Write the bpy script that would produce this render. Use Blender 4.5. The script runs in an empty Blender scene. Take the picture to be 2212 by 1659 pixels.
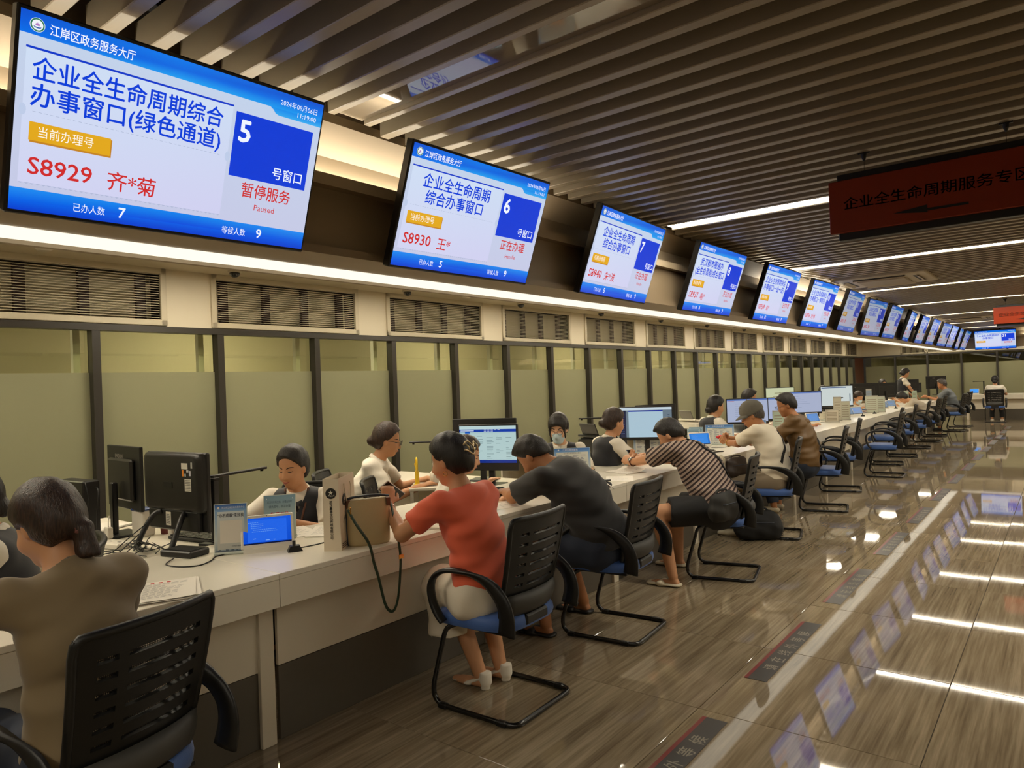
import bpy, math, random
import numpy as np
from mathutils import Vector, Matrix, Euler
random.seed(7)
SC = bpy.context.scene
COL = SC.collection
PI = math.pi
rad = math.radians

# ------------------------------------------------------------------ camera, world, lights, exposure
H = 1.52
YAW, PITCH, ROLL, FPX = rad(38.1767), rad(0.1875), rad(-2.1177), 1532.96
def cam_axes():
    f = Vector((-math.sin(YAW) * math.cos(PITCH), math.cos(YAW) * math.cos(PITCH), math.sin(PITCH)))
    r = Vector((math.cos(YAW), math.sin(YAW), 0.0))
    u = r.cross(f)
    c, s = math.cos(ROLL), math.sin(ROLL)
    return c * r + s * u, -s * r + c * u, f
_r, _u, _f = cam_axes()
cd = bpy.data.cameras.new('camera')
cd.sensor_fit = 'HORIZONTAL'; cd.sensor_width = 36.0; cd.lens = FPX / 2212 * 36.0
cd.clip_start = 0.05; cd.clip_end = 120
cam = bpy.data.objects.new('camera', cd); COL.objects.link(cam)
M = Matrix((( _r.x, _u.x, -_f.x, 0), (_r.y, _u.y, -_f.y, 0), (_r.z, _u.z, -_f.z, H), (0, 0, 0, 1)))
cam.matrix_world = M
SC.camera = cam
SC.view_settings.view_transform = 'Standard'
SC.view_settings.look = 'None'
SC.view_settings.exposure = 0.0
SC.view_settings.gamma = 1.0
SC.view_settings.use_curve_mapping = False
SC.cycles.max_bounces = 8
SC.cycles.diffuse_bounces = 4
SC.cycles.glossy_bounces = 4
SC.cycles.transmission_bounces = 6
SC.cycles.transparent_max_bounces = 12
SC.cycles.caustics_reflective = False
SC.cycles.caustics_refractive = False
SC.cycles.sample_clamp_indirect = 4.0
w = bpy.data.worlds.new('world'); SC.world = w; w.use_nodes = True
w.node_tree.nodes['Background'].inputs[0].default_value = (1.0, 0.86, 0.66, 1)
w.node_tree.nodes['Background'].inputs[1].default_value = 0.02
LED_POWER, COVE_POWER, LOWER_COVE, STAFF_POWER = 27.0, 28.0, 1.25, 26.0
WARM = (1.0, 0.91, 0.73)

# ------------------------------------------------------------------ helpers
def lin(c):
    return tuple(((x / 255.0) / 12.92 if x / 255.0 <= 0.04045 else ((x / 255.0 + 0.055) / 1.055) ** 2.4) for x in c)
MATS = {}
def mat(name, col, rough=0.5, metal=0.0, spec=0.5, emit=None, power=0.0, noise=0.0, nscale=20.0, bump=0.0, bscale=60.0, alpha=None, stretch=None, coat=0.0, sheen=0.0):
    """procedural principled material; col in sRGB 0-255"""
    if name in MATS: return MATS[name]
    m = bpy.data.materials.new(name); m.use_nodes = True
    nt = m.node_tree; b = nt.nodes['Principled BSDF']
    c = lin(col)
    b.inputs['Base Color'].default_value = (*c, 1)
    b.inputs['Roughness'].default_value = rough
    b.inputs['Metallic'].default_value = metal
    b.inputs['Specular IOR Level'].default_value = spec
    if coat: b.inputs['Coat Weight'].default_value = coat
    if sheen: b.inputs['Sheen Weight'].default_value = sheen
    if emit is not None:
        b.inputs['Emission Color'].default_value = (*lin(emit), 1)
        b.inputs['Emission Strength'].default_value = power
    if noise or bump:
        tc = nt.nodes.new('ShaderNodeTexCoord'); mp = nt.nodes.new('ShaderNodeMapping')
        nt.links.new(tc.outputs['Object'], mp.inputs[0])
        if stretch: mp.inputs['Scale'].default_value = stretch
    if noise:
        n = nt.nodes.new('ShaderNodeTexNoise'); n.inputs['Scale'].default_value = nscale; n.inputs['Detail'].default_value = 4
        nt.links.new(mp.outputs[0], n.inputs['Vector'])
        mx = nt.nodes.new('ShaderNodeMix'); mx.data_type = 'RGBA'
        mx.inputs[6].default_value = (*[x * (1 - noise) for x in c], 1)
        mx.inputs[7].default_value = (*[min(1, x * (1 + noise)) for x in c], 1)
        nt.links.new(n.outputs[0], mx.inputs[0]); nt.links.new(mx.outputs[2], b.inputs['Base Color'])
    if bump:
        n2 = nt.nodes.new('ShaderNodeTexNoise'); n2.inputs['Scale'].default_value = bscale; n2.inputs['Detail'].default_value = 3
        nt.links.new(mp.outputs[0], n2.inputs['Vector'])
        bp = nt.nodes.new('ShaderNodeBump'); bp.inputs['Strength'].default_value = bump; bp.inputs['Distance'].default_value = 0.01
        nt.links.new(n2.outputs[0], bp.inputs['Height']); nt.links.new(bp.outputs[0], b.inputs['Normal'])
    MATS[name] = m
    return m

def ortho(d):
    d = Vector(d).normalized()
    a = Vector((0, 0, 1)) if abs(d.z) < 0.9 else Vector((1, 0, 0))
    u = a.cross(d).normalized()
    return u, d.cross(u).normalized()

class G:
    """collects vertices and faces, then links them as one mesh object"""
    def __init__(s): s.v = []; s.f = []; s.mi = []; s.c = []; s.m = 0; s.col = None; s.T = None
    def add(s, vs, fs, cols=None):
        o = len(s.v)
        for i, p in enumerate(vs):
            p = Vector(p)
            if s.T is not None: p = s.T @ p
            s.v.append((p.x, p.y, p.z))
            s.c.append(cols[i] if cols else (s.col or (1, 1, 1)))
        for f in fs:
            s.f.append([o + i for i in f]); s.mi.append(s.m)
        return s
    def box(s, c, d, ch=0.0, rot=None):
        x, y, z = d[0] / 2, d[1] / 2, d[2] / 2
        R = rot.to_3x3() if isinstance(rot, Matrix) else (Euler(rot).to_matrix() if rot is not None else None)
        c = Vector(c)
        if ch <= 0:
            vs = [Vector((a * x, b * y, e * z)) for a in (-1, 1) for b in (-1, 1) for e in (-1, 1)]
            fs = [(0, 1, 3, 2), (4, 6, 7, 5), (0, 4, 5, 1), (2, 3, 7, 6), (0, 2, 6, 4), (1, 5, 7, 3)]
        else:
            ch = min(ch, x * .95, y * .95, z * .95)
            vs = []; idx = {}
            for a in (-1, 1):
                for b in (-1, 1):
                    for e in (-1, 1):
                        for k, q in enumerate(((a * x, b * (y - ch), e * (z - ch)), (a * (x - ch), b * y, e * (z - ch)), (a * (x - ch), b * (y - ch), e * z))):
                            idx[(a, b, e, k)] = len(vs); vs.append(Vector(q))
            fs = []
            for a in (-1, 1):
                q = [idx[(a, -1, -1, 0)], idx[(a, 1, -1, 0)], idx[(a, 1, 1, 0)], idx[(a, -1, 1, 0)]]
                fs.append(q if a > 0 else q[::-1])
                q = [idx[(-1, a, -1, 1)], idx[(-1, a, 1, 1)], idx[(1, a, 1, 1)], idx[(1, a, -1, 1)]]
                fs.append(q if a > 0 else q[::-1])
                q = [idx[(-1, -1, a, 2)], idx[(1, -1, a, 2)], idx[(1, 1, a, 2)], idx[(-1, 1, a, 2)]]
                fs.append(q if a > 0 else q[::-1])
            for a in (-1, 1):
                for b in (-1, 1):
                    q = [idx[(a, b, -1, 0)], idx[(a, b, -1, 1)], idx[(a, b, 1, 1)], idx[(a, b, 1, 0)]]; fs.append(q if a * b > 0 else q[::-1])
                    q = [idx[(a, -1, b, 0)], idx[(a, 1, b, 0)], idx[(a, 1, b, 2)], idx[(a, -1, b, 2)]]; fs.append(q if a * b > 0 else q[::-1])
                    q = [idx[(-1, a, b, 1)], idx[(-1, a, b, 2)], idx[(1, a, b, 2)], idx[(1, a, b, 1)]]; fs.append(q if a * b > 0 else q[::-1])
                    for e in (-1, 1):
                        q = [idx[(a, b, e, 0)], idx[(a, b, e, 1)], idx[(a, b, e, 2)]]; fs.append(q if a * b * e > 0 else q[::-1])
        vs = [c + (R @ p if R is not None else p) for p in vs]
        return s.add(vs, fs)
    def cyl(s, a, b, ra, rb=None, n=14, caps=True):
        rb = ra if rb is None else rb
        a, b = Vector(a), Vector(b); u, v = ortho(b - a)
        vs = []
        for p, r in ((a, ra), (b, rb)):
            vs += [p + (u * math.cos(2 * PI * i / n) + v * math.sin(2 * PI * i / n)) * r for i in range(n)]
        fs = [(i, (i + 1) % n, n + (i + 1) % n, n + i) for i in range(n)]
        if caps: fs += [tuple(range(n - 1, -1, -1)), tuple(range(n, 2 * n))]
        return s.add(vs, fs)
    def tube(s, path, r, n=8, closed=False, ry=None, up=None):
        """sweep along a path; r scalar or list; ry = second radius (flat ribbons), up = direction of ry"""
        P = [Vector(p) for p in path]; k = len(P); vs = []; fs = []
        pu = None
        for i, p in enumerate(P):
            if closed: d = P[(i + 1) % k] - P[i - 1]
            else: d = P[min(i + 1, k - 1)] - P[max(i - 1, 0)]
            if d.length < 1e-9: d = Vector((0, 0, 1))
            d.normalize()
            if up is not None:
                w_ = Vector(up[i] if isinstance(up, list) else up); u = d.cross(w_)
                if u.length < 1e-6: u = ortho(d)[0]
                u.normalize(); v = u.cross(d).normalized()
            elif pu is None:
                u, v = ortho(d)
            else:
                u = (pu - d * pu.dot(d)).normalized(); v = d.cross(u)
            pu = u
            rr = r[i] if isinstance(r, (list, tuple)) else r
            r2 = rr if ry is None else (ry[i] if isinstance(ry, (list, tuple)) else ry)
            vs += [p + u * math.cos(2 * PI * (j + .5) / n) * rr + v * math.sin(2 * PI * (j + .5) / n) * r2 for j in range(n)]
        for i in range(k if closed else k - 1):
            a, b = i * n, ((i + 1) % k) * n
            fs += [(a + j, a + (j + 1) % n, b + (j + 1) % n, b + j) for j in range(n)]
        if not closed: fs += [tuple(range(n - 1, -1, -1)), tuple(range((k - 1) * n, k * n))]
        return s.add(vs, fs)
    def lathe(s, prof, n=20, c=(0, 0, 0), axis=(0, 0, 1)):
        u, v = ortho(axis); ax = Vector(axis).normalized(); c = Vector(c); vs = []; fs = []
        for r, z in prof:
            vs += [c + ax * z + (u * math.cos(2 * PI * i / n) + v * math.sin(2 * PI * i / n)) * max(r, 1e-5) for i in range(n)]
        for k in range(len(prof) - 1):
            fs += [(k * n + i, k * n + (i + 1) % n, (k + 1) * n + (i + 1) % n, (k + 1) * n + i) for i in range(n)]
        fs += [tuple(range(n - 1, -1, -1)), tuple(range((len(prof) - 1) * n, len(prof) * n))]
        return s.add(vs, fs)
    def ball(s, c, r, n=12, m=8, R=None):
        r = (r, r, r) if not isinstance(r, (tuple, list)) else r
        c = Vector(c); vs = []; fs = []
        for j in range(1, m):
            t = PI * j / m
            for i in range(n):
                p = 2 * PI * i / n
                q = Vector((r[0] * math.sin(t) * math.cos(p), r[1] * math.sin(t) * math.sin(p), r[2] * math.cos(t)))
                vs.append(c + (R @ q if R is not None else q))
        for q in (Vector((0, 0, r[2])), Vector((0, 0, -r[2]))): vs.append(c + (R @ q if R is not None else q))
        t, bt = len(vs) - 2, len(vs) - 1
        for j in range(m - 2):
            fs += [(j * n + i, (j + 1) * n + i, (j + 1) * n + (i + 1) % n, j * n + (i + 1) % n) for i in range(n)]
        fs += [(t, i, (i + 1) % n) for i in range(n)] + [(bt, (m - 2) * n + (i + 1) % n, (m - 2) * n + i) for i in range(n)]
        return s.add(vs, fs)
    def prism(s, poly, o, u, v, depth):
        """polygon in the plane o + x*u + y*v, extruded by the vector depth"""
        o, u, v, d = Vector(o), Vector(u), Vector(v), Vector(depth); n = len(poly)
        vs = [o + u * x + v * y for x, y in poly] + [o + u * x + v * y + d for x, y in poly]
        fs = [tuple(range(n - 1, -1, -1)), tuple(range(n, 2 * n))] + [(i, (i + 1) % n, n + (i + 1) % n, n + i) for i in range(n)]
        return s.add(vs, fs)
    def quad(s, a, b, c, d, cols=None): return s.add([a, b, c, d], [(0, 1, 2, 3)], cols)
    def shell(s, P, mask, t):
        """grid of points P[i][j] with mask of kept cells, thickened along the local normal by t"""
        ni, nj = len(P), len(P[0]); vs = []; N = ni * nj
        nrm = []
        for i in range(ni):
            for j in range(nj):
                a = Vector(P[min(i + 1, ni - 1)][j]) - Vector(P[max(i - 1, 0)][j]); b = Vector(P[i][min(j + 1, nj - 1)]) - Vector(P[i][max(j - 1, 0)])
                nrm.append(a.cross(b).normalized())
        base = [Vector(P[i][j]) for i in range(ni) for j in range(nj)]
        vs = [p + n * t / 2 for p, n in zip(base, nrm)] + [p - n * t / 2 for p, n in zip(base, nrm)]
        fs = []; ed = {}
        for i in range(ni - 1):
            for j in range(nj - 1):
                if not mask(i, j): continue
                q = (i * nj + j, (i + 1) * nj + j, (i + 1) * nj + j + 1, i * nj + j + 1)
                fs.append(q); fs.append(tuple(N + x for x in reversed(q)))
                for k in range(4):
                    e = (q[k], q[(k + 1) % 4]); ed[e] = 1
        for a, b in ed:
            if (b, a) not in ed: fs.append((b, a, N + a, N + b))
        used = sorted({i for f in fs for i in f}); mp = {o: k for k, o in enumerate(used)}
        return s.add([vs[i] for i in used], [tuple(mp[i] for i in f) for f in fs])
    def text(s, txt, o, u, v, h, w=None, align='l', bold=0.0, lift=0.0, maxw=None):
        """lettering in the plane o + x*u + y*v (u, v unit vectors); h = height of a character box, w = total width"""
        vs, fs, x0, x1, y0, y1 = glyphs(txt, 0.0)
        if not vs: return s
        sc = h; sx = sc if w is None else w / max(x1 - x0, 1e-6)
        tw = (x1 - x0) * sx
        if maxw and tw > maxw: sx *= maxw / tw; tw = maxw
        off = {'l': 0, 'c': -tw / 2, 'r': -tw}[align]
        o, u, v = Vector(o), Vector(u).normalized(), Vector(v).normalized(); n = u.cross(v) * lift
        for du, dv in (((0, 0),) if bold <= 0 else ((-bold, 0), (bold, 0), (0, bold), (0, -bold))):
            s.add([o + u * ((x - x0 + du) * sx + off) + v * ((y + dv) * sc) + n for x, y in vs], fs)
        return s
    def build(s, name, mats, parent=None, smooth=False, angle=None, color=False):
        me = bpy.data.meshes.new(name)
        me.from_pydata(s.v, [], s.f)
        ml = mats if isinstance(mats, (list, tuple)) else [mats]
        for m in ml: me.materials.append(m)
        if len(ml) > 1: me.polygons.foreach_set('material_index', s.mi)
        if color:
            a = me.color_attributes.new('Col', 'FLOAT_COLOR', 'POINT')
            a.data.foreach_set('color', [x for c in s.c for x in (*lin(c), 1.0)])
        if smooth: me.polygons.foreach_set('use_smooth', [True] * len(me.polygons))
        me.update()
        if smooth and angle: me.set_sharp_from_angle(angle=rad(angle))
        o = bpy.data.objects.new(name, me); COL.objects.link(o)
        if parent is not None: o.parent = parent
        return o

_gl = {}
def glyphs(txt, bold=0.0):
    k = (txt, bold)
    if k in _gl: return _gl[k]
    c = bpy.data.curves.new('lettering', 'FONT'); c.body = txt; c.resolution_u = 2; c.offset = bold
    o = bpy.data.objects.new('lettering', c); COL.objects.link(o)
    dg = bpy.context.evaluated_depsgraph_get()
    me = bpy.data.meshes.new_from_object(o.evaluated_get(dg))
    vs = [(v.co.x, v.co.y) for v in me.vertices]; fs = [tuple(p.vertices) for p in me.polygons]
    bpy.data.objects.remove(o); bpy.data.curves.remove(c); bpy.data.meshes.remove(me)
    if vs:
        xs = [p[0] for p in vs]; ys = [p[1] for p in vs]
        r = (vs, fs, min(xs), max(xs), min(ys), max(ys))
    else: r = ([], [], 0, 1, 0, 1)
    _gl[k] = r
    return r

def tag(o, label, cat, group=None, kind=None):
    o['label'] = label; o['category'] = cat
    if group: o['group'] = group
    if kind: o['kind'] = kind
    return o
def thing(name, label, cat, loc=(0, 0, 0), rz=0.0, group=None):
    o = bpy.data.objects.new(name, None); COL.objects.link(o)
    o.empty_display_size = 0.05
    o.location = loc; o.rotation_euler = (0, 0, rz)
    return tag(o, label, cat, group)
NTH = ['zeroth', 'first', 'second', 'third', 'fourth', 'fifth', 'sixth', 'seventh', 'eighth', 'ninth', 'tenth', 'eleventh', 'twelfth', 'thirteenth', 'fourteenth', 'fifteenth', 'sixteenth', 'seventeenth', 'eighteenth', 'nineteenth', 'twentieth', 'twenty-first']
NUM = ['zero', 'one', 'two', 'three', 'four', 'five', 'six', 'seven', 'eight', 'nine', 'ten', 'eleven', 'twelve', 'thirteen', 'fourteen', 'fifteen', 'sixteen', 'seventeen', 'eighteen', 'nineteen', 'twenty', 'twenty-one']
def struct(o): o['kind'] = 'structure'; return o
def dup(root, loc, rz, label, group=None):
    r = root.copy(); COL.objects.link(r); r.location = loc; r.rotation_euler = (0, 0, rz); r['label'] = label
    if group: r['group'] = group
    def rec(src, dst):
        for ch in list(src.children):
            c = ch.copy(); COL.objects.link(c); c.parent = dst; rec(ch, c)
    rec(root, r)
    return r
def arc(c, r, a0, a1, n, ax=('x', 'z')):
    out = []
    for i in range(n + 1):
        a = a0 + (a1 - a0) * i / n
        p = {'x': c[0], 'y': c[1], 'z': c[2]}; p[ax[0]] += r * math.cos(a); p[ax[1]] += r * math.sin(a)
        out.append((p['x'], p['y'], p['z']))
    return out
def smooth_path(pts, n=6):
    """Catmull-Rom through the points"""
    P = [Vector(p) for p in pts]; out = []
    for i in range(len(P) - 1):
        a, b, c, d = P[max(i - 1, 0)], P[i], P[i + 1], P[min(i + 2, len(P) - 1)]
        for k in range(n):
            t = k / n
            out.append(0.5 * ((2 * b) + (c - a) * t + (2 * a - 5 * b + 4 * c - d) * t * t + (3 * b - a - 3 * c + d) * t ** 3))
    out.append(P[-1]); return out
def rrect(w, h, r, n=4):
    out = []
    for cx, cy, a0 in ((w / 2 - r, h / 2 - r, 0), (-w / 2 + r, h / 2 - r, PI / 2), (-w / 2 + r, -h / 2 + r, PI), (w / 2 - r, -h / 2 + r, 1.5 * PI)):
        for i in range(n + 1):
            a = a0 + PI / 2 * i / n; out.append((cx + r * math.cos(a), cy + r * math.sin(a)))
    return out

def glow_mat(name, power, rough=0.12, spec=0.5):
    """lit screen: per-vertex picture colours as emission under a glossy face"""
    if name in MATS: return MATS[name]
    m = bpy.data.materials.new(name); m.use_nodes = True; nt = m.node_tree; b = nt.nodes['Principled BSDF']
    b.inputs['Base Color'].default_value = (0.004, 0.004, 0.005, 1); b.inputs['Roughness'].default_value = rough; b.inputs['Specular IOR Level'].default_value = spec
    a = nt.nodes.new('ShaderNodeAttribute'); a.attribute_name = 'Col'
    nt.links.new(a.outputs['Color'], b.inputs['Emission Color']); b.inputs['Emission Strength'].default_value = power
    MATS[name] = m; return m
def print_mat(name, rough=0.4, spec=0.4):
    """flat print: per-vertex ink colours"""
    if name in MATS: return MATS[name]
    m = bpy.data.materials.new(name); m.use_nodes = True; nt = m.node_tree; b = nt.nodes['Principled BSDF']
    a = nt.nodes.new('ShaderNodeAttribute'); a.attribute_name = 'Col'
    nt.links.new(a.outputs['Color'], b.inputs['Base Color']); b.inputs['Roughness'].default_value = rough; b.inputs['Specular IOR Level'].default_value = spec
    MATS[name] = m; return m
def lamp_mat(name, col, power):
    if name in MATS: return MATS[name]
    m = bpy.data.materials.new(name); m.use_nodes = True; nt = m.node_tree
    nt.nodes.remove(nt.nodes['Principled BSDF'])
    e = nt.nodes.new('ShaderNodeEmission'); e.inputs[0].default_value = (*col, 1); e.inputs[1].default_value = power
    nt.links.new(e.outputs[0], nt.nodes['Material Output'].inputs[0])
    MATS[name] = m; return m
# ------------------------------------------------------------------ the room
XW, YW = -5.94, 28.3           # glazed wall on the staff side, far wall
ZC = 2.66                      # underside of the ceiling slats
XR, YB = 7.0, -5.0             # the hall goes on to the right and behind
DY = YW - 0.25 + XW            # far-wall bulkhead = left bulkhead turned by 90 degrees: Y = DY - X

# floor: tiles with recessed joints
def floor_mat():
    m = bpy.data.materials.new('polished_vein_tile'); m.use_nodes = True; nt = m.node_tree; b = nt.nodes['Principled BSDF']; L = nt.links
    tc = nt.nodes.new('ShaderNodeTexCoord'); oi = nt.nodes.new('ShaderNodeObjectInfo')
    ad = nt.nodes.new('ShaderNodeVectorMath'); ad.operation = 'ADD'
    mu = nt.nodes.new('ShaderNodeVectorMath'); mu.operation = 'SCALE'; mu.inputs['Scale'].default_value = 37.0
    cb = nt.nodes.new('ShaderNodeCombineXYZ'); L.new(oi.outputs['Random'], cb.inputs[0]); L.new(oi.outputs['Random'], cb.inputs[2]); L.new(cb.outputs[0], mu.inputs[0])
    L.new(tc.outputs['Object'], ad.inputs[0]); L.new(mu.outputs[0], ad.inputs[1])
    mp = nt.nodes.new('ShaderNodeMapping'); mp.inputs['Scale'].default_value = (9.0, 0.55, 1.0); L.new(ad.outputs[0], mp.inputs[0])
    n1 = nt.nodes.new('ShaderNodeTexNoise'); n1.inputs['Scale'].default_value = 1.6; n1.inputs['Detail'].default_value = 9; n1.inputs['Roughness'].default_value = 0.68; n1.inputs['Distortion'].default_value = 0.35
    L.new(mp.outputs[0], n1.inputs['Vector'])
    mp2 = nt.nodes.new('ShaderNodeMapping'); mp2.inputs['Scale'].default_value = (38.0, 1.1, 1.0); L.new(ad.outputs[0], mp2.inputs[0])
    n2 = nt.nodes.new('ShaderNodeTexNoise'); n2.inputs['Scale'].default_value = 2.0; n2.inputs['Detail'].default_value = 6; L.new(mp2.outputs[0], n2.inputs['Vector'])
    mixf = nt.nodes.new('ShaderNodeMath'); mixf.operation = 'MULTIPLY_ADD'; mixf.inputs[1].default_value = 0.45; L.new(n2.outputs[0], mixf.inputs[0])
    sc = nt.nodes.new('ShaderNodeMath'); sc.operation = 'MULTIPLY'; sc.inputs[1].default_value = 0.6; L.new(n1.outputs[0], sc.inputs[0]); L.new(sc.outputs[0], mixf.inputs[2])
    cr = nt.nodes.new('ShaderNodeValToRGB'); e = cr.color_ramp.elements
    e[0].position = 0.36; e[0].color = (*lin((104, 91, 72)), 1); e[1].position = 0.66; e[1].color = (*lin((158, 143, 119)), 1)
    k = cr.color_ramp.elements.new(0.5); k.color = (*lin((132, 117, 94)), 1)
    L.new(mixf.outputs[0], cr.inputs[0]); L.new(cr.outputs[0], b.inputs['Base Color'])
    b.inputs['Roughness'].default_value = 0.035; b.inputs['IOR'].default_value = 1.62
    n3 = nt.nodes.new('ShaderNodeTexNoise'); n3.inputs['Scale'].default_value = 5.0; n3.inputs['Detail'].default_value = 1.5; L.new(ad.outputs[0], n3.inputs['Vector'])
    bp = nt.nodes.new('ShaderNodeBump'); bp.inputs['Strength'].default_value = 0.005; bp.inputs['Distance'].default_value = 0.02
    L.new(n3.outputs[0], bp.inputs['Height']); L.new(bp.outputs[0], b.inputs['Normal'])
    return m
FM = floor_mat()
g = G(); g.box(((XW - 2 + XR) / 2, (YB + YW + 1) / 2, -0.06), (XR - XW + 2, YW - YB + 1, 0.1))
floor = struct(g.build('floor', mat('floor_joint', (70, 60, 48), 0.5)))
TS = 0.9
tile_g = G(); tile_g.box((0, 0, -0.005), (TS - 0.003, TS - 0.003, 0.01), ch=0.0015)
tile0 = None
for i in range(8):
    for j in range(31):
        x = -0.5 + TS * (i - 3) + TS / 2; y = 3.085 + TS * (j - 3) + TS / 2
        if y > YW - 0.4: continue
        if tile0 is None: tile0 = tile_g.build('tile', FM, floor); o = tile0
        else: o = tile0.copy(); COL.objects.link(o); o.parent = floor
        o.location = (x, y, random.uniform(-.0004, 0))
        o.rotation_euler = (random.gauss(0, .0006), random.gauss(0, .0006), PI * random.randint(0, 1))
g = G()   # rest of the floor under the desks and outside the frame
g.box(((-0.5 - 3 * TS + XW) / 2, (YB + YW) / 2, -0.006), (-0.5 - 3 * TS - XW, YW - YB, 0.01)); g.box(((-0.5 + 5 * TS + XR) / 2, (YB + YW) / 2, -0.006), (XR + 0.5 - 5 * TS, YW - YB, 0.01))
g.box(((XW + XR) / 2, (YB + 0.385) / 2, -0.0061), (XR - XW, 0.385 - YB, 0.0098))
g.build('floor_tiling', FM, floor)['kind'] = 'stuff'

# ceiling: dark slab, slats, luminous strips
ceil_m = mat('ceiling_void', (58, 52, 44), 0.8)
g = G(); g.box(((-2.6 + XR) / 2, (YB + DY + 2.6) / 2, 3.0), (XR + 2.6, DY + 2.6 - YB, 0.06))
ceiling = struct(g.build('ceiling', ceil_m))
LEDY = [-1.05, 1.94, 4.93, 7.92, 10.92, 13.77, 16.97, 20.45, 23.1]
AC = [(-1.74, 9.65, 1.0), (-1.74, 18.6, 1.0)]
slat_m = mat('slat_enamel', (150, 138, 118), 0.32, spec=0.6, noise=0.06, nscale=3)
SL0, SL1 = -2.40, 6.6
def slat_mesh(x0, x1):
    g = G(); L_, c = x1 - x0, (x0 + x1) / 2
    g.box((c, 0, 0.055), (L_, 0.05, 0.11), ch=0.003)
    return g
sfull = None; y = -1.9; PITCHY = 0.1513
k = 0; slat_variants = {}
while y < 24.3:
    if all(abs(y - l) > 0.135 for l in LEDY):
        spans = [(SL0, SL1)]
        for ax, ay, aw in AC:
            if abs(y - ay) < aw / 2 + 0.03: spans = [(SL0, ax - aw / 2), (ax + aw / 2, SL1)]
        for sp in spans:
            if sp in slat_variants:
                o = slat_variants[sp].copy(); COL.objects.link(o); o.parent = ceiling
            else:
                o = slat_mesh(*sp).build('slat', slat_m, ceiling); slat_variants[sp] = o
            o.location = (0, y, ZC)
    y += PITCHY
# luminous strips between the slats
led_on = lamp_mat('led_strip_lit', WARM, LED_POWER)
tray_m = mat('led_tray', (168, 156, 134), 0.3, spec=0.6)
cover_m = mat('acrylic_cover_unlit', (128, 116, 98), 0.04, spec=0.9, coat=0.6)
for i, y in enumerate(LEDY):
    lit = i != 1
    t = thing('ceiling_light', ('unlit glossy strip light panel across the slats nearest the camera' if not lit else
        f'lit warm strip light across the ceiling slats, {NTH[i - 1]} lit one from the camera' if i > 1 else 'lit strip light of the ceiling behind the camera'), 'light', (0, y, ZC), 0)
    x0, x1 = -2.34, 6.6
    g = G(); g.box(((x0 + x1) / 2, 0, 0.03), (x1 - x0, 0.15, 0.02)); g.build('diffuser', led_on if lit else cover_m, t)
    for s_ in (-1, 1):
        g = G(); g.box(((x0 + x1) / 2, s_ * 0.094, 0.045), (x1 - x0, 0.034, 0.09), ch=0.003); g.build('trim_rail', tray_m, t)
    g = G(); g.box(((x0 + x1) / 2, 0, 0.085), (x1 - x0, 0.15, 0.01)); g.build('back_tray', tray_m, t)
    g = G(); g.box((x0 - .004, 0, 0.05), (0.008, 0.15, 0.06)); g.build('end_cap', tray_m, t)

# bulkhead over the counter (left) and over the far counter
bh_m = mat('bulkhead_paint', (172, 156, 132), 0.55, noise=0.03, nscale=2)
brown_m = mat('bulkhead_panel', (150, 132, 108), 0.5, noise=0.04, nscale=2)
white_m = mat('white_paint', (214, 204, 180), 0.5, noise=0.02, nscale=1.5)
strip_on = lamp_mat('cove_diffuser_lit', WARM, LOWER_COVE)
cove_on = lamp_mat('cove_led_lit', WARM, COVE_POWER)
prof = [(-2.95, 2.62), (-2.95, 2.09), (-2.92, 2.09), (-2.92, 2.112), (-2.735, 2.112), (-2.735, 2.112), (-2.47, 2.112), (-2.47, 2.146), (-2.505, 2.146), (-2.505, 2.405), (-2.455, 2.405), (-2.455, 2.455), (-2.475, 2.455), (-2.475, 2.425), (-2.56, 2.425), (-2.56, 2.565), (-2.42, 2.662), (-2.42, 2.70), (-2.66, 2.97), (-2.95, 2.97)]
def sweep_y(pr, y0, y1):
    g = G(); n = len(pr)
    vs = [(x, y0, z) for x, z in pr] + [(x, y1, z) for x, z in pr]
    g.add(vs, [(i, n + i, n + (i + 1) % n, (i + 1) % n) for i in range(n)] + [tuple(range(n)), tuple(range(2 * n - 1, n - 1, -1))])
    return g
YE = DY + 2.42
g = sweep_y(prof, YB, DY + 2.95)
g.mi = [0] * len(g.f)
for i in (9, 8, 7, 6): g.mi[i] = 1
wl = struct(g.build('trim_1', [bh_m, brown_m]))
g = G(); n = len(prof)
vs = [(-2.40, DY - x, z) for x, z in prof] + [(XR, DY - x, z) for x, z in prof]
g.add(vs, [(i, (i + 1) % n, n + (i + 1) % n, n + i) for i in range(n)] + [tuple(range(n - 1, -1, -1)), tuple(range(n, 2 * n))])
for i in (9, 8, 7, 6): g.mi[i] = 1
struct(g.build('trim_2', [bh_m, brown_m]))
# lit strip on the underside of the bulkhead, and the cove LEDs hidden behind the upper lip
def lamp(name, label, boxes, m, cat='light'):
    t = thing(name, label, cat, (0, 0, 0))
    g = G()
    for c, d in boxes: g.box(c, d)
    g.build('diffuser', m, t); return t
lamp('cove_light', 'long lit strip under the bulkhead along the left counter', [((-2.828, (YB + DY + 2.7) / 2, 2.109), (0.18, DY + 2.7 - YB, 0.008))], strip_on)
lamp('cove_light', 'lit strip under the bulkhead of the far wall', [(((-2.65 + XR) / 2, DY + 2.828, 2.109), (XR + 2.65, 0.18, 0.008))], strip_on)
for nm, y0, y1 in (('nearest', -2.0, 3.45), ('middle', 7.55, 12.2), ('far', 16.3, 20.5)):
    lamp('cove_light', f'{nm} lit length of the upper cove behind the hanging screens', [((-2.52, (y0 + y1) / 2, 2.432), (0.03, y1 - y0, 0.012))], cove_on)
lamp('cove_light', 'lit upper cove over the far counter', [(((-1.0 + XR) / 2, DY + 2.52, 2.432), (XR + 1.0, 0.03, 0.012))], cove_on)

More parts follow.
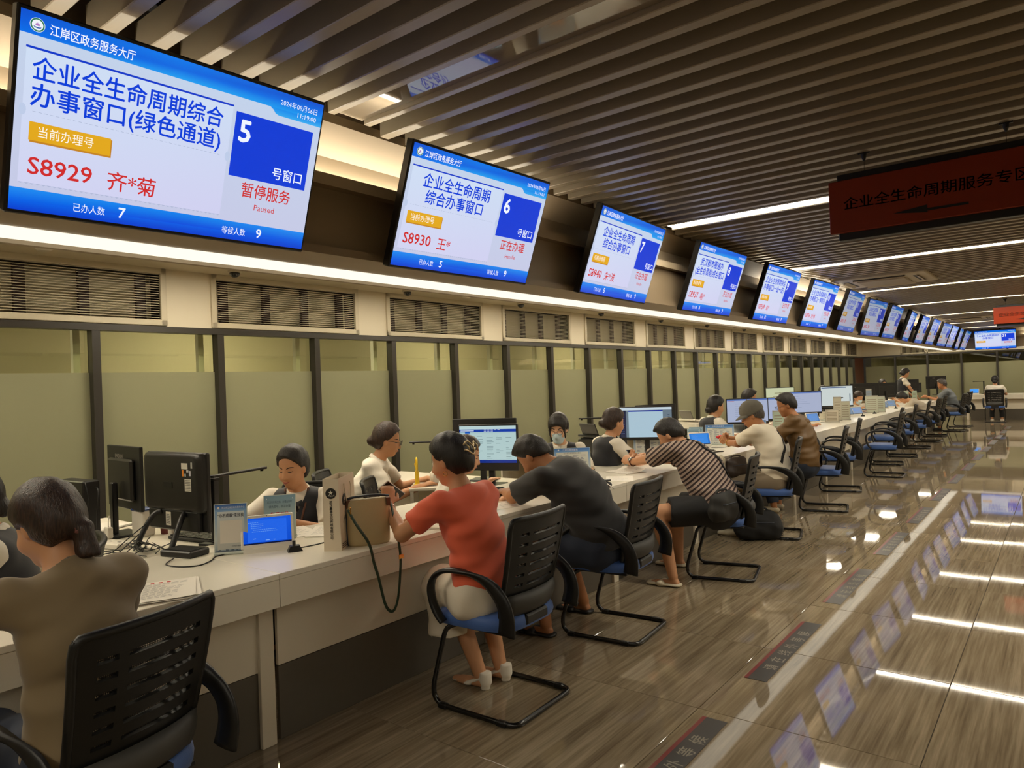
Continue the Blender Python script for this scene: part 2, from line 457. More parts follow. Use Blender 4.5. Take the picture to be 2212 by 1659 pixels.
# staff zone: ceiling, wall band with grilles, glazing
g = G(); g.box(((XW + -2.95) / 2, (YB + YW) / 2, 2.645), (-2.95 - XW + .02, YW - YB, 0.07)); g.box(((-2.95 + XR) / 2, (DY + 2.95 + YW) / 2, 2.645), (XR + 2.95, YW - DY - 2.95, 0.07))
sc_ = struct(g.build('trim_3', white_m))
panel_on = lamp_mat('staff_panel_lit', (1.0, 0.88, 0.68), STAFF_POWER)
tray2 = mat('panel_frame', (205, 198, 180), 0.4)
for k in range(8):
    y = 0.09 + 3.25 * k
    t = thing('ceiling_panel_light', f'square panel light in the staff ceiling, {NTH[k + 1]} from the near end', 'light', (-4.2, y, 2.61))
    g = G(); g.box((0, 0, -0.004), (0.56, 0.56, 0.008)); g.build('diffuser', panel_on, t)
    g = G()
    for sx, sy, dx, dy in ((-1, 0, .02, .6), (1, 0, .02, .6), (0, -1, .6, .02), (0, 1, .6, .02)): g.box((sx * .29, sy * .29, -0.006), (dx, dy, 0.012))
    g.build('frame', tray2, t)
for k in range(14):  # added fill lights brightening the staff zone, placed clear of the floor reflections
    t = thing('added_fill_light', f'added slim fill light in the staff ceiling close to the glazed wall, {NTH[k + 1]} from the near end', 'light', (-5.05, -1.2 + 2.04 * k, 2.61))
    g = G(); g.box((0, 0, -0.004), (0.2, 1.3, 0.008)); g.build('diffuser', panel_on, t)
    g = G()
    for sx in (-1, 1): g.box((sx * .11, 0, -0.006), (.02, 1.34, 0.012))
    g.build('frame', tray2, t)
for k in range(6):  # the added fill lights carried on along the far wall
    t = thing('added_fill_light', f'added slim fill light in the staff ceiling close to the far wall, {NTH[k + 1]} from the corner', 'light', (-3.6 + 1.8 * k, YW - 1.1, 2.61))
    g = G(); g.box((0, 0, -0.004), (1.3, 0.2, 0.008)); g.build('diffuser', panel_on, t)
# wall band above the glass with holes for the grilles
G0, GP, GW, GZ0, GZ1 = 1.29, 2.045, 1.57, 2.172, 2.573
gy = [G0 + GP * k for k in range(-2, 13)]
g = G(); ZT, ZB = 2.62, 2.118
def band(g, p0, p1, holes, mk):
    cur = p0
    for a, b_ in holes:
        mk(cur, a, ZB, ZT); mk(a, b_, ZB, GZ0); mk(a, b_, GZ1, ZT); cur = b_
    mk(cur, p1, ZB, ZT)
def mk_left(a, b_, z0, z1): g.box((XW - 0.06, (a + b_) / 2, (z0 + z1) / 2), (0.12, b_ - a, z1 - z0))
band(g, YB, YW + .12, [(y, y + GW) for y in gy], mk_left)
struct(g.build('wall_left', white_m))
farg = [(-4.65, -3.95), (-3.85, -1.6), (-0.2, 1.4), (2.2, 3.8)]
g = G()
def mk_far(a, b_, z0, z1): g.box(((a + b_) / 2, YW + 0.06, (z0 + z1) / 2), (b_ - a, 0.12, z1 - z0))
band(g, XW - .12, XR, farg, mk_far)
struct(g.build('wall_far', white_m))
gr_m = mat('grille_enamel', (196, 186, 160), 0.4); void_m = mat('grille_void', (40, 34, 27), 0.7)
wood_m = mat('dark_post_wood', (52, 30, 22), 0.5, noise=0.2, nscale=8)
shade_m = mat('grille_blind', (196, 188, 158), 0.7)
def grille(label, loc, rz, wd):
    t = thing('air_grille', label, 'grille', loc, rz, None)   # local x along the wall, -y into the hall
    g = G(); h = GZ1 - GZ0
    for a, b_, c, d in ((-wd / 2 - .015, 0, .05, h + .08), (wd / 2 + .015, 0, .05, h + .08), (0, -h / 2 - .015, wd + .08, .05), (0, h / 2 + .015, wd + .08, .05)):
        g.box((a, -0.008, b_), (c, 0.024, d), ch=.004)
    g.build('frame', gr_m, t)
    g = G(); nsl = 20
    for k in range(nsl):
        g.box((0, 0.022, -h / 2 + h * (k + .5) / nsl), (wd, 0.026, 0.0045), rot=(rad(8), 0, 0))
    g.build('louvre', gr_m, t)['kind'] = 'stuff'
    g = G(); g.box((0, 0.17, 0), (wd, 0.01, h)); g.build('back_panel', shade_m, t)
    for k in range(4):
        g = G(); g.box((-wd / 2 + wd * (k + .35) / 3.6, 0.13, 0), (0.075, 0.04, h)); g.build('post', wood_m, t)
    g = G()
    for a, b_, c, d in ((-wd / 2 + .004, 0, .008, h), (wd / 2 - .004, 0, .008, h), (0, -h / 2 + .004, wd, .008), (0, h / 2 - .004, wd, .008)):
        g.box((a, 0.1, b_), (c, 0.16, d))
    g.build('duct', void_m, t)
    return t
g1 = None
for k, y in enumerate(gy):
    lb = f'white louvred air grille above the glass, {NTH[k - 1]} from the near end' if k >= 2 else f'white louvred air grille beyond the near edge of the frame, {["second", "first"][k]} out'
    if g1 is None: g1 = grille(lb, (XW, y + GW / 2, (GZ0 + GZ1) / 2), PI / 2, GW); g1['group'] = 'air grilles above the glazed wall'
    else: dup(g1, (XW, y + GW / 2, (GZ0 + GZ1) / 2), PI / 2, lb)
for k, (a, b_) in enumerate(farg):
    grille(['narrow grille on the far wall beside the corner', 'wide grille on the far wall next to the narrow one', 'grille on the far wall right of the blue screen', 'grille of the far wall outside the frame'][k], ((a + b_) / 2, YW, (GZ0 + GZ1) / 2), 0, b_ - a)

# glazing
mull_m = mat('anodised_mullion', (46, 43, 38), 0.35, spec=0.5)
def glass_mats():
    m = bpy.data.materials.new('frosted_film_glass'); m.use_nodes = True; nt = m.node_tree; b = nt.nodes['Principled BSDF']
    b.inputs['Base Color'].default_value = (*lin((156, 156, 124)), 1); b.inputs['Roughness'].default_value = 0.30
    b.inputs['Transmission Weight'].default_value = 0.30; b.inputs['IOR'].default_value = 1.25
    tc = nt.nodes.new('ShaderNodeTexCoord'); n = nt.nodes.new('ShaderNodeTexNoise'); n.inputs['Scale'].default_value = 1.1; nt.links.new(tc.outputs['Object'], n.inputs['Vector'])
    mx = nt.nodes.new('ShaderNodeMix'); mx.data_type = 'RGBA'; mx.inputs[6].default_value = (*lin((150, 150, 120)), 1); mx.inputs[7].default_value = (*lin((164, 164, 132)), 1)
    nt.links.new(n.outputs[0], mx.inputs[0]); nt.links.new(mx.outputs[2], b.inputs['Base Color'])
    m2 = bpy.data.materials.new('clear_tinted_glass'); m2.use_nodes = True; nt = m2.node_tree; nt.nodes.remove(nt.nodes['Principled BSDF'])
    tr = nt.nodes.new('ShaderNodeBsdfTransparent'); tr.inputs[0].default_value = (0.86, 0.88, 0.74, 1)
    gl = nt.nodes.new('ShaderNodeBsdfGlossy'); gl.inputs['Roughness'].default_value = 0.005
    lw = nt.nodes.new('ShaderNodeLayerWeight'); pw = nt.nodes.new('ShaderNodeMath'); pw.operation = 'POWER'; pw.inputs[1].default_value = 3.5
    nt.links.new(lw.outputs['Facing'], pw.inputs[0]); fr = nt.nodes.new('ShaderNodeMath'); fr.operation = 'MULTIPLY_ADD'; fr.inputs[1].default_value = 0.85; fr.inputs[2].default_value = 0.07; nt.links.new(pw.outputs[0], fr.inputs[0])
    mx = nt.nodes.new('ShaderNodeMixShader'); nt.links.new(fr.outputs[0], mx.inputs[0]); nt.links.new(tr.outputs[0], mx.inputs[1]); nt.links.new(gl.outputs[0], mx.inputs[2])
    nt.links.new(mx.outputs[0], nt.nodes['Material Output'].inputs[0])
    return m, m2
FROST, CLEAR = glass_mats()
ZF = 1.745; ZRB = 2.072
MP = 1.0185; M0 = 2.318
def pane(n, p0, p1, axis, parent_kind=None):
    def bx(g, a, b_, z0, z1, th, off=0):
        if axis == 'y': g.box((XW + off, (a + b_) / 2, (z0 + z1) / 2), (th, b_ - a, z1 - z0))
        else: g.box(((a + b_) / 2, YW - off, (z0 + z1) / 2), (b_ - a, th, z1 - z0))
    g = G(); bx(g, p0, p1, 0.06, ZF, 0.008)
    w_ = struct(g.build(f'window_{n}', FROST))
    g = G(); bx(g, p0, p1, ZF, ZRB, 0.008); g.build('pane', CLEAR, w_)
    g = G(); bx(g, p1, p1 + 0.06, 0.0, ZRB, 0.09, 0.03); g.build('frame', mull_m, w_)
    return w_
nwin = 0
k = -6
while M0 + MP * (k + 1) < YW - 1.1:
    nwin += 1; pane(nwin, M0 + MP * k + 0.03, M0 + MP * (k + 1) - 0.03, 'y'); k += 1
ylast = M0 + MP * k
for k in range(12):
    nwin += 1; x0 = XW + 0.1 + 1.0 * k; pane(nwin, x0, x0 + 0.94, 'x')
g = G(); g.box((XW + 0.03, (YB + YW) / 2, (ZRB + ZB) / 2), (0.1, YW - YB, ZB - ZRB + .004)); g.box(((XW + XR) / 2, YW - 0.03, (ZRB + ZB) / 2), (XR - XW, 0.1, ZB - ZRB + .004))
g.box((XW + 0.03, (YB + YW) / 2, 0.03), (0.1, YW - YB, 0.06)); g.box(((XW + XR) / 2, YW - 0.03, 0.03), (XR - XW, 0.1, 0.06))
struct(g.build('trim_4', mull_m))
# dark red door in the corner of the glazed wall
d = G(); d.box((XW + 0.01, (ylast + YW) / 2, 1.036), (0.06, YW - ylast - 0.08, 2.07), ch=.004)
door = struct(d.build('door_1', mat('red_brown_door', (74, 24, 18), 0.35, noise=.12, nscale=4)))
g = G(); g.box((XW + .05, ylast + .12, 1.25), (0.02, 0.05, .1), ch=.004); g.build('wall_switch', mat('switch_white', (220, 210, 190), .4), door)
# the office behind the glass
back_m = mat('back_office_wall', (205, 196, 166), 0.6); 
g = G(); g.box((XW - 2.6, (YB + YW) / 2, 1.35), (0.1, YW - YB + 6, 2.7)); struct(g.build('wall_office', back_m))
g = G(); g.box((XW - 1.3, (YB + YW) / 2, 2.70), (2.5, YW - YB + 6, 0.06)); struct(g.build('trim_5', back_m))
for k in range(7):
    t = thing('office_ceiling_light', f'panel light in the office behind the glass, {NTH[k + 1]} from the near end', 'light', (XW - 1.3, 0.4 + 4.1 * k, 2.655))
    g = G(); g.box((0, 0, 0), (0.5, 1.1, 0.02)); g.build('diffuser', panel_on, t)
g = G(); g.box(((XW + XR) / 2, YW + 1.5, 1.35), (XR - XW, 0.1, 2.7)); struct(g.build('wall_store', back_m))
# pale posts just behind each mullion
post_m = mat('pale_post', (236, 234, 224), 0.5)
for k in range(-4, 26):
    y = M0 + MP * k
    if y > ylast + .1: break
    g = G(); g.box((XW - 0.22, y - 0.04, 1.33), (0.05, 0.05, 2.6)); struct(g.build(f'trim_{k + 20}', post_m))
# hall enclosure outside the frame
g = G(); g.box((XR + .05, (YB + YW) / 2, 1.5), (0.1, YW - YB, 3.0)); struct(g.build('wall_right', mat('hall_wall', (190, 176, 150), .6)))
g = G(); g.box(((XW - 2.6 + XR) / 2, YB - .05, 1.5), (XR - XW + 2.6, 0.1, 3.0)); struct(g.build('wall_back', mat('hall_wall', (190, 176, 150), .6)))

# air-conditioning cassettes
acw = mat('cassette_plastic', (186, 174, 150), 0.4); acd = mat('cassette_slot', (26, 24, 22), 0.6); acg = mat('cassette_intake', (160, 148, 126), 0.5)
for k, (x, y, wd) in enumerate(AC):
    t = thing('air_conditioner', ['square ceiling air conditioner nearer the camera', 'farther square ceiling air conditioner'][k], 'air conditioner', (x, y, ZC))
    g = G(); g.box((0, 0, 0.0), (wd, wd, 0.05), ch=.012); g.build('panel', acw, t)
    g = G(); g.box((0, 0, -0.034), (wd * .52, wd * .52, 0.02), ch=.008); g.build('intake_grille', acg, t)
    for a in range(4):
        s_ = Matrix.Rotation(a * PI / 2, 4, 'Z')
        g = G(); g.T = s_; g.box((0, wd * .37, -0.024), (wd * .56, 0.055, 0.006)); g.build('outlet_slot', acd, t)
        g = G(); g.T = s_; g.box((0, wd * .385, -0.033), (wd * .55, 0.05, 0.006), rot=(rad(-28), 0, 0)); g.build('vane', acw, t)
# small ceiling fittings of the staff zone
det_m = mat('detector_white', (214, 206, 188), .4); dome_m = mat('smoked_dome', (14, 13, 12), .12, coat=.5); dring = mat('detector_ring', (90, 82, 70), .5)
def detector(label, x, y):
    t = thing('smoke_detector', label, 'smoke detector', (x, y, 2.61), 0, None)
    g = G(); g.lathe([(0.052, 0), (0.052, -.012)], 20); g.build('base', dring, t)
    g = G(); g.lathe([(0.055, -.012), (0.055, -.03), (0.04, -.045), (0.01, -.047)], 20); g.build('head', det_m, t, True, 40)
for k, (x, y) in enumerate([(-5.5, 1.86), (-5.5, 6.2), (-5.5, 10.4), (-5.5, 14.7), (-5.5, 19.0)]):
    detector(f'round white smoke detector under the staff ceiling, {NTH[k + 1]} from the near end', x, y)
for k in range(11):
    t = thing('dome_camera', f'black dome camera on the staff ceiling above the glass, {NTH[k + 1]} from the near end', 'camera', (-5.66, 3.37 + 2.04 * k, 2.61))
    g = G(); g.lathe([(0.055, 0), (0.055, -.015), (0.045, -.018)], 18); g.build('base', det_m, t)
    g = G(); g.lathe([(0.044, -.016), (0.043, -.03), (0.034, -.048), (0.018, -.058), (0.002, -.06)], 18); g.build('dome', dome_m, t, True)
# ------------------------------------------------------------------ hanging screens
case_m = mat('screen_case', (12, 12, 13), 0.35, spec=0.5); brk_m = mat('bracket_black', (20, 19, 18), 0.5)
glow = glow_mat('screen_picture', 1.0)
BLUE, WHITE, RED, AMBER = (10, 62, 214), (236, 242, 255), (206, 44, 44), (226, 168, 30)
def logo(g, cx, cy, r, P, z):
    """round emblem: green ring, white disc, violet lotus over a blue swirl; P maps (x, y, lift) to 3D"""
    def disc(r0, col, zz, n=24, cx=cx, cy=cy, sx=1, sy=1):
        g.add([P(cx + r0 * sx * math.cos(2 * PI * i / n), cy + r0 * sy * math.sin(2 * PI * i / n), zz) for i in range(n)], [tuple(range(n))], [col] * n)
    disc(r, (230, 238, 240), z); disc(r * .93, (38, 120, 84), z + .0002); disc(r * .74, (240, 244, 248), z + .0004)
    for a, l in ((90, .5), (55, .44), (125, .44), (25, .36), (155, .36)):
        c, s_ = math.cos(rad(a)), math.sin(rad(a)); bx, by = cx, cy - r * .12
        g.add([P(bx, by, z + .0006), P(bx + r * (l * .55 * c + .1 * s_), by + r * (l * .55 * s_ - .1 * c), z + .0006), P(bx + r * l * c, by + r * l * s_, z + .0006), P(bx + r * (l * .55 * c - .1 * s_), by + r * (l * .55 * s_ + .1 * c), z + .0006)], [(0, 1, 2, 3)], [(176, 120, 190)] * 4)
    pts = [P(cx + r * .52 * math.cos(a), cy - r * .22 + r * .26 * math.sin(a), z + .0006) for a in [PI + PI * i / 10 for i in range(11)]]
    pt2 = [P(cx + r * .52 * math.cos(a), cy - r * .16 + r * .14 * math.sin(a), z + .0006) for a in [2 * PI - PI * i / 10 for i in range(11)]]
    g.add(pts + pt2, [tuple(range(22))], [(40, 90, 170)] * 22)

TW, TH = 0.98, 0.565
SW, SH = 0.962, 0.541      # lit picture
def screen_parts(t, n, lines, code, name, status, eng, done, wait, clock, title='江岸区政务服务大厅', full=True, k=1.0, paused=False):
    """t: thing whose local frame is x = right along the screen, z = up, -y = out of the screen"""
    g = G(); g.box((0, 0.022, 0), (TW, 0.044, TH), ch=0.004); g.build('casing', case_m, t)
    g = G(); g.box((0, 0.055, -.02), (TW * .55, 0.03, TH * .6), ch=.01); g.build('rear_cover', case_m, t)
    def P(x, y, z=0.0): return (x * SW - SW / 2, -0.0015 - z, SH / 2 - y * SH)
    U, V, N = (1, 0, 0), (0, 0, 1), (0, -1, 0)
    g = G()
    def poly(pts, cols, z):
        if isinstance(cols[0], (int, float)): cols = [cols] * len(pts)
        cols = [tuple(c * k for c in q) for q in cols]
        g.add([P(x, y, z) for x, y in pts][::-1], [tuple(range(len(pts)))], cols[::-1])
    def txt(s_, x, y, h, col, align='l', w_=None, bold=0.0, z=.0012, maxw=None):
        g.col = tuple(c * k for c in col); o = P(x, y)
        g.text(s_, (o[0], -0.0015 - z, o[2] - h * SH * .36), U, V, h * SH, w_ * SW if w_ else None, align, bold, 0, maxw * SW if maxw else None)
    BG, BG2 = (194, 210, 234), (198, 202, 230)
    # body gradient
    for i in range(4):
        y0, y1 = .1 + .79 * i / 4, .1 + .79 * (i + 1) / 4
        f0, f1 = i / 4, (i + 1) / 4
        c0 = tuple(a + (b_ - a) * f0 for a, b_ in zip(BG, BG2)); c1 = tuple(a + (b_ - a) * f1 for a, b_ in zip(BG, BG2))
        poly([(0, y0), (1, y0), (1, y1), (0, y1)], [c0, c0, c1, c1], 0)
    # header: deep blue to bright blue with a dropped corner for the clock
    A, B_, C_ = (0, 78, 206), (0, 120, 232), (30, 158, 240)
    poly([(0, 0), (.45, 0), (.45, .055), (0, .055)], [A, B_, (0, 104, 226), (0, 92, 220)], .0002)
    poly([(.45, 0), (1, 0), (1, .055), (.45, .055)], [B_, A, (0, 110, 228), (0, 104, 226)], .0002)
    poly([(0, .055), (.45, .055), (.45, .108), (0, .108)], [(0, 92, 220), (0, 104, 226), C_, (0, 110, 232)], .0002)
    poly([(.45, .055), (1, .055), (1, .108), (.45, .108)], [(0, 104, 226), (0, 110, 228), (20, 150, 238), C_], .0002)
    poly([(.782, .108), (1, .108), (1, .15), (.82, .15), (.806, .142), (.795, .122)], [(20, 140, 236), (0, 130, 232), (60, 176, 242), (50, 168, 240), (40, 160, 238), (30, 150, 238)], .0002)
    # footer
    poly([(0, .882), (.5, .882), (.5, .95), (0, .95)], [(30, 140, 240), (10, 130, 236), (0, 74, 222), (0, 96, 230)], .0002)
    poly([(.5, .882), (1, .882), (1, .95), (.5, .95)], [(10, 130, 236), (30, 140, 240), (0, 90, 228), (0, 74, 222)], .0002)
    poly([(0, .95), (1, .95), (1, 1), (0, 1)], [(0, 96, 230), (0, 90, 228), (0, 60, 206), (0, 60, 206)], .0002)
    # ticket card
    poly([(.019, .17), (.645, .17), (.645, .85), (.019, .85)], [(206, 222, 244), (204, 220, 243), (208, 208, 240), (210, 212, 242)], .0003)
    poly([(.018, .164), (.646, .164), (.646, .175), (.018, .175)], (8, 56, 200), .0006)
    if full:
        for i in range(42): poly([(.02 + .0149 * i, .85), (.034 + .0149 * i, .85), (.027 + .0149 * i, .858)], (178, 186, 216), .0005)
        for i in range(38): poly([(.045 + .0152 * i, .480), (.054 + .0152 * i, .480), (.054 + .0152 * i, .4825), (.045 + .0152 * i, .4825)], (168, 180, 208), .0005)
        for x in (.019, .645):
            poly([(x + .017 * math.cos(a) * .56, .48 + .03 * math.sin(a)) for a in [2 * PI * i / 14 for i in range(14)]], (190, 204, 232), .0006)
    poly([(.658, .195), (.972, .195), (.972, .592), (.658, .592)], (0, 58, 214), .0005)
    poly([(.042, .54), (.266, .54), (.266, .638), (.042, .638)], (196, 132, 36), .0005)
    poly([(.039, .533), (.262, .533), (.262, .628), (.039, .628)], AMBER, .0008)
    logo(g, .0, .0, .0001, lambda a, b_, c: P(.5, .5, -.001), 0) if False else None
    Pl = lambda x, y, z: (x, -0.0015 - z, y)
    o = P(.042, .058); logo(g, o[0], o[2], .0185, Pl, .0009)
    txt(title, .074, .062, .058, WHITE, w_=.235, bold=.012)
    txt('2024年08月06日', .975, .062, .043, WHITE, 'r', w_=.155)
    txt(clock, .975, .112, .041, WHITE, 'r', w_=.08)
    if len(lines) == 2:
        txt(lines[0], .325, .265, .125, BLUE, 'c', maxw=.575, bold=.014, w_=min(.575, .0655 * len(lines[0])))
        txt(lines[1], .325, .397, .125, BLUE, 'c', maxw=.585, bold=.014, w_=min(.575, .0655 * len(lines[1])))
    txt('当前办理号', .063, .58, .062, (255, 250, 235), w_=.15)
    txt(code, .043, .755, .125, RED, w_=.173, bold=.012)
    txt(name, .262, .765, .115, RED, bold=.008, maxw=.15)
    txt(str(n), .678, .30, .19, WHITE, bold=.022, maxw=.13)
    txt('号窗口', .952, .522, .085, WHITE, 'r', w_=.125, bold=.006)
    txt(status, .815, .666, .10, RED, 'c', w_=.20, bold=.008)
    txt(eng, .814, .767, .055, RED, 'c')
    txt('已办人数', .172, .944, .052, WHITE, w_=.092); txt(str(done), .305, .935, .085, WHITE, bold=.015)
    txt('等候人数', .660, .944, .052, WHITE, w_=.092); txt(str(wait), .796, .935, .085, WHITE, bold=.015)
    if paused: pass
    s_ = g.build('screen', glow, t, color=True); s_.location = (0, 0, 0)
    return s_
def bracket(t):
    for x in (-.30, .12):
        g = G(); g.box((x, 0.075, .13), (.045, .03, .34), ch=.004)
        for i in range(5): g.box((x, .0585, .0 + .06 * i), (.014, .004, .02))
        g.build('bracket', brk_m, t)
TVS = {5: (-2.271, 1.194, 2.34, -.042, .345), 6: (-2.279, 2.664, 2.343, -.039, .362), 7: (-2.331, 4.255, 2.353, .055, .351), 8: (-2.317, 5.779, 2.339, -.013, .347), 9: (-2.298, 7.331, 2.341, -.021, .343), 10: (-2.32, 8.981, 2.352, -.033, .342), 11: (-2.333, 10.574, 2.368, .019, .356), 12: (-2.336, 12.047, 2.359, -.061, .3), 13: (-2.328, 13.457, 2.362, -.005, .355), 14: (-2.327, 15.047, 2.355, .066, .358), 15: (-2.308, 16.36, 2.345, .019, .349), 16: (-2.279, 17.588, 2.346, .004, .36), 17: (-2.309, 19.587, 2.356, -.055, .348), 18: (-2.292, 20.871, 2.354, -.014, .356), 19: (-2.325, 22.584, 2.348, .034, .322), 20: (-2.317, 24.006, 2.349, -.03, .36), 21: (-1.643, 24.361, 2.342, .017 - PI / 2, .308)}
Q = '企业全生命周期'
INFO = {5: ([Q + '综合', '办事窗口(绿色通道)'], 'S8929', '齐*菊', '暂停服务', 'Paused', 7, 9, '11:19:00'), 6: ([Q, '综合办事窗口'], 'S8930', '王*', '正在办理', 'Handle', 5, 9, '11:19:01'),
        7: ([Q, '综合办事窗口'], 'S8940', '朱*波', '正在办理', 'Handle', 5, 9, '11:19:01'), 8: (['武汉都市圈通办', '(全生命周期)综合窗口'], 'S8937', '喻*', '正在办理', 'Handle', 6, 9, '11:19:01'),
        9: ([Q + '综合', '办事窗口(一业一证)'], 'S8939', '刘*', '正在办理', 'Handle', 12, 9, '11:19:01'), 10: (['企业全生命周期综合', '办事窗口(一事联办)'], 'S8936', '刘*林', '正在办理', 'Handle', 7, 7, '11:19:01'),
        21: (['个人全生命周期综合', '办事窗口'], '', '', '暂停服务', 'Paused', 7, 3, '11:19:01')}
for n, (x, y, z, yaw, tilt) in TVS.items():
    lb = f'hanging screen with window number {NUM[n]} white on its blue square' if n <= 13 else f'hanging screen over the left counter, {NTH[n - 13]} after the one numbered thirteen'
    if n == 21: lb = 'screen numbered twenty-one on the far wall, facing the camera'
    t = thing('display_screen', lb, 'screen', (x, y, z), 0, 'queue screens over the counter windows')
    a = yaw                                      # normal direction of the picture
    n_ = Vector((math.cos(a) * math.cos(tilt), math.sin(a) * math.cos(tilt), -math.sin(tilt)))
    rt = Vector((-math.sin(a), math.cos(a), 0)); up = n_.cross(rt) * 1.0
    if up.z < 0: up = -up
    t.matrix_world = Matrix(((rt.x, -n_.x, up.x, x), (rt.y, -n_.y, up.y, y), (rt.z, -n_.z, up.z, z), (0, 0, 0, 1)))
    inf = INFO.get(n, ([Q, '综合办事窗口'], f'S89{20 + n}', '李*', '正在办理', 'Handle', 6, 8, '11:19:01'))
    screen_parts(t, n, *inf, full=n < 9, k=1.0 if n < 11 or n == 21 else 0.75)
    if n > 10: bracket(t)

# ------------------------------------------------------------------ hanging signs
sign_m = mat('sign_red', (138, 50, 26), 0.35, spec=.3); sblk = mat('sign_black', (16, 14, 12), .4); wire_m = mat('thin_wire', (60, 56, 50), .4, metal=.6)
def hanging_sign(label, y):
    t = thing('hanging_sign', label, 'sign', (-0.50, y, 2.39), 0, 'red hanging signs')
    g = G(); g.box((0, .01, 0), (0.86, 0.05, 0.345), ch=.003); g.build('backing', sblk, t)
    g = G(); g.box((0, -.024, 0), (0.935, 0.03, 0.272), ch=.003); p = g.build('panel', sign_m, t)
    g = G(); g.text('企业全生命周期服务专区', (0, -.0405, -.015), (1, 0, 0), (0, 0, 1), .066, .79, 'c', .004)
    g.prism([(-.17, -.078), (-.02, -.098), (-.02, -.090), (.15, -.090), (.15, -.078), (-.02, -.078), (-.02, -.060)], (0, -.0402, 0), (1, 0, 0), (0, 0, 1), (0, -.0006, 0))
    g.build('lettering', sblk, p)
    for x in (-.302, .302):
        g = G(); g.cyl((x, .01, .17), (x, .01, .24), .0012, n=6); g.build('wire', wire_m, t)
        g = G(); g.box((x, .01, .268), (.055, .012, .01)); g.lathe([(.004, .226), (.012, .245), (.014, .262)], 10, (x, .01, 0)); g.build('clip', brk_m, t)
hanging_sign('nearer red hanging sign with black lettering and arrow', 4.02)
hanging_sign('smaller looking far red hanging sign near the blue screen', 14.25)

# ------------------------------------------------------------------ counters
top_m = mat('counter_laminate', (236, 230, 214), 0.24, spec=.5, noise=.03, nscale=3)
apron_m = mat('counter_apron', (226, 218, 200), 0.32, noise=.02, nscale=3)
panel_m = mat('counter_front', (216, 206, 186), 0.38, noise=.02, nscale=3)
dark_m = mat('counter_plinth', (84, 77, 66), 0.42, noise=.08, nscale=40)
ZT_, XC = 0.765, -2.65
def counter_unit(label, L_, first=None):
    """local x along the counter, -y towards the customers, origin on the floor under the front edge"""
    t = thing('counter_unit', label, 'counter', (0, 0, 0), 0, 'white service counter sections')
    g = G(); g.box((L_ / 2, 0.415, ZT_ - .012), (L_ - .003, 0.83, 0.024), ch=.002); g.build('worktop', top_m, t)
    g = G(); g.box((L_ / 2, 0.012, ZT_ - .0835), (L_ - .003, 0.02, 0.117), ch=.001); g.build('apron', apron_m, t)
    g = G(); g.box((L_ / 2 + .03, 0.143, 0.487), (L_ - .07, 0.02, 0.32), ch=.0015); g.build('front_panel', panel_m, t)
    g = G(); g.box((L_ / 2 + .03, 0.145, 0.162), (L_ - .07, 0.02, 0.322), ch=.0015); g.build('plinth_panel', dark_m, t)
    g = G(); g.box((0.0, 0.20, 0.36), (0.07, 0.17, 0.72), ch=.002); g.build('post', panel_m, t)
    return t
CL, C0 = 1.492, 1.735
base_u = None
ORD = {-1: 'white counter section at the left edge, before the one below the nearest screen', 0: 'white counter section in front of the woman in the olive top', 1: 'white counter section in front of the woman in the orange top', 2: 'white counter section in front of the man in the black shirt', 3: 'white counter section in front of the man in the striped shirt', 4: 'white counter section in front of the man in the grey cap', 5: 'white counter section in front of the man in the brown jacket'}
for k in range(-1, 14):
    lb = ORD.get(k, f'white counter section, {NTH[k - 5]} beyond the man in the brown jacket')
    y = C0 + CL * (k - 1) + (0)
    if base_u is None: base_u = counter_unit(lb, CL); base_u.location = (XC, y, 0); base_u.rotation_euler = (0, 0, PI / 2)
    else: dup(base_u, (XC, y, 0), PI / 2, lb)
YFC = 25.15
for k in range(5):
    dup(base_u, (-2.45 + CL * k, YFC, 0), 0, ['white section of the far counter next to the corner', 'white section of the far counter where the person with the white top sits', 'far counter section at the right edge', 'far counter section just outside the frame', 'last far counter section'][k])

# waiting-line strips stuck on the floor
mat_k = mat('floor_strip_dark', (58, 55, 50), 0.3); mat_r = mat('floor_strip_red', (122, 40, 34), 0.3); mat_w = mat('floor_strip_letter', (176, 168, 150), .4)
strips = [2.02, 3.53, 4.99, 6.53, 8.04, 9.56, 11.1, 12.6, 14.1, 15.6, 17.1, 18.6, 20.1, 21.6]
m0 = None
for k, y in enumerate(strips):
    lb = f'dark floor strip with red edge and waiting notice, {NTH[k + 1]} from the camera'
    if m0 is None:
        m0 = tag(bpy.data.objects.new('floor_marker', None), lb, 'floor marker', 'waiting line strips on the floor'); COL.objects.link(m0); m0.empty_display_size = .05
        g = G(); g.box((0.055, .5, .0012), (0.095, 1.0, .0012)); g.build('strip', mat_k, m0)
        g = G(); g.box((-.002, .5, .0013), (0.019, 1.0, .0014)); g.build('red_edge', mat_r, m0)
        g = G()
        for i, ch in enumerate('请在线外等候'):
            g.text(ch, (.088, .16 + .118 * i, .0021), (0, 1, 0), (-1, 0, 0), .075, None, 'l', .01)
        g.build('lettering', mat_w, m0)
        m0.location = (-1.338, y, 0)
    else: dup(m0, (-1.338, y, 0), 0, lb)
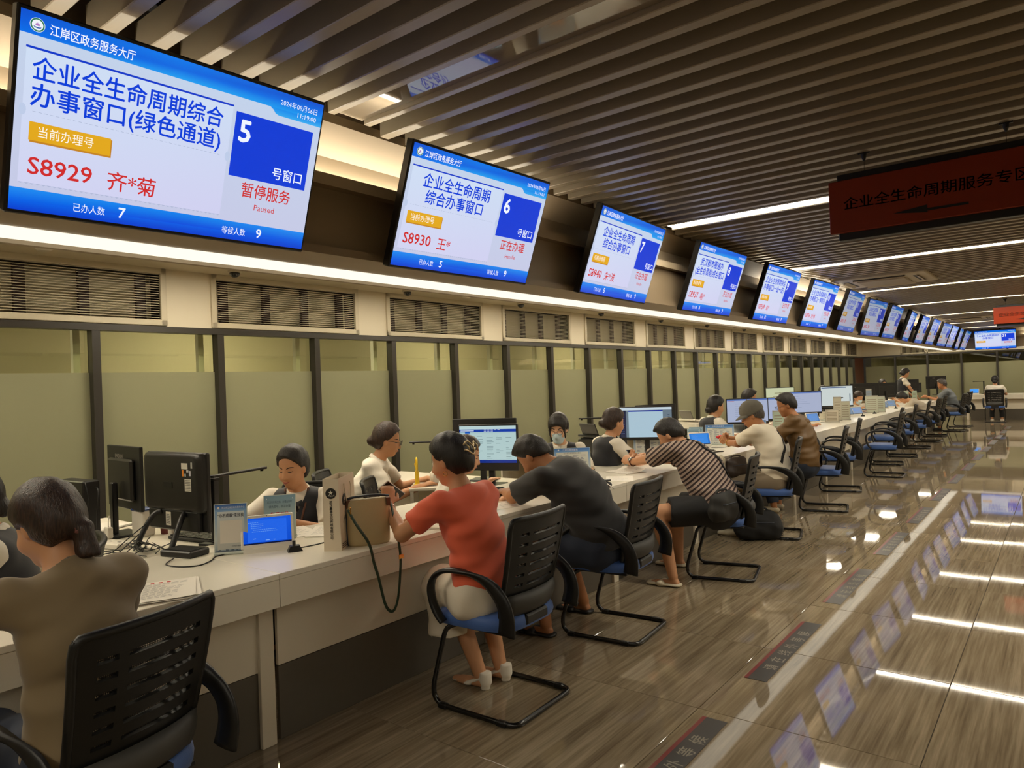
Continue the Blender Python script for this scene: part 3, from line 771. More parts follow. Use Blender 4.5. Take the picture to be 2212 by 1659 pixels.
# ------------------------------------------------------------------ chairs
blk = mat('chair_black_plastic', (22, 21, 19), 0.42, spec=.4); tube_m = mat('chair_black_tube', (16, 15, 14), 0.22, spec=.6)
seat_m = mat('chair_blue_fabric', (56, 92, 158), 0.55, bump=.15, bscale=400, sheen=.2); seat_k = mat('chair_dark_fabric', (30, 30, 32), 0.7)
lum_m = mat('chair_lumbar_grey', (62, 60, 56), 0.6)
def net_mat():
    m = bpy.data.materials.new('chair_net'); m.use_nodes = True; nt = m.node_tree; b = nt.nodes['Principled BSDF']
    b.inputs['Base Color'].default_value = (*lin((24, 23, 22)), 1); b.inputs['Roughness'].default_value = .7
    tr = nt.nodes.new('ShaderNodeBsdfTransparent'); mx = nt.nodes.new('ShaderNodeMixShader')
    tc = nt.nodes.new('ShaderNodeTexCoord'); ck = nt.nodes.new('ShaderNodeTexVoronoi'); ck.inputs['Scale'].default_value = 190; ck.inputs['Randomness'].default_value = .15
    th = nt.nodes.new('ShaderNodeMath'); th.operation = 'LESS_THAN'; th.inputs[1].default_value = .36
    nt.links.new(tc.outputs['Object'], ck.inputs['Vector']); nt.links.new(ck.outputs[0], th.inputs[0])
    nt.links.new(th.outputs[0], mx.inputs[0]); nt.links.new(b.outputs[0], mx.inputs[1]); nt.links.new(tr.outputs[0], mx.inputs[2])
    nt.links.new(mx.outputs[0], nt.nodes['Material Output'].inputs[0]); return m
net_m = net_mat()
def back_pt(u, v):
    """u across -1..1, v up 0..1 ; local x forward"""
    x = -.175 - .015 * math.sin(v * PI) - .10 * max(v, 0.0) ** 1.3
    hw = .195 + .025 * v
    x += .035 * (u * u)                      # wraps forward at the sides
    return (x, u * hw, .475 + .445 * v)
def backrest(parent, ni=29, nj=17):
    P = [[back_pt(-1 + 2 * j / (nj - 1), i / (ni - 1)) for j in range(nj)] for i in range(ni)]
    rows = {}
    for r_ in range(8):
        i0 = 5 + r_ * 3 - (0 if r_ < 4 else 0); rows[i0] = r_
    def mask(i, j):
        if i < 4 or i > ni - 4 or j < 2 or j > nj - 4: return True
        if i in rows and i < ni - 4:
            r_ = rows[i]
            if j == 5 + (r_ % 2) * 0 or j == 11: return r_ < 0 or (j == 11)
            return False
        return True
    g = G(); g.shell(P, mask, .014); b_ = g.build('backrest', blk, parent, True, 45)
    g = G(); ring = [back_pt(-1 + 2 * j / 12, 0) for j in range(13)] + [back_pt(1, i / 10) for i in range(1, 10)] + [back_pt(1 - .02, .97), back_pt(.93, 1.0)] + [back_pt(.93 - 1.86 * j / 12, 1.005) for j in range(1, 13)] + [back_pt(-.98, .97)] + [back_pt(-1, 1 - i / 10) for i in range(1, 10)]
    g.tube(ring, .013, 8, closed=True); g.build('back_frame', blk, b_, True)
    P2 = [[Vector(p) + Vector((.009, 0, 0)) for p in row] for row in P]
    g = G(); g.add([P2[i][j] for i in range(3, ni - 3) for j in range(2, nj - 2)], [((i) * (nj - 4) + j, (i + 1) * (nj - 4) + j, (i + 1) * (nj - 4) + j + 1, i * (nj - 4) + j + 1) for i in range(ni - 7) for j in range(nj - 5)])
    g.build('net', net_m, b_)
    g = G(); Q = [[Vector(back_pt(-.97 + 1.94 * j / 10, -.03 + .24 * i / 4)) - Vector((.012 + .036 * math.sin(PI * i / 4) ** .6 * (1 - (j / 5 - 1) ** 2 * .6), 0, 0)) for j in range(11)] for i in range(5)]
    g.shell(Q, lambda i, j: True, .014); g.build('lumbar_pad', lum_m, b_, True)
    return b_
def seat(parent, m):
    g = G(); n = 28; vs = []; fs = []
    rings = [(0.82, .402), (.97, .406), (1.0, .428), (.985, .454), (.93, .468), (.75, .474), (.3, .470)]
    for s_, z in rings:
        for i in range(n):
            a = 2 * PI * i / n; c, s2 = math.cos(a), math.sin(a)
            e = 4.0; r_ = (abs(c) ** e + abs(s2) ** e) ** (-1 / e)
            x = .035 + .245 * r_ * c * s_; y = (.246 - .012 * (1 - c) / 2) * r_ * s2 * s_
            vs.append((x, y, z - (.018 * max(0, (x - .18) / .08)) ))
    for k in range(len(rings) - 1): fs += [(k * n + i, k * n + (i + 1) % n, (k + 1) * n + (i + 1) % n, (k + 1) * n + i) for i in range(n)]
    fs += [tuple(range(n - 1, -1, -1)), tuple(range((len(rings) - 1) * n, len(rings) * n))]
    g.add(vs, fs); return g.build('seat', m, parent, True, 60)
def armrest(parent, s_):
    pts = [(-.225, .425), (-.235, .50), (-.215, .575), (-.15, .635), (-.05, .668), (.05, .678), (.13, .668), (.185, .635), (.207, .585), (.20, .52), (.175, .46), (.145, .425)]
    path = smooth_path([(x, s_ * (.262 + .012 * math.sin(PI * (z - .42) / .3)), z) for x, z in pts], 4)
    n = len(path); ry = []; rx = []
    for i in range(n):
        t = i / (n - 1)
        rx.append(.013); ry.append(.048 - .022 * min(1, t / .4) if t < .4 else .026)
    # flat loop: wide along the side plane at the rear, flat on top
    up = []
    for i in range(n):
        t = i / (n - 1); d = (path[min(i + 1, n - 1)] - path[max(i - 1, 0)]).normalized()
        inpl = d.cross(Vector((0, s_, 0))).normalized()
        k = 1 - min(1, max(0, (t - .25) / .2)) if t < .6 else 0
        up.append((inpl * k + Vector((0, 1, 0)) * (1 - k)).normalized())
    g = G(); g.tube(path, rx, 8, ry=ry, up=up); o = g.build('armrest', blk, parent, True)
    g = G()
    for x, z in ((-.215, .50), (-.20, .56)): g.cyl((x, s_ * .272, z), (x, s_ * .279, z), .008, n=10)
    g.build('bolt', tube_m, o)
    return o
def visitor_chair(label, seatmat=seat_m):
    t = thing('visitor_chair', label, 'chair', (0, 0, 0), 0, 'blue seated visitor chairs along the counter')
    r_ = .0125
    side = lambda s_: [(.11, s_ * .19, .405), (.16, s_ * .225, .38), (.185, s_ * .235, .30), (.225, s_ * .236, .17), (.245, s_ * .236, .10), (.243, s_ * .236, .05), (.215, s_ * .236, .02), (.17, s_ * .236, .0125), (-.10, s_ * .236, .0125), (-.19, s_ * .234, .0125), (-.228, s_ * .21, .0125), (-.235, s_ * .15, .0125)]
    a, b_ = side(1), side(-1)
    path = smooth_path(a + [(-.235, 0, .0125)] + b_[::-1], 4)
    g = G(); g.tube(path, r_, 8); f = g.build('sled_frame', tube_m, t, True)
    g = G()
    for x in (.19, -.16):
        for s_ in (-1, 1): pass
    for x in (.19, -.16):
        for s_ in (-1, 1):
            g2 = G(); g2.box((x, s_ * .236, .012), (.05, .03, .024), ch=.004); g2.build('foot_pad', blk, f)
    g = G(); g.box((.0, 0, .396), (.34, .40, .014), ch=.004); g.build('seat_plate', blk, t)
    seat(t, seatmat); backrest(t)
    for s_ in (-1, 1): armrest(t, s_)
    g = G(); g.box((-.19, 0, .44), (.05, .18, .05), ch=.01); g.build('back_bracket', blk, t)
    return t
CH = [(-2.27, .86, 14, 'black mesh chair with blue seat under the woman in the olive top'), (-2.215, 2.67, 2, 'black mesh chair with blue seat under the woman in the orange top'), (-2.25, 3.82, 5, 'black mesh chair with blue seat under the man in the black shirt'),
      (-2.165, 5.37, 13, 'black mesh chair with blue seat under the man in the striped shirt'), (-2.285, 6.92, 14, 'black mesh chair with blue seat behind the man in the grey cap'), (-2.24, 8.52, 12, 'black mesh chair with a black backpack on its blue seat'),
      (-2.42, 10.02, 12, 'empty blue seated chair right behind the backpack chair'), (-2.18, 11.61, 3, 'empty blue seated chair pulled out farther, second beyond the backpack'), (-2.44, 13.15, 8, 'empty blue seated chair, third beyond the backpack'), (-2.43, 14.42, 10, 'empty blue seated chair, fourth beyond the backpack'),
      (-2.45, 16.1, 6, 'empty blue seated chair, fifth beyond the backpack'), (-2.44, 17.6, -5, 'blue seated chair of the woman bending over the counter'), (-2.52, 19.1, 0, 'empty blue seated chair between the bending woman and the man in the polo shirt'), (-2.29, 20.75, -8, 'blue seated chair of the man in the grey polo shirt'), (-2.33, 22.3, -10, 'last blue seated chair of the long counter')]
c0 = None
for x, y, d, lb in CH:
    if c0 is None: c0 = visitor_chair(lb); c0.location = (x, y, 0); c0.rotation_euler = (0, 0, PI + rad(d))
    else: dup(c0, (x, y, 0), PI + rad(d), lb)
dup(c0, (-1.70, 24.25, 0), PI / 2 + rad(4), 'black mesh chair at the far counter with its back to the camera')
def staff_chair(label, loc, rz):
    t = thing('office_chair', label, 'chair', loc, rz, 'black office chairs behind the counter')
    seat(t, seat_k); backrest(t)
    g = G(); g.cyl((0, 0, .09), (0, 0, .41), .025, n=12); g.build('column', tube_m, t)
    for k in range(5):
        a = 2 * PI * k / 5 + .3; c, s_ = math.cos(a), math.sin(a)
        g = G(); g.tube([(0, 0, .10), (c * .15, s_ * .15, .09), (c * .28, s_ * .28, .065)], [.022, .018, .013], 6); l_ = g.build('leg', blk, t)
        g = G(); g.cyl((c * .28 - s_ * .02, s_ * .28 + c * .02, .03), (c * .28 + s_ * .02, s_ * .28 - c * .02, .03), .03, n=12); g.build('caster', blk, l_)
    for s_ in (-1, 1): armrest(t, s_)
    g = G(); g.box((-.17, 0, .44), (.12, .1, .04), ch=.01); g.build('back_bracket', blk, t)
    return t
# ------------------------------------------------------------------ people: implicit bodies turned into one continuous surface
class Field:
    def __init__(s, lo, hi, h):
        s.lo = np.array(lo, np.float32); s.h = h
        s.n = np.ceil((np.array(hi) - np.array(lo)) / h).astype(int) + 1
        s.V = np.full(s.n, 0.5, np.float32)
    def _sub(s, lo, hi):
        a = np.clip(np.floor((np.array(lo) - s.lo) / s.h).astype(int), 0, s.n); b = np.clip(np.ceil((np.array(hi) - s.lo) / s.h).astype(int) + 1, 0, s.n)
        if np.any(b <= a): return None, None
        ax = [s.lo[i] + s.h * np.arange(a[i], b[i], dtype=np.float32) for i in range(3)]
        return tuple(slice(a[i], b[i]) for i in range(3)), (ax[0][:, None, None], ax[1][None, :, None], ax[2][None, None, :])
    def _mix(s, sl, d, k, neg):
        V = s.V[sl]
        if neg:
            d = -d
            if k > 0:
                hh = np.clip(.5 - .5 * (V - d) / k, 0, 1); s.V[sl] = V * (1 - hh) + d * hh + k * hh * (1 - hh)
            else: s.V[sl] = np.maximum(V, d)
        elif k > 0:
            hh = np.clip(.5 + .5 * (V - d) / k, 0, 1); s.V[sl] = V * (1 - hh) + d * hh - k * hh * (1 - hh)
        else: s.V[sl] = np.minimum(V, d)
    def cone(s, a, b, ra, rb=None, k=.02, q=1.0, u=None, flat=False, flat0=False, neg=False, cut=None):
        rb = ra if rb is None else rb
        a = np.array(a, np.float32); b = np.array(b, np.float32); R = max(ra, rb) * 1.02 + k + s.h * 2
        sl, P = s._sub(np.minimum(a, b) - R, np.maximum(a, b) + R)
        if sl is None: return s
        d = b - a; L = float(np.linalg.norm(d)) + 1e-9; dn = d / L
        x, y, z = P[0] - a[0], P[1] - a[1], P[2] - a[2]
        t = (x * dn[0] + y * dn[1] + z * dn[2]) / L; tc = np.clip(t, 0, 1); r = ra + (rb - ra) * tc
        if q == 1.0:
            m = tc * L
            D = np.sqrt((x - dn[0] * m) ** 2 + (y - dn[1] * m) ** 2 + (z - dn[2] * m) ** 2) - r
        else:
            u = np.array(u, np.float32); u = u - dn * float(u @ dn); u /= np.linalg.norm(u) + 1e-9; v = np.cross(dn, u)
            p = x * u[0] + y * u[1] + z * u[2]; w_ = (x * v[0] + y * v[1] + z * v[2]) / q; o = (t - tc) * L / max(q, .6)
            D = (np.sqrt(p * p + w_ * w_ + o * o) - r) * (q ** .5)
        if flat: D = np.maximum(D, (t - 1) * L)
        if flat0: D = np.maximum(D, -t * L)
        s._mix(sl, D, k, neg); return s
    def ell(s, c, r, F=None, k=.02, neg=False):
        """F = three axis vectors matching r"""
        c = np.array(c, np.float32); R = max(r) + k + s.h * 2
        sl, P = s._sub(c - R, c + R)
        if sl is None: return s
        x, y, z = P[0] - c[0], P[1] - c[1], P[2] - c[2]
        if F is None: p = (x, y, z)
        else: p = tuple(x * f[0] + y * f[1] + z * f[2] for f in F)
        k0 = np.sqrt((p[0] / r[0]) ** 2 + (p[1] / r[1]) ** 2 + (p[2] / r[2]) ** 2); k1 = np.sqrt((p[0] / r[0] ** 2) ** 2 + (p[1] / r[1] ** 2) ** 2 + (p[2] / r[2] ** 2) ** 2) + 1e-6
        s._mix(sl, k0 * (k0 - 1) / k1, k, neg); return s
    def plane(s, p, n, k=0.0, near=None, rad_=.3):
        """keeps the side opposite to n (optionally only near a point)"""
        n = np.array(n, np.float32); n /= np.linalg.norm(n); p = np.array(p, np.float32)
        if near is None: sl, P = s._sub(s.lo, s.lo + s.n * s.h)
        else: sl, P = s._sub(np.array(near) - rad_, np.array(near) + rad_)
        if sl is None: return s
        D = (P[0] - p[0]) * n[0] + (P[1] - p[1]) * n[1] + (P[2] - p[2]) * n[2]
        V = s.V[sl]
        if k > 0:
            hh = np.clip(.5 - .5 * (V - D) / k, 0, 1); s.V[sl] = V * (1 - hh) + D * hh + k * hh * (1 - hh)
        else: s.V[sl] = np.maximum(V, D)
        return s
    def folds(s, amp, f, mask=None):
        sl, P = s._sub(s.lo, s.lo + s.n * s.h); s.V += (amp * f(*P)).astype(np.float32); return s
    def at(s, p):
        q = (np.array(p) - s.lo) / s.h
        i = np.clip(np.floor(q).astype(int), 0, s.n - 2); f = np.clip(q - i, 0, 1)
        c = s.V[i[0]:i[0] + 2, i[1]:i[1] + 2, i[2]:i[2] + 2]
        c = c[0] * (1 - f[0]) + c[1] * f[0]; c = c[0] * (1 - f[1]) + c[1] * f[1]
        return float(c[0] * (1 - f[2]) + c[1] * f[2])
    def cast(s, p, d, L=.4, step=.004):
        """march from p along d until inside; returns the surface point"""
        p = np.array(p, float); d = np.array(d, float); d /= np.linalg.norm(d); t = 0
        while t < L:
            if s.at(p + d * t) < 0: return p + d * (t - step / 2)
            t += step
        return None
    def nets(s):
        V = s.V; ins = V < 0; n = s.n
        cnt = np.zeros(n - 1, np.int8); cs = [(a, b, c) for a in (0, 1) for b in (0, 1) for c in (0, 1)]
        for a, b, c in cs: cnt += ins[a:n[0] - 1 + a, b:n[1] - 1 + b, c:n[2] - 1 + c]
        act = (cnt > 0) & (cnt < 8); I = np.argwhere(act)
        idx = np.full(n - 1, -1, np.int32); idx[act] = np.arange(len(I))
        val = {c: V[I[:, 0] + c[0], I[:, 1] + c[1], I[:, 2] + c[2]] for c in cs}
        acc = np.zeros((len(I), 3), np.float32); num = np.zeros(len(I), np.float32)
        for c in cs:
            for ax in range(3):
                if c[ax] == 1: continue
                e = list(c); e[ax] = 1; e = tuple(e); v0, v1 = val[c], val[e]; m = (v0 < 0) != (v1 < 0)
                t = np.where(m, v0 / np.where(m, v0 - v1, 1), 0)
                for b in range(3): acc[:, b] += np.where(m, c[b] + (t if b == ax else 0), 0)
                num += m
        P = s.lo + s.h * (I + acc / num[:, None])
        Q = []
        for ax in range(3):
            b, c = (ax + 1) % 3, (ax + 2) % 3
            sa = [slice(None)] * 3; sb = [slice(None)] * 3; sa[ax] = slice(0, -1); sb[ax] = slice(1, None)
            for o in (b, c): sa[o] = slice(1, -1); sb[o] = slice(1, -1)
            A, B = ins[tuple(sa)], ins[tuple(sb)]
            E = np.argwhere(A != B); sg = A[tuple(E.T)]
            E = E.copy(); E[:, b] += 1; E[:, c] += 1
            def ci(db, dc):
                J = E.copy(); J[:, b] += db; J[:, c] += dc; return idx[J[:, 0], J[:, 1], J[:, 2]]
            q = np.stack([ci(-1, -1), ci(0, -1), ci(0, 0), ci(-1, 0)], 1)
            q = np.where(sg[:, None], q, q[:, ::-1]); Q.append(q)
        return P, np.concatenate(Q)
    def build(s, name, m, parent=None, relax=1):
        P, Q = s.nets()
        if len(P) == 0: return None
        for _ in range(relax):
            A = np.zeros_like(P); N = np.zeros(len(P), np.float32)
            for i in range(4):
                np.add.at(A, Q[:, i], P[Q[:, (i + 1) % 4]]); np.add.at(N, Q[:, i], 1)
                np.add.at(A, Q[:, i], P[Q[:, (i - 1) % 4]]); np.add.at(N, Q[:, i], 1)
            P = P * .5 + .5 * A / np.maximum(N, 1)[:, None]
        me = bpy.data.meshes.new(name)
        me.vertices.add(len(P)); me.vertices.foreach_set('co', P.astype(np.float32).ravel())
        me.loops.add(Q.size); me.loops.foreach_set('vertex_index', Q.astype(np.int32).ravel())
        me.polygons.add(len(Q)); me.polygons.foreach_set('loop_start', np.arange(0, Q.size, 4, dtype=np.int32))
        me.update(calc_edges=True); me.polygons.foreach_set('use_smooth', np.ones(len(Q), bool))
        me.materials.append(m); me.update()
        o = bpy.data.objects.new(name, me); COL.objects.link(o)
        if parent is not None: o.parent = parent
        return o

skin_m = {'a': mat('skin_warm', (196, 144, 106), .48, spec=.35, noise=.04, nscale=30), 'b': mat('skin_tan', (172, 118, 80), .48, spec=.35, noise=.05, nscale=30), 'c': mat('skin_fair', (220, 172, 136), .48, spec=.35, noise=.04, nscale=30)}
def hair_mat(name, c):
    if name in MATS: return MATS[name]
    m = mat(name, c, .40, spec=.45); nt = m.node_tree; b = nt.nodes['Principled BSDF']; L = nt.links
    tc = nt.nodes.new('ShaderNodeTexCoord'); mp = nt.nodes.new('ShaderNodeMapping'); mp.inputs['Scale'].default_value = (1, 1, .12); L.new(tc.outputs['Object'], mp.inputs[0])
    n = nt.nodes.new('ShaderNodeTexNoise'); n.inputs['Scale'].default_value = 210; n.inputs['Detail'].default_value = 3; n.inputs['Distortion'].default_value = .6; L.new(mp.outputs[0], n.inputs['Vector'])
    cr = nt.nodes.new('ShaderNodeValToRGB'); cr.color_ramp.elements[0].position = .35; cr.color_ramp.elements[1].position = .72
    cl = lin(c); cr.color_ramp.elements[0].color = (*[x * .55 for x in cl], 1); cr.color_ramp.elements[1].color = (*[min(1, x * 2.4) for x in cl], 1)
    L.new(n.outputs[0], cr.inputs[0]); L.new(cr.outputs[0], b.inputs['Base Color'])
    bp = nt.nodes.new('ShaderNodeBump'); bp.inputs['Strength'].default_value = .8; bp.inputs['Distance'].default_value = .004; L.new(n.outputs[0], bp.inputs['Height']); L.new(bp.outputs[0], b.inputs['Normal'])
    return m
hair_k = hair_mat('hair_black', (22, 17, 14)); hair_b = hair_mat('hair_dark_brown', (42, 27, 19)); hair_g = hair_mat('hair_greying', (64, 58, 54))
brow_m = mat('brow_dark', (40, 28, 22), .7); lip_m = mat('lips', (168, 84, 72), .45); lens_f = mat('spectacle_frame', (24, 22, 22), .3, spec=.6); gold = mat('gold_metal', (214, 170, 92), .25, metal=1)
shoe_k = mat('shoe_black', (24, 22, 21), .4); white_cl = mat('white_cotton', (228, 220, 204), .75, sheen=.2); vest_m = mat('navy_vest', (23, 24, 32), .75, sheen=.2); navy_tr = mat('dark_trousers', (30, 30, 36), .75)
mask_m = mat('mask_blue_white', (196, 214, 220), .75)
V3 = lambda *a: np.array(a, float)
def unit(a): a = np.array(a, float); return a / (np.linalg.norm(a) + 1e-9)
def ik(S, T, l1, l2, hint):
    d = T - S; L = np.linalg.norm(d); m = (l1 + l2) * .998
    if L > m: T = S + d / L * m; d = T - S; L = m
    n = unit(d); a = (l1 * l1 - l2 * l2 + L * L) / (2 * L); h = math.sqrt(max(l1 * l1 - a * a, 0))
    hh = np.array(hint, float); hh = unit(hh - n * (hh @ n)); return S + n * a + hh * h, T
def hand(F, wr, d, n, side, curl=.5, s=1.0, fingers=True, grip=None):
    """d = pointing direction, n = palm normal, side = towards the thumb"""
    d, n = unit(d), unit(n); n = unit(n - d * (n @ d)); sd = unit(side); sd = unit(sd - d * (sd @ d) - n * (sd @ n))
    F.cone(wr - d * .01, wr + d * .082 * s, .028 * s, .040 * s, k=.012, q=.42, u=sd)
    if not fingers:
        F.cone(wr + d * .07 * s, wr + d * .12 * s + n * .02, .034 * s, .026 * s, k=.012, q=.5, u=sd); return
    for i, (off, ln) in enumerate(((.029, .066), (.010, .076), (-.009, .071), (-.027, .055))):
        b = wr + d * .080 * s + sd * off * s; l1, l2 = ln * .52 * s, ln * .55 * s
        c1 = curl * (.75 + .08 * i); c2 = curl * (1.9 + .1 * i)
        p1 = b + (d * math.cos(c1) + n * math.sin(c1)) * l1; p2 = p1 + (d * math.cos(c2) + n * math.sin(c2)) * l2
        F.cone(b - d * .02, p1, .0098 * s, .0090 * s, k=.004); F.cone(p1, p2, .0090 * s, .0076 * s, k=.003)
    t0 = wr + d * .022 * s + sd * .026 * s; t1 = t0 + unit(d * .65 + sd * .75 + n * .25) * .042 * s; t2 = t1 + unit(d * .9 + sd * .1 + n * .45) * .033 * s
    F.cone(t0 - sd * .012, t1, .0135 * s, .0115 * s, k=.008); F.cone(t1, t2, .0112 * s, .0088 * s, k=.004)

def person(label, loc, rz, hip=.53, s=1.0, lean=(.15, .3), side=0.0, twist=0.0, headp=.3, heady=0.0, headr=0.0, neckf=.35, Lh=(.45, .15, .80), Rh=(.45, -.15, .80), Lhint=(0, .6, -1), Rhint=(0, -.6, -1), hands=None,
           girth=1.0, sex='f', skin='a', hair='bun', hairmat=None, top=None, sleeve=.75, topfit=.010, wrinkle=.0035, vest=False, collar=False, bottom='trousers', botmat=None, legs=True, knees=((.40, .11, .50), (.40, -.11, .50)), feet=((.34, .12, .0), (.34, -.12, .0)), shoes=shoe_k, shoekind='shoe',
           face=False, glasses=False, h=.008, fingers=True, cap=None, mask=False, stand=False, skirt=False, name='person', neckline=.0, hood=False):
    P0 = V3(0, 0, hip); l1, l2 = .24 * s, .27 * s
    a1, a2 = lean; sx = math.sin(side)
    waist = P0 + V3(math.sin(a1), -sx * .6, math.cos(a1)) * l1
    d2 = unit(V3(math.sin(a2), -sx, math.cos(a2))); nb = waist + d2 * l2
    lat = unit(V3(-math.sin(twist), math.cos(twist), 0)); lat = unit(lat - d2 * (lat @ d2)); fw = np.cross(lat, d2)
    lat0 = V3(0, 1, 0)
    sw = (.165 if sex == 'f' else .192) * s
    sh = {1: nb - d2 * .045 * s + lat * sw, -1: nb - d2 * .045 * s - lat * sw}
    # head frame
    nd = unit(V3(math.sin(neckf), 0, math.cos(neckf))); hc0 = nb + nd * .085 * s
    cy, sy = math.cos(heady), math.sin(heady); f0 = V3(cy, sy, 0); f = unit(f0 * math.cos(headp) - V3(0, 0, 1) * math.sin(headp)); le = V3(-sy, cy, 0)
    u = np.cross(f, le)
    if headr: le, u = le * math.cos(headr) + u * math.sin(headr), u * math.cos(headr) - le * math.sin(headr)
    hs = s ** .5 * (1.0 if sex == 'f' else 1.03)
    hc = hc0 + u * .075 * hs + f * .02
    HF = (f, le, u)
    def hp(x, y, z): return hc + (f * x + le * y + u * z) * hs
    arm1, arm2 = .275 * s, .245 * s
    el, wr = {}, {}
    for sg, T, hint in ((1, Lh, Lhint), (-1, Rh, Rhint)): el[sg], wr[sg] = ik(sh[sg], np.array(T, float), arm1, arm2, hint)
    hipj = {1: P0 + V3(0, .088 * s, 0), -1: P0 + V3(0, -.088 * s, 0)}
    kn, an = {}, {}
    for sg, k_, ft in ((1, knees[0], feet[0]), (-1, knees[1], feet[1])):
        kn[sg] = np.array(k_, float); an[sg] = np.array(ft, float) + V3(0, 0, .075)
    pts = [P0, nb, hc + V3(0, 0, .17), hc - V3(.1, 0, 0), hc + f * .15, waist] + [el[1], el[-1], wr[1], wr[-1], sh[1], sh[-1]]
    for sg in (1, -1):
        pts += [wr[sg] + unit(wr[sg] - el[sg]) * .17]
        if legs: pts += [kn[sg], an[sg], an[sg] + V3(.16, 0, -.075), an[sg] - V3(.06, 0, 0.075)]
    lo = np.min(pts, 0) - .14 * girth; hi = np.max(pts, 0) + .14 * girth
    if legs: lo[2] = min(lo[2], -.01)
    gq = girth
    # ---- body
    B = Field(lo, hi, h)
    def torso(F, o, k=.05):
        F.cone(P0 - V3(0, 0, .0), P0 + (waist - P0) * .55, (.155 if sex == 'f' else .15) * s * gq + o, (.132 if sex == 'f' else .145) * s * gq + o, k, q=.74, u=lat0)
        F.cone(P0 + (waist - P0) * .5, waist + d2 * .06, (.128 if sex == 'f' else .142) * s * gq + o, (.128 if sex == 'f' else .15) * s * gq + o, k, q=.74, u=lat)
        F.cone(waist + d2 * .04, nb - d2 * .09 * s, (.132 if sex == 'f' else .152) * s * gq + o, (.128 if sex == 'f' else .150) * s * (gq * .5 + .5) + o, k, q=.72, u=lat)
        F.cone(nb - d2 * .075 * s - lat * sw * .72, nb - d2 * .075 * s + lat * sw * .72, .062 * s * (gq * .4 + .6) + o, None, k)
        F.cone(nb - d2 * .06 * s, nb + nd * .012, .075 * s + o * .6, .050 * s + o * .2, k * .8)
        if sex == 'f' and not stand:
            pass
        if sex == 'f':
            for sg in (1, -1): F.ell(waist + d2 * .12 * s + lat * sg * .065 + fw * .075, (.055 + o, .06 + o, .06 + o), (fw, lat, d2), k * .7)
    torso(B, -.004)
    for sg in (1, -1):
        B.cone(sh[sg], el[sg], .048 * s * (gq * .5 + .5), .037 * s * (gq * .4 + .6), .03); B.cone(el[sg], wr[sg], .038 * s * (gq * .4 + .6), .0255 * s, .012)
        dd = unit(wr[sg] - el[sg]); spec = (hands or {}).get(sg, {})
        hand(B, wr[sg], spec.get('d', dd), spec.get('n', (0, 0, -1)), spec.get('s', lat * -sg), spec.get('curl', .35), .98 * s if sex == 'f' else 1.08 * s, spec.get('f', fingers))
        B.cone(hipj[sg], kn[sg], .082 * s * gq, .056 * s, .04)
        if legs:
            B.cone(kn[sg], kn[sg] + (an[sg] - kn[sg]) * .35 - V3(.012, 0, 0), .056 * s, .053 * s, .02); B.cone(kn[sg] + (an[sg] - kn[sg]) * .35 - V3(.012, 0, 0), an[sg], .052 * s, .034 * s, .02)
            B.cone(an[sg] - V3(.025, 0, .045), an[sg] + V3(.12, 0, -.058), .030, .022, .02, q=.8, u=(0, 1, 0)); B.cone(an[sg] + V3(.08, 0, -.057), an[sg] + V3(.165, 0, -.060), .034, .026, .02, q=.5, u=(0, 1, 0))
    B.cone(nb - nd * .03, hc - u * .05 * hs - f * .012, .053 * s * (.94 if sex == 'f' else 1.1), .050 * s * (.92 if sex == 'f' else 1.1), .025)
    B.ell(hp(-.012, 0, .022), (.093 * hs, .074 * hs, .098 * hs), HF, .02)
    B.ell(hp(.022, 0, -.042), (.066 * hs, .058 * hs, .074 * hs), HF, .03)
    B.ell(hp(.050, 0, -.097), (.026 * hs, .028 * hs, .021 * hs), HF, .025)
    for sg in (1, -1):
        B.ell(hp(.055, sg * .034, -.038), (.028 * hs, .026 * hs, .026 * hs), HF, .02)
        B.ell(hp(-.004, sg * .074, -.010), (.017 * hs, .009 * hs, .030 * hs), HF, .008)
    if h < .0085:
        for sg in (1, -1): B.ell(hp(.094, sg * .031, .002), (.016, .020, .011), HF, .016, neg=True)
        B.cone(hp(.082, 0, .004), hp(.101, 0, -.034), .008 * hs, .0115 * hs, .012); B.cone(hp(.09, -.011, -.038), hp(.09, .011, -.038), .008 * hs, None, .008)
        B.ell(hp(.084, 0, -.066), (.010, .022, .010), HF, .008)
    root = B.build(name, skin_m[skin], None, 1)
    tag(root, label, 'person'); root.location = loc; root.rotation_euler = (0, 0, rz)
    R = {'root': root, 'B': B, 'hp': hp, 'HF': HF, 'wr': wr, 'el': el, 'sh': sh, 'nb': nb, 'waist': waist, 'P0': P0, 'lat': lat, 'd2': d2, 'fw': fw, 'kn': kn, 'an': an, 'nd': nd, 'hs': hs}
    # ---- clothes
    if top is not None:
        T = Field(lo, hi, h); torso(T, topfit)
        for sg in (1, -1):
            if sleeve <= 1:
                e = sh[sg] + (el[sg] - sh[sg]) * sleeve; T.cone(sh[sg], e, .058 * s * (gq * .5 + .5) + topfit * .5, .052 * s * (gq * .5 + .5) + topfit, .03, flat=True)
            else:
                T.cone(sh[sg], el[sg], .056 * s * (gq * .5 + .5) + topfit * .6, .046 * s + topfit, .03); e = el[sg] + (wr[sg] - el[sg]) * (sleeve - 1); T.cone(el[sg], e, .046 * s + topfit, .036 * s + topfit, .02, flat=True)
        if skirt is False or True: T.cone(P0 + V3(-.01, 0, .03), P0 + (waist - P0) * .4, .158 * s * gq + topfit, .15 * s * gq + topfit, .03, q=.78, u=lat0)
        T.plane(P0 + V3(0, 0, -.015 if not stand else -.10), V3(-math.sin(a1) * .3, 0, -1))
        # neck opening
        T.cone(nb + nd * (.002 - neckline), nb + nd * .12, .058 * s, .075 * s, .006, neg=True, flat0=False)
        ph = [random.uniform(0, 6) for _ in range(6)]
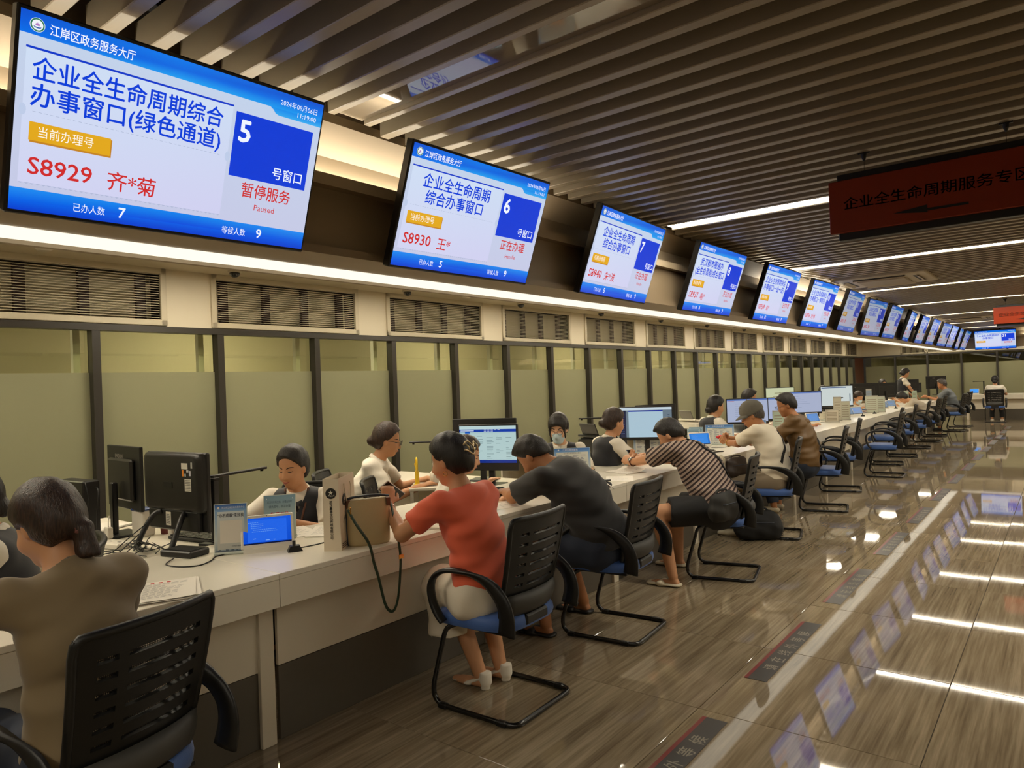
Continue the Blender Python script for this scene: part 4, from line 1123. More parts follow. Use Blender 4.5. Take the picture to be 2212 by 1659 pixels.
        T.folds(wrinkle * 1.5, lambda x, y, z: np.sin(52 * z + 3.5 * np.sin(7 * y + ph[0]) + 2.2 * np.sin(9 * x + ph[1]) + ph[2]) * (.55 + .45 * np.sin(13 * y + 6 * z + ph[3])) + .7 * np.sin(31 * z - 17 * y + 2 * np.sin(8 * x + ph[4]) + ph[5]) + .35 * np.sin(88 * z + 20 * y + 3 * np.sin(11 * y)))
        R['T'] = T; R['top'] = T.build('vest' if False else 'shirt', top, root, 1)
    if vest:
        W = Field(lo, hi, h); torso(W, topfit + .012)
        W.plane(P0 + V3(0, 0, -.02), V3(0, 0, -1))
        for sg in (1, -1): W.ell(sh[sg] + lat * sg * .062 - d2 * .012, (.085, .060, .10), (fw, lat, d2), .006, neg=True)
        W.cone(nb - d2 * .02, nb + nd * .12, .062 * s, .085 * s, .004, neg=True)
        c = waist + d2 * .16 * s
        W.cone(nb + fw * .07 + nd * .02, c + fw * .125, .072, .010, .004, neg=True)
        R['W'] = W; R['vest'] = W.build('waistcoat', vest_m, root, 1)
    if collar:
        for sg in (1, -1):
            g = G(); pp = []
            for i in range(9):
                a = PI * i / 8
                c1 = nb + nd * (.028 - .018 * math.sin(a / 2 + 0) * 0) + (fw * -math.cos(a) + lat * sg * math.sin(a)) * .060 * s - nd * .02 * (1 - math.cos(a)) / 2
                pp.append(c1)
            out = [p + (unit(p - nb) * .016 - nd * .034) for p in pp]
            g.shell([[tuple(p) for p in pp], [tuple((p + q) / 2 + unit(p - nb) * .004) for p, q in zip(pp, out)], [tuple(q) for q in out]], lambda i, j: True, .004)
            g.build('collar', top, root, True)
    if bottom:
        L = Field(lo, hi, h)
        L.cone(P0 - V3(0, 0, .01), P0 + (waist - P0) * .45, .157 * s * gq + .004, .145 * s * gq, .04, q=.78, u=lat0)
        for sg in (1, -1):
            if bottom == 'shorts':
                L.cone(hipj[sg], hipj[sg] + (kn[sg] - hipj[sg]) * .78, .094 * s * gq, .086 * s * gq, .05, flat=True)
            elif bottom == 'skirt':
                L.cone(hipj[sg], kn[sg] + V3(.03, 0, -.0), .094 * s * gq, .10 * s, .08)
                L.cone(kn[sg] + V3(.0, 0, 0), kn[sg] + V3(-.02, 0, -.22), .095 * s, .115 * s, .08, flat=True)
            else:
                L.cone(hipj[sg], kn[sg], .094 * s * gq, .072 * s, .04)
                if legs: L.cone(kn[sg], kn[sg] + (an[sg] - kn[sg]) * .92, .070 * s, .058 * s, .03, flat=True)
        ph2 = random.uniform(0, 6)
        L.folds(.003, lambda x, y, z: np.sin(38 * x + 20 * z + 3 * np.sin(9 * y + ph2)) + .6 * np.sin(60 * z + 11 * y))
        R['L'] = L; L.build({'shorts': 'shorts', 'skirt': 'skirt'}.get(bottom, 'trousers'), botmat or navy_tr, root, 1)
    if legs and shoes is not None:
        for sg in (1, -1):
            a = an[sg]; S = Field(a + V3(-.10, -.08, -.08), a + V3(.23, .08, .06), .006)
            if shoekind == 'shoe':
                S.cone(a - V3(.028, 0, .042), a + V3(.10, 0, -.048), .041, .036, .02, q=.85, u=(0, 1, 0)); S.cone(a + V3(.08, 0, -.052), a + V3(.17, 0, -.056), .042, .033, .02, q=.6, u=(0, 1, 0)); S.plane(a - V3(0, 0, .0745), V3(0, 0, -1)); S.plane(a + V3(0, 0, -.012), V3(-.35, 0, 1))
            elif shoekind == 'slipper':
                S.cone(a - V3(.04, 0, .062), a + V3(.18, 0, -.064), .046, .048, .01, q=.3, u=(0, 1, 0)); S.cone(a + V3(.085, -.045, -.055), a + V3(.085, .045, -.055), .030, None, .01, q=.7, u=(1, 0, 0)); S.plane(a - V3(0, 0, .0745), V3(0, 0, -1))
            elif shoekind == 'heel':
                S.cone(a + V3(.06, 0, -.058), a + V3(.165, 0, -.062), .036, .026, .01, q=.42, u=(0, 1, 0)); S.cone(a - V3(.04, 0, .012), a + V3(.07, 0, -.06), .030, .032, .012, q=.4, u=(0, 1, 0)); S.cone(a - V3(.035, 0, .03), a - V3(.035, 0, .076), .026, .024, .006); S.cone(a - V3(.038, 0, .0), a - V3(.04, 0, .035), .033, .033, .006, q=.9, u=(0, 1, 0)); S.plane(a - V3(0, 0, .0745), V3(0, 0, -1)); S.plane(a + V3(0, 0, .012), V3(0, 0, 1))
            S.build('shoe' if shoekind != 'slipper' else 'slipper', shoes, root, 1)
    # ---- hair
    hm = hairmat or hair_k
    hlo = hc - .24; hhi = hc + .24
    if hair:
        K = Field(hlo, hhi, min(h, .007))
        vol = .019 if sex == 'f' else .011
        K.ell(hp(-.014, 0, .026), (.093 * hs + vol, .074 * hs + vol * .8, .098 * hs + vol), HF, .01)
        K.ell(hp(-.045, 0, -.02), (.062 * hs + vol * .5, .062 * hs + vol * .6, .075 * hs), HF, .03)
        if hair == 'short':
            K.ell(hp(.03, 0, .085), (.062, .060, .032), HF, .03)
            K.plane(hp(0, 0, 0) + (f * .012 + u * .0) * hs, f * .80 - u * .60)
            K.plane(hp(0, 0, -.020), -u * .82 + f * .48)
        elif hair in ('bangs',):
            K.ell(hp(.035, 0, .055), (.068, .066, .055), HF, .03)
            K.plane(hp(.02, 0, .0), f * .62 - u * .78)
            for sg in (1, -1): K.cone(hp(.055, sg * .062, .03), hp(.052, sg * .066, -.075), .014, .007, .012)
            K.plane(hp(0, 0, -.085), -u)
        else:
            K.plane(hp(0, 0, 0) + f * (.014 if face else .018), f * .83 - u * .56)
            K.plane(hp(0, 0, -.092), -u - f * .2)
        if hair == 'bun':
            K.ell(hp(-.115, 0, -.03), (.038, .052, .042), HF, .012)
        elif hair == 'lowbun':
            K.ell(hp(-.098, 0, -.065), (.036, .050, .042), HF, .015)
        elif hair == 'tail':
            K.ell(hp(-.098, -.018, -.055), (.022, .024, .020), HF, .01); K.cone(hp(-.104, -.020, -.065), hp(-.104, -.024, -.065) + V3(-.015, 0, -.075), .028, .033, .01); K.plane(hp(-.104, -.024, -.065) + V3(-.015, 0, -.088), V3(-.3, 0, -1), near=hp(-.104, -.024, -.065) + V3(-.015, 0, -.12), rad_=.06)
        elif hair == 'twist':
            K.ell(hp(-.088, 0, .0), (.036, .060, .088), HF, .03)
        K.folds(.0018, lambda x, y, z: np.sin(95 * y + 4 * np.sin(14 * z)) * np.sin(30 * z + 40 * x) + np.sin(120 * x + 5 * np.sin(12 * z)) * .6)
        # keep the ears clear
        for sg in (1, -1):
            if hair != 'bangs': K.ell(hp(.008, sg * .092, -.022), (.024, .024, .036), HF, .006, neg=True)
        R['K'] = K; R['hair'] = K.build('hair', hm, root, 1)
    if face and h < .0085:
        def on(x, y, z, lift=.0): 
            p = B.cast(hp(.17, y, z), -f, .2, .002)
            return None if p is None else p + f * lift
        for sg in (1, -1):
            q = [on(0, sg * (.014 + .036 * i / 5), .018 + .006 * math.sin(PI * (i / 5) * .9), .001) for i in range(6)]
            if all(p is not None for p in q): g = G(); g.tube(q, [.0018, .003, .003, .0028, .0022, .0012], 6); g.build('eyebrow', brow_m, root, True)
            q = [on(0, sg * (.017 + .029 * i / 5), -.0005 - .004 * math.sin(PI * i / 5), .0008) for i in range(6)]
            if all(p is not None for p in q): g = G(); g.tube(q, [.0012, .0022, .0024, .0024, .002, .0012], 6); g.build('eyelid', brow_m, root, True)
        if not mask:
            q = [on(0, -.022 + .044 * i / 8, -.064 - .0015 * math.cos(PI * (i - 4) / 4), .0005) for i in range(9)]
            if all(p is not None for p in q): g = G(); g.tube(q, [.001, .003, .0045, .0052, .005, .0052, .0045, .003, .001], 6); g.build('lips', lip_m, root, True)
    if glasses:
        g = G()
        for sg in (1, -1):
            c = hp(.104, sg * .033, -.002); g.tube([c + (le * math.cos(a) * .024 + u * math.sin(a) * .020) for a in [2 * PI * i / 18 for i in range(18)]], .0016, 6, closed=True)
            g.tube([hp(.104, sg * .056, .004), hp(.06, sg * .079, .004), hp(-.005, sg * .083, .0)], .0016, 6)
        g.tube([hp(.104, -.01, .002), hp(.106, 0, .006), hp(.104, .01, .002)], .0016, 6); R['glasses'] = g.build('spectacles', lens_f, root, True)
    if mask:
        Mk = Field(hc - .2, hc + .2, .005); Mk.ell(hp(.030, 0, -.042), (.071 * hs, .062 * hs, .078 * hs), HF, .02); Mk.ell(hp(.055, 0, -.095), (.034, .036, .030), HF, .03); Mk.cone(hp(.086, 0, -.012), hp(.104, 0, -.04), .014, .018, .02)
        Mk.plane(hp(.02, 0, 0), -f); Mk.plane(hp(.09, 0, -.012), u * .9 - f * .25); Mk.folds(.0012, lambda x, y, z: np.sin(190 * z)); Mk.build('face_mask', mask_m, root, 1)
        g = G()
        for sg in (1, -1):
            for z0 in (-.02, -.08): g.tube([hp(.03, sg * .066, z0), hp(.005, sg * .080, z0 * .6 - .01), hp(-.012, sg * .084, -.012)], .0012, 5)
        g.build('mask_loop', white_cl, root)
    if cap is not None:
        Cp = Field(hc - .26, hc + .28, .006)
        Cp.ell(hp(-.014, 0, .040), (.114 * hs, .093 * hs, .105 * hs), HF, .01); Cp.plane(hp(-.10, 0, .018) , -u * .97 - f * .12)
        Cp.build('crown', cap, root, 1)
        g = G(); gp = []
        for i in range(5):
            row = []
            for j in range(11):
                a = -PI * .36 + PI * .72 * j / 10; rr = .098 + .072 * i / 4 * math.cos(a * 1.1) ** .7
                row.append(tuple(hp(math.cos(a) * rr - .014, math.sin(a) * (.088 + .006 * i / 4), .034 - .030 * (i / 4) ** 1.2 - .014 * (math.sin(a) ** 2))))
            gp.append(row)
        g.shell(gp, lambda i, j: True, .004); g.build('peak', cap, root, True)
        g = G(); g.ball(hp(-.014, 0, .147), .008, 8, 5); g.build('button', cap, root)
    if hood:
        Hd = Field(nb - .26, nb + .22, .007)
        c = nb - fw * .055 - nd * .01
        Hd.cone(nb + lat * .085 - fw * .0, c - fw * .035 - nd * .075 + lat * .05, .032, .036, .03); Hd.cone(nb - lat * .085, c - fw * .035 - nd * .075 - lat * .05, .032, .036, .03); Hd.cone(c - fw * .035 - nd * .085 + lat * .05, c - fw * .035 - nd * .085 - lat * .05, .036, None, .03)
        Hd.cone(nb + lat * .08 + nd * .02, nb + lat * .05 + fw * .07 - nd * .01, .026, .022, .02); Hd.cone(nb - lat * .08 + nd * .02, nb - lat * .05 + fw * .07 - nd * .01, .026, .022, .02)
        Hd.folds(.003, lambda x, y, z: np.sin(60 * z + 30 * y)); Hd.build('hood', top, root, 1)
    return R
def strap_on(R, F, pts, name, m, w_=.02, t=.003, parent=None, lift=.004):
    """ribbon lying on a garment: pts = (inside point, outward direction)"""
    q, ups = [], []
    for p, d in pts:
        d = unit(d); s0 = np.array(p) + d * .40; hit = F.cast(s0, -d, .42, .004)
        if hit is None: hit = np.array(p) + d * .1
        q.append(hit + d * lift); ups.append(tuple(d))
    g = G(); g.tube([tuple(x) for x in q], w_, 6, ry=t, up=ups)
    return g.build(name, m, parent or R['root'], True), q
# ------------------------------------------------------------------ the people in view
def cust(loc, dy=0.0): return (loc[0], loc[1], 0), PI + dy
olive = mat('olive_jersey', (120, 102, 72), .8, sheen=.2); coral = mat('coral_jersey', (228, 100, 66), .8, sheen=.2); black_t = mat('black_jersey', (30, 28, 26), .8, sheen=.2)
linen = mat('ivory_linen', (222, 212, 192), .85); denim = mat('dark_denim', (38, 46, 62), .85); black_s = mat('black_shorts', (22, 21, 21), .8)
cream_t = mat('cream_jersey', (226, 214, 190), .8, sheen=.2); greige = mat('greige_trousers', (128, 114, 94), .85); brown_j = mat('brown_nylon', (98, 70, 30), .5); polo_g = mat('grey_blue_polo', (112, 116, 118), .8); grey_s = mat('light_grey_cotton', (178, 166, 146), .85); pinkish = mat('pale_pink_cotton', (214, 194, 180), .85)
cap_m = mat('washed_grey_cap', (104, 99, 88), .85, noise=.1, nscale=40); sole_c = mat('cream_rubber', (206, 194, 168), .6)
def stripes():
    m = bpy.data.materials.new('striped_knit'); m.use_nodes = True; nt = m.node_tree; b = nt.nodes['Principled BSDF']; L = nt.links
    tc = nt.nodes.new('ShaderNodeTexCoord'); sp = nt.nodes.new('ShaderNodeSeparateXYZ'); L.new(tc.outputs['Object'], sp.inputs[0])
    a = nt.nodes.new('ShaderNodeMath'); a.operation = 'MULTIPLY_ADD'; a.inputs[1].default_value = 0.85; L.new(sp.outputs['X'], a.inputs[0]); L.new(sp.outputs['Z'], a.inputs[2])
    a0 = nt.nodes.new('ShaderNodeMath'); a0.operation = 'MULTIPLY_ADD'; a0.inputs[1].default_value = 0.30; L.new(sp.outputs['Y'], a0.inputs[0]); L.new(a.outputs[0], a0.inputs[2])
    mu = nt.nodes.new('ShaderNodeMath'); mu.operation = 'MULTIPLY'; mu.inputs[1].default_value = 26.0; L.new(a0.outputs[0], mu.inputs[0])
    fr = nt.nodes.new('ShaderNodeMath'); fr.operation = 'FRACT'; L.new(mu.outputs[0], fr.inputs[0])
    cr = nt.nodes.new('ShaderNodeValToRGB'); cr.color_ramp.interpolation = 'CONSTANT'; e = cr.color_ramp.elements
    D, P_, W = (*lin((48, 30, 28)), 1), (*lin((150, 112, 98)), 1), (*lin((206, 186, 168)), 1)
    e[0].position = 0; e[0].color = D; e[1].position = .44; e[1].color = W
    for p, c in ((.52, D), (.58, W), (.64, P_), (.74, W), (.80, D), (.86, W), (.93, D)): k = cr.color_ramp.elements.new(p); k.color = c
    L.new(fr.outputs[0], cr.inputs[0]); L.new(cr.outputs[0], b.inputs['Base Color']); b.inputs['Roughness'].default_value = .85
    return m
striped = stripes()
phone_k = mat('phone_black', (16, 16, 18), .2, spec=.6); phone_b = mat('phone_steel_blue', (84, 98, 116), .3, metal=.3)
def phone(label, c, d, n, m, scr=None, size=(.074, .155, .008)):
    """c centre, d long axis, n screen normal (world)"""
    t = thing('mobile_phone', label, 'phone'); d, n = Vector(d).normalized(), Vector(n).normalized(); n = (n - d * n.dot(d)).normalized(); x = d.cross(n)
    t.matrix_world = Matrix(((x.x, d.x, n.x, c[0]), (x.y, d.y, n.y, c[1]), (x.z, d.z, n.z, c[2]), (0, 0, 0, 1)))
    g = G(); g.box((0, 0, 0), size, ch=.003); g.build('body', m, t)
    w_, h_ = size[0] / 2 - .003, size[1] / 2 - .004; z = size[2] / 2 + .0004
    g = G()
    if scr:
        g.col = scr; g.add([(-w_, -h_, z), (w_, -h_, z), (w_, h_, z), (-w_, h_, z)], [(0, 1, 2, 3)])
        g.col = tuple(min(255, c_ + 50) for c_ in scr); g.add([(-w_ * .8, h_ * .5, z + .0002), (w_ * .5, h_ * .5, z + .0002), (w_ * .5, h_ * .56, z + .0002), (-w_ * .8, h_ * .56, z + .0002)], [(0, 1, 2, 3)])
        g.col = (120, 170, 160); g.add([(w_ * .2 + .008 * math.cos(a), h_ * .72 + .008 * math.sin(a), z + .0002) for a in [PI * i / 6 for i in range(12)]], [tuple(range(12))])
        g.build('screen', glow_mat('phone_picture', .9), t, color=True)
    else:
        g.add([(-w_, -h_, z), (w_, -h_, z), (w_, h_, z), (-w_, h_, z)], [(0, 1, 2, 3)]); g.build('screen', mat('glass_black', (8, 8, 10), .06, spec=.6), t)
    return t

# customers
L_, rz = cust((-2.25, .85), .08)
P1 = person('woman in an olive brown T-shirt with a short dark ponytail, seated nearest the camera', L_, rz, lean=(.15, .40), neckf=.45, headp=.42, heady=.30, Lh=(.52, .30, .88), Rh=(.56, -.16, .81), Lhint=(0, 1, -.6), Rhint=(.2, -.8, -1), hair='tail', hairmat=hair_b, top=olive, sleeve=.92, skin='a', bottom='trousers', botmat=denim, h=.0075, girth=1.08, wrinkle=.003,
    hands={1: {'d': (.5, -.2, .6), 'n': (.3, -.9, .1), 's': (0, 0, 1), 'curl': .6}})
g = G(); c = P1['hp'](-.107, -.01, -.058); g.tube([tuple(c + P1['HF'][1] * .022 * math.cos(a) + P1['HF'][2] * .020 * math.sin(a)) for a in [2 * PI * i / 12 for i in range(12)]], .006, 6, closed=True); g.build('hair_tie', mat('rose_hair_tie', (120, 74, 66), .7), P1['root'])
L_, rz = cust((-2.26, 2.60))
P5 = person('woman in a coral T-shirt and ivory skirt with a hair claw, holding up a phone', L_, rz, lean=(.10, .40), neckf=.30, headp=.28, heady=.30, Lh=(.53, .13, .93), Rh=(.52, -.16, .82), Lhint=(.1, .5, -1), Rhint=(.2, -.8, -1), hair='twist', hairmat=hair_k, top=coral, sleeve=.66, skin='a', bottom='skirt', botmat=linen, knees=((.31, -.06, .49), (.27, -.26, .49)), feet=((.14, -.10, 0), (.12, -.24, 0)), shoes=white_cl, shoekind='heel', h=.0070, girth=1.10, wrinkle=.0045,
    hands={1: {'d': (.25, -.35, .85), 'n': (.8, -.3, -.2), 's': (.2, -.9, .3), 'curl': .75}})
hp = P5['hp']; clip_m = mat('champagne_clip', (206, 184, 138), .3, metal=.7)
g = G(); fx, ly, uz = P5['HF']
for sg in (1, -1):
    pts = [hp(-.128, .062 - .124 * i / 20, .025 + sg * .020 + .014 * math.sin(2.2 * PI * i / 20 + (0 if sg > 0 else 1.5))) - fx * .012 * math.sin(PI * i / 20) for i in range(21)]
    g.tube([tuple(p) for p in pts], .0042, 6)
for i in range(3):
    y = .05 - .05 * i; g.tube([tuple(hp(-.134, y, .05)), tuple(hp(-.142, y - .012, .028)), tuple(hp(-.134, y - .02, .002))], .0038, 6)
g.build('hair_claw', clip_m, P5['root'], True)
g = G(); c = hp(.0, .083, -.052); g.tube([tuple(c + fx * .011 * math.cos(a) - uz * (.011 - .011 * math.sin(a))) for a in [2 * PI * i / 14 for i in range(14)]], .0022, 6, closed=True); g.build('earring', gold, P5['root'], True)
w_ = P5['wr'][1]; d_ = unit(w_ - P5['el'][1]); u_, v_ = ortho(d_)
g = G(); g.tube([tuple(Vector(w_ - d_ * .035) + (u_ * math.cos(a) + v_ * math.sin(a)) * .031) for a in [2 * PI * i / 20 for i in range(20)]], .0035, 6, closed=True); g.build('bracelet', mat('silver_bracelet', (214, 206, 194), .25, metal=1), P5['root'], True)
phone('white edged phone held up by the woman in coral', (-2.855, 2.56, .985), (-.05, .80, -.55), (.70, -.35, -.45), mat('phone_white_edge', (206, 200, 190), .3))
L_, rz = cust((-2.26, 3.72), .05)
P7 = person('large man in a black T-shirt bent low over the counter', L_, rz, s=1.10, hip=.545, lean=(.42, .80), side=-.03, neckf=1.15, headp=.85, heady=.22, Lh=(.74, -.02, .81), Rh=(.76, -.24, .80), Lhint=(.5, .7, -.7), Rhint=(.1, -1, -.5), sex='m', hair='short', hairmat=hair_k, top=black_t, sleeve=.80, skin='b', bottom='shorts', botmat=denim, knees=((.42, .17, .50), (.42, -.15, .50)), feet=((.30, .22, 0), (.32, -.28, 0)), shoes=shoe_k, shoekind='slipper', h=.0075, girth=1.18, wrinkle=.004, topfit=.014)
L_, rz = cust((-2.13, 5.20), .05)
P10 = person('stout man in a striped knit shirt leaning on the counter with a phone', L_, rz, s=1.06, hip=.54, lean=(.45, .72), side=.30, neckf=.95, headp=.62, heady=.18, Lh=(.84, -.16, .83), Rh=(.80, -.34, .84), Lhint=(-.1, .9, -.9), Rhint=(0, -.9, -.5), sex='m', hair='short', hairmat=hair_k, top=striped, sleeve=.95, skin='a', bottom='shorts', botmat=black_s, knees=((.36, .34, .53), (.42, -.12, .50)), feet=((.24, .36, 0), (.42, -.20, 0)), shoes=sole_c, shoekind='slipper', h=.0075, girth=1.20, wrinkle=.003, topfit=.014,
    hands={1: {'d': (.8, -.5, .25), 'n': (.1, -.8, -.5), 's': (.1, -.2, 1), 'curl': .7}, -1: {'d': (.5, .75, .2), 'n': (-.2, .3, .9), 's': (.9, -.2, .1), 'curl': .8}})
phone('blue grey phone held by the man in the striped shirt', (-2.985, 5.46, .875), (-.50, .15, .52), (.62, -.1, .7), phone_b)
mw = P10['wr'][1]; d_ = unit(mw - P10['el'][1]); u_, v_ = ortho(d_)
g = G(); g.tube([tuple(Vector(mw - d_ * .02) + (u_ * math.cos(a) + v_ * math.sin(a)) * .033) for a in [2 * PI * i / 20 for i in range(20)]], .009, 6, closed=True, ry=.003); wb = g.build('watch_strap', mat('brown_leather_strap', (84, 34, 28), .5), P10['root'], True)
out = unit(V3(-.35, .75, .65)); out = unit(out - d_ * (out @ d_)); c = mw - d_ * .02 + out * .036
g = G(); g.lathe([(.001, .010), (.016, .010), (.019, .007), (.019, .0)], 18, tuple(c - out * .004), tuple(out)); g.build('watch', mat('watch_steel', (170, 176, 176), .25, metal=.8), P10['root'], True)
def cross_strap(R, shoulder, name, m, w_=.02, hipside=-1, lo=.0):
    """strap from the top of one shoulder across the back to the opposite hip"""
    T, nb, P0, fw, lat, d2, wa = R['T'], R['nb'], R['P0'], R['fw'], R['lat'], R['d2'], R['waist']
    pts = []
    for i in range(17):
        t = i / 16
        base = nb + (wa - nb) * min(1, t * 1.6) if t < .625 else wa + (P0 - wa) * ((t - .625) / .375) * .55
        off = lat * shoulder * (.095 - .20 * t)
        a = min(1, t / .22)
        d = d2 * (1 - a) * 1.0 + fw * (-(a)) + fw * (1 - a) * .35 + lat * shoulder * (-.25 * max(0, t - .6) * 2)
        pts.append((base - d2 * .06 * (1 - a) + off, d))
    return strap_on(R, T, pts, name, m, w_)
st10 = cross_strap(P10, 1, 'bag_strap', mat('black_webbing', (26, 24, 22), .8), .021)
L_, rz = cust((-2.22, 6.88), .05)
P12 = person('man in a grey cap, spectacles and cream T-shirt holding a red thing in his hands', L_, rz, s=1.02, lean=(.18, .46), side=.22, neckf=.55, headp=.36, heady=.32, Lh=(.54, -.20, .86), Rh=(.60, -.34, .90), Lhint=(.1, .9, -1), Rhint=(0, -.9, -.6), sex='m', hair='short', hairmat=hair_g, top=cream_t, sleeve=.84, skin='b', bottom='trousers', botmat=greige, knees=((.42, .18, .50), (.42, -.12, .50)), feet=((.36, .18, 0), (.30, -.95, 0)) if False else ((.36, .18, 0), (.34, -.16, 0)), shoes=sole_c, h=.0075, girth=1.02, wrinkle=.0035, topfit=.016, glasses=True, cap=cap_m, face=True,
    hands={1: {'d': (.6, -.6, .3), 'n': (-.1, -.6, .5), 's': (.1, .1, 1), 'curl': .8}, -1: {'d': (.2, .9, .05), 'n': (-.6, .1, -.5), 's': (-.1, .1, 1), 'curl': .8}})
st12 = cross_strap(P12, -1, 'bag_strap', mat('black_webbing', (26, 24, 22), .8), .018)
t = thing('red_case', 'small red case in the hands of the man in the grey cap', 'case', (0, 0, 0)); c12 = (P12['wr'][1] + P12['wr'][-1]) / 2 + V3(.07, 0, .035); rt_ = P12['root']
pw = Matrix.Translation(Vector(L_)) @ Matrix.Rotation(rz, 4, 'Z') @ Vector(c12); t.location = pw
g = G(); g.ball((0, 0, 0), (.045, .03, .022), 16, 10); g.build('shell', mat('glossy_red', (176, 22, 30), .25), t, True); g = G(); g.lathe([(.046, -.002), (.0465, 0), (.046, .002)], 18); 
bw = P12['wr'][1]; d_ = unit(bw - P12['el'][1]); u_, v_ = ortho(d_)
g = G()
for i in range(16):
    a = 2 * PI * i / 16; g.ball(Vector(bw - d_ * .03) + (u_ * math.cos(a) + v_ * math.sin(a)) * .031, .0065, 8, 5)
g.build('bead_bracelet', mat('amber_beads', (206, 160, 84), .3), P12['root'], True)
L_, rz = cust((-2.33, 8.20), .10)
P14 = person('man in a brown hooded jacket and spectacles at the counter beyond the cap wearer', L_, rz, s=1.05, lean=(.08, .36), side=.05, neckf=.45, headp=.30, heady=.42, Lh=(.48, .12, .86), Rh=(.52, -.18, .82), Lhint=(0, .9, -1), Rhint=(0, -.9, -1), sex='m', hair='short', hairmat=hair_k, top=brown_j, sleeve=1.93, skin='b', bottom='trousers', botmat=denim, h=.0085, girth=1.08, wrinkle=.005, topfit=.022, glasses=True, hood=True, legs=True, shoes=sole_c)
L_, rz = cust((-2.42, 17.72), .1)
P20 = person('person in a light grey top bending low over the counter to write', L_, rz, lean=(.60, 1.0), neckf=1.1, headp=.9, Lh=(.62, .16, .80), Rh=(.66, -.12, .80), hair='none', hairmat=hair_k, top=grey_s, sleeve=1.5, bottom='trousers', botmat=greige, h=.012, fingers=False, shoes=white_cl)
L_, rz = cust((-2.32, 21.0), .1)
P21 = person('grey haired man in a grey blue polo shirt with forearms on the counter', L_, rz, s=1.04, lean=(.2, .5), neckf=.5, headp=.2, heady=.2, Lh=(.56, .1, .86), Rh=(.6, -.1, .84), sex='m', hair='short', hairmat=hair_g, top=polo_g, sleeve=.8, skin='b', bottom='trousers', botmat=greige, h=.012, fingers=False)
P22 = person('black haired person in a white top at the far counter, back to the camera', (-1.69, 24.35, 0), PI / 2, lean=(.05, .2), headp=.15, Lh=(.45, .16, .80), Rh=(.45, -.16, .80), hair='lowbun', top=white_cl, sleeve=.7, bottom='trousers', botmat=black_s, h=.012, fingers=False, shoes=white_cl)

# staff behind the counter
def bow(R):
    g = G(); c = R['B'].cast(R['nb'] + R['fw'] * .25 - R['d2'] * .045, -R['fw'], .3)
    if c is None: return
    c = c + R['fw'] * .022; la, up, f_ = Vector(R['lat']), Vector(R['d2']), Vector(R['fw'])
    for sg in (1, -1):
        g.add([Vector(c) + la * sg * .004 + up * .008, Vector(c) + la * sg * .052 + up * .030 + f_ * .006, Vector(c) + la * sg * .058 - up * .022 + f_ * .004, Vector(c) + la * sg * .004 - up * .010, Vector(c) + la * sg * .03 + f_ * .02],
              [(0, 1, 4), (1, 2, 4), (2, 3, 4), (3, 0, 4)])
        g.add([Vector(c) + la * sg * .003, Vector(c) + la * sg * .018, Vector(c) + la * sg * .045 - up * .11 + f_ * .004, Vector(c) + la * sg * .018 - up * .12 + f_ * .004], [(0, 1, 2, 3)])
    g.ball(Vector(c) + f_ * .008, .012, 8, 6)
    g.build('bow_tie', vest_m, R['root'])
def lanyard(R, m):
    F = R.get('W') or R['T']; nb, fw, lat, d2 = R['nb'], R['fw'], R['lat'], R['d2']
    for sg in (1, -1):
        pts = [(nb + lat * sg * (.075 - .055 * i / 10) - d2 * (.0 + .26 * i / 10), fw if i > 1 else fw * .5 + d2) for i in range(11)]
        strap_on(R, F, pts, 'lanyard', m, .007, .0015)
brownl = mat('brown_lanyard', (92, 56, 38), .7)
P2 = person('staff member with dark netted bun and cream sleeve at the left edge', (-3.42, 1.02, 0), rad(-112), lean=(.1, .25), headp=.2, Lh=(.42, .1, .80), Rh=(.42, -.15, .80), hair='lowbun', top=white_cl, sleeve=.72, vest=True, collar=True, h=.0085, hip=.50, shoes=shoe_k)
P3 = person('staff member in dark vest and bow tie speaking across the counter beside the blue tablet', (-3.78, 2.66, 0), rad(-52), lean=(.10, .26), neckf=.35, headp=.24, heady=-.28, Lh=(.36, .02, .79), Rh=(.40, -.10, .79), Lhint=(0, .9, -.6), Rhint=(0, -.9, -.4), hair='tied', hairmat=hair_k, top=white_cl, sleeve=.75, vest=True, collar=True, skin='a', face=True, h=.0065, hip=.435, wrinkle=.0015, topfit=.008, shoes=shoe_k)
bow(P3); lanyard(P3, brownl)
P4 = person('staff member in a white short sleeved shirt with bun and glasses, side on', (-4.24, 3.50, 0), rad(38), lean=(.12, .42), neckf=.45, headp=.25, Lh=(.48, .20, .82), Rh=(.46, -.10, .80), hair='bun', hairmat=hair_b, top=white_cl, sleeve=.72, collar=True, skin='a', h=.0075, hip=.52, glasses=True, face=True, shoes=shoe_k)
P6 = person('staff member half hidden behind the coral T-shirt with a hand on the mouse', (-3.44, 3.52, 0), rad(50), lean=(.12, .35), neckf=.4, headp=.32, heady=-.1, Lh=(.34, .18, .80), Rh=(.46, -.24, .80), hair='tied', hairmat=hair_b, top=white_cl, sleeve=.75, collar=True, skin='c', face=True, h=.0075, hip=.42, shoes=shoe_k)
P8 = person('staff member with fringe, round glasses and a face mask', (-3.58, 5.22, 0), rad(-58), lean=(.06, .22), neckf=.3, headp=.30, heady=-.18, Lh=(.36, .14, .80), Rh=(.36, -.14, .80), hair='bangs', hairmat=hair_k, top=white_cl, sleeve=.75, vest=True, collar=True, skin='c', face=True, glasses=True, mask=True, h=.0075, hip=.49, shoes=shoe_k)
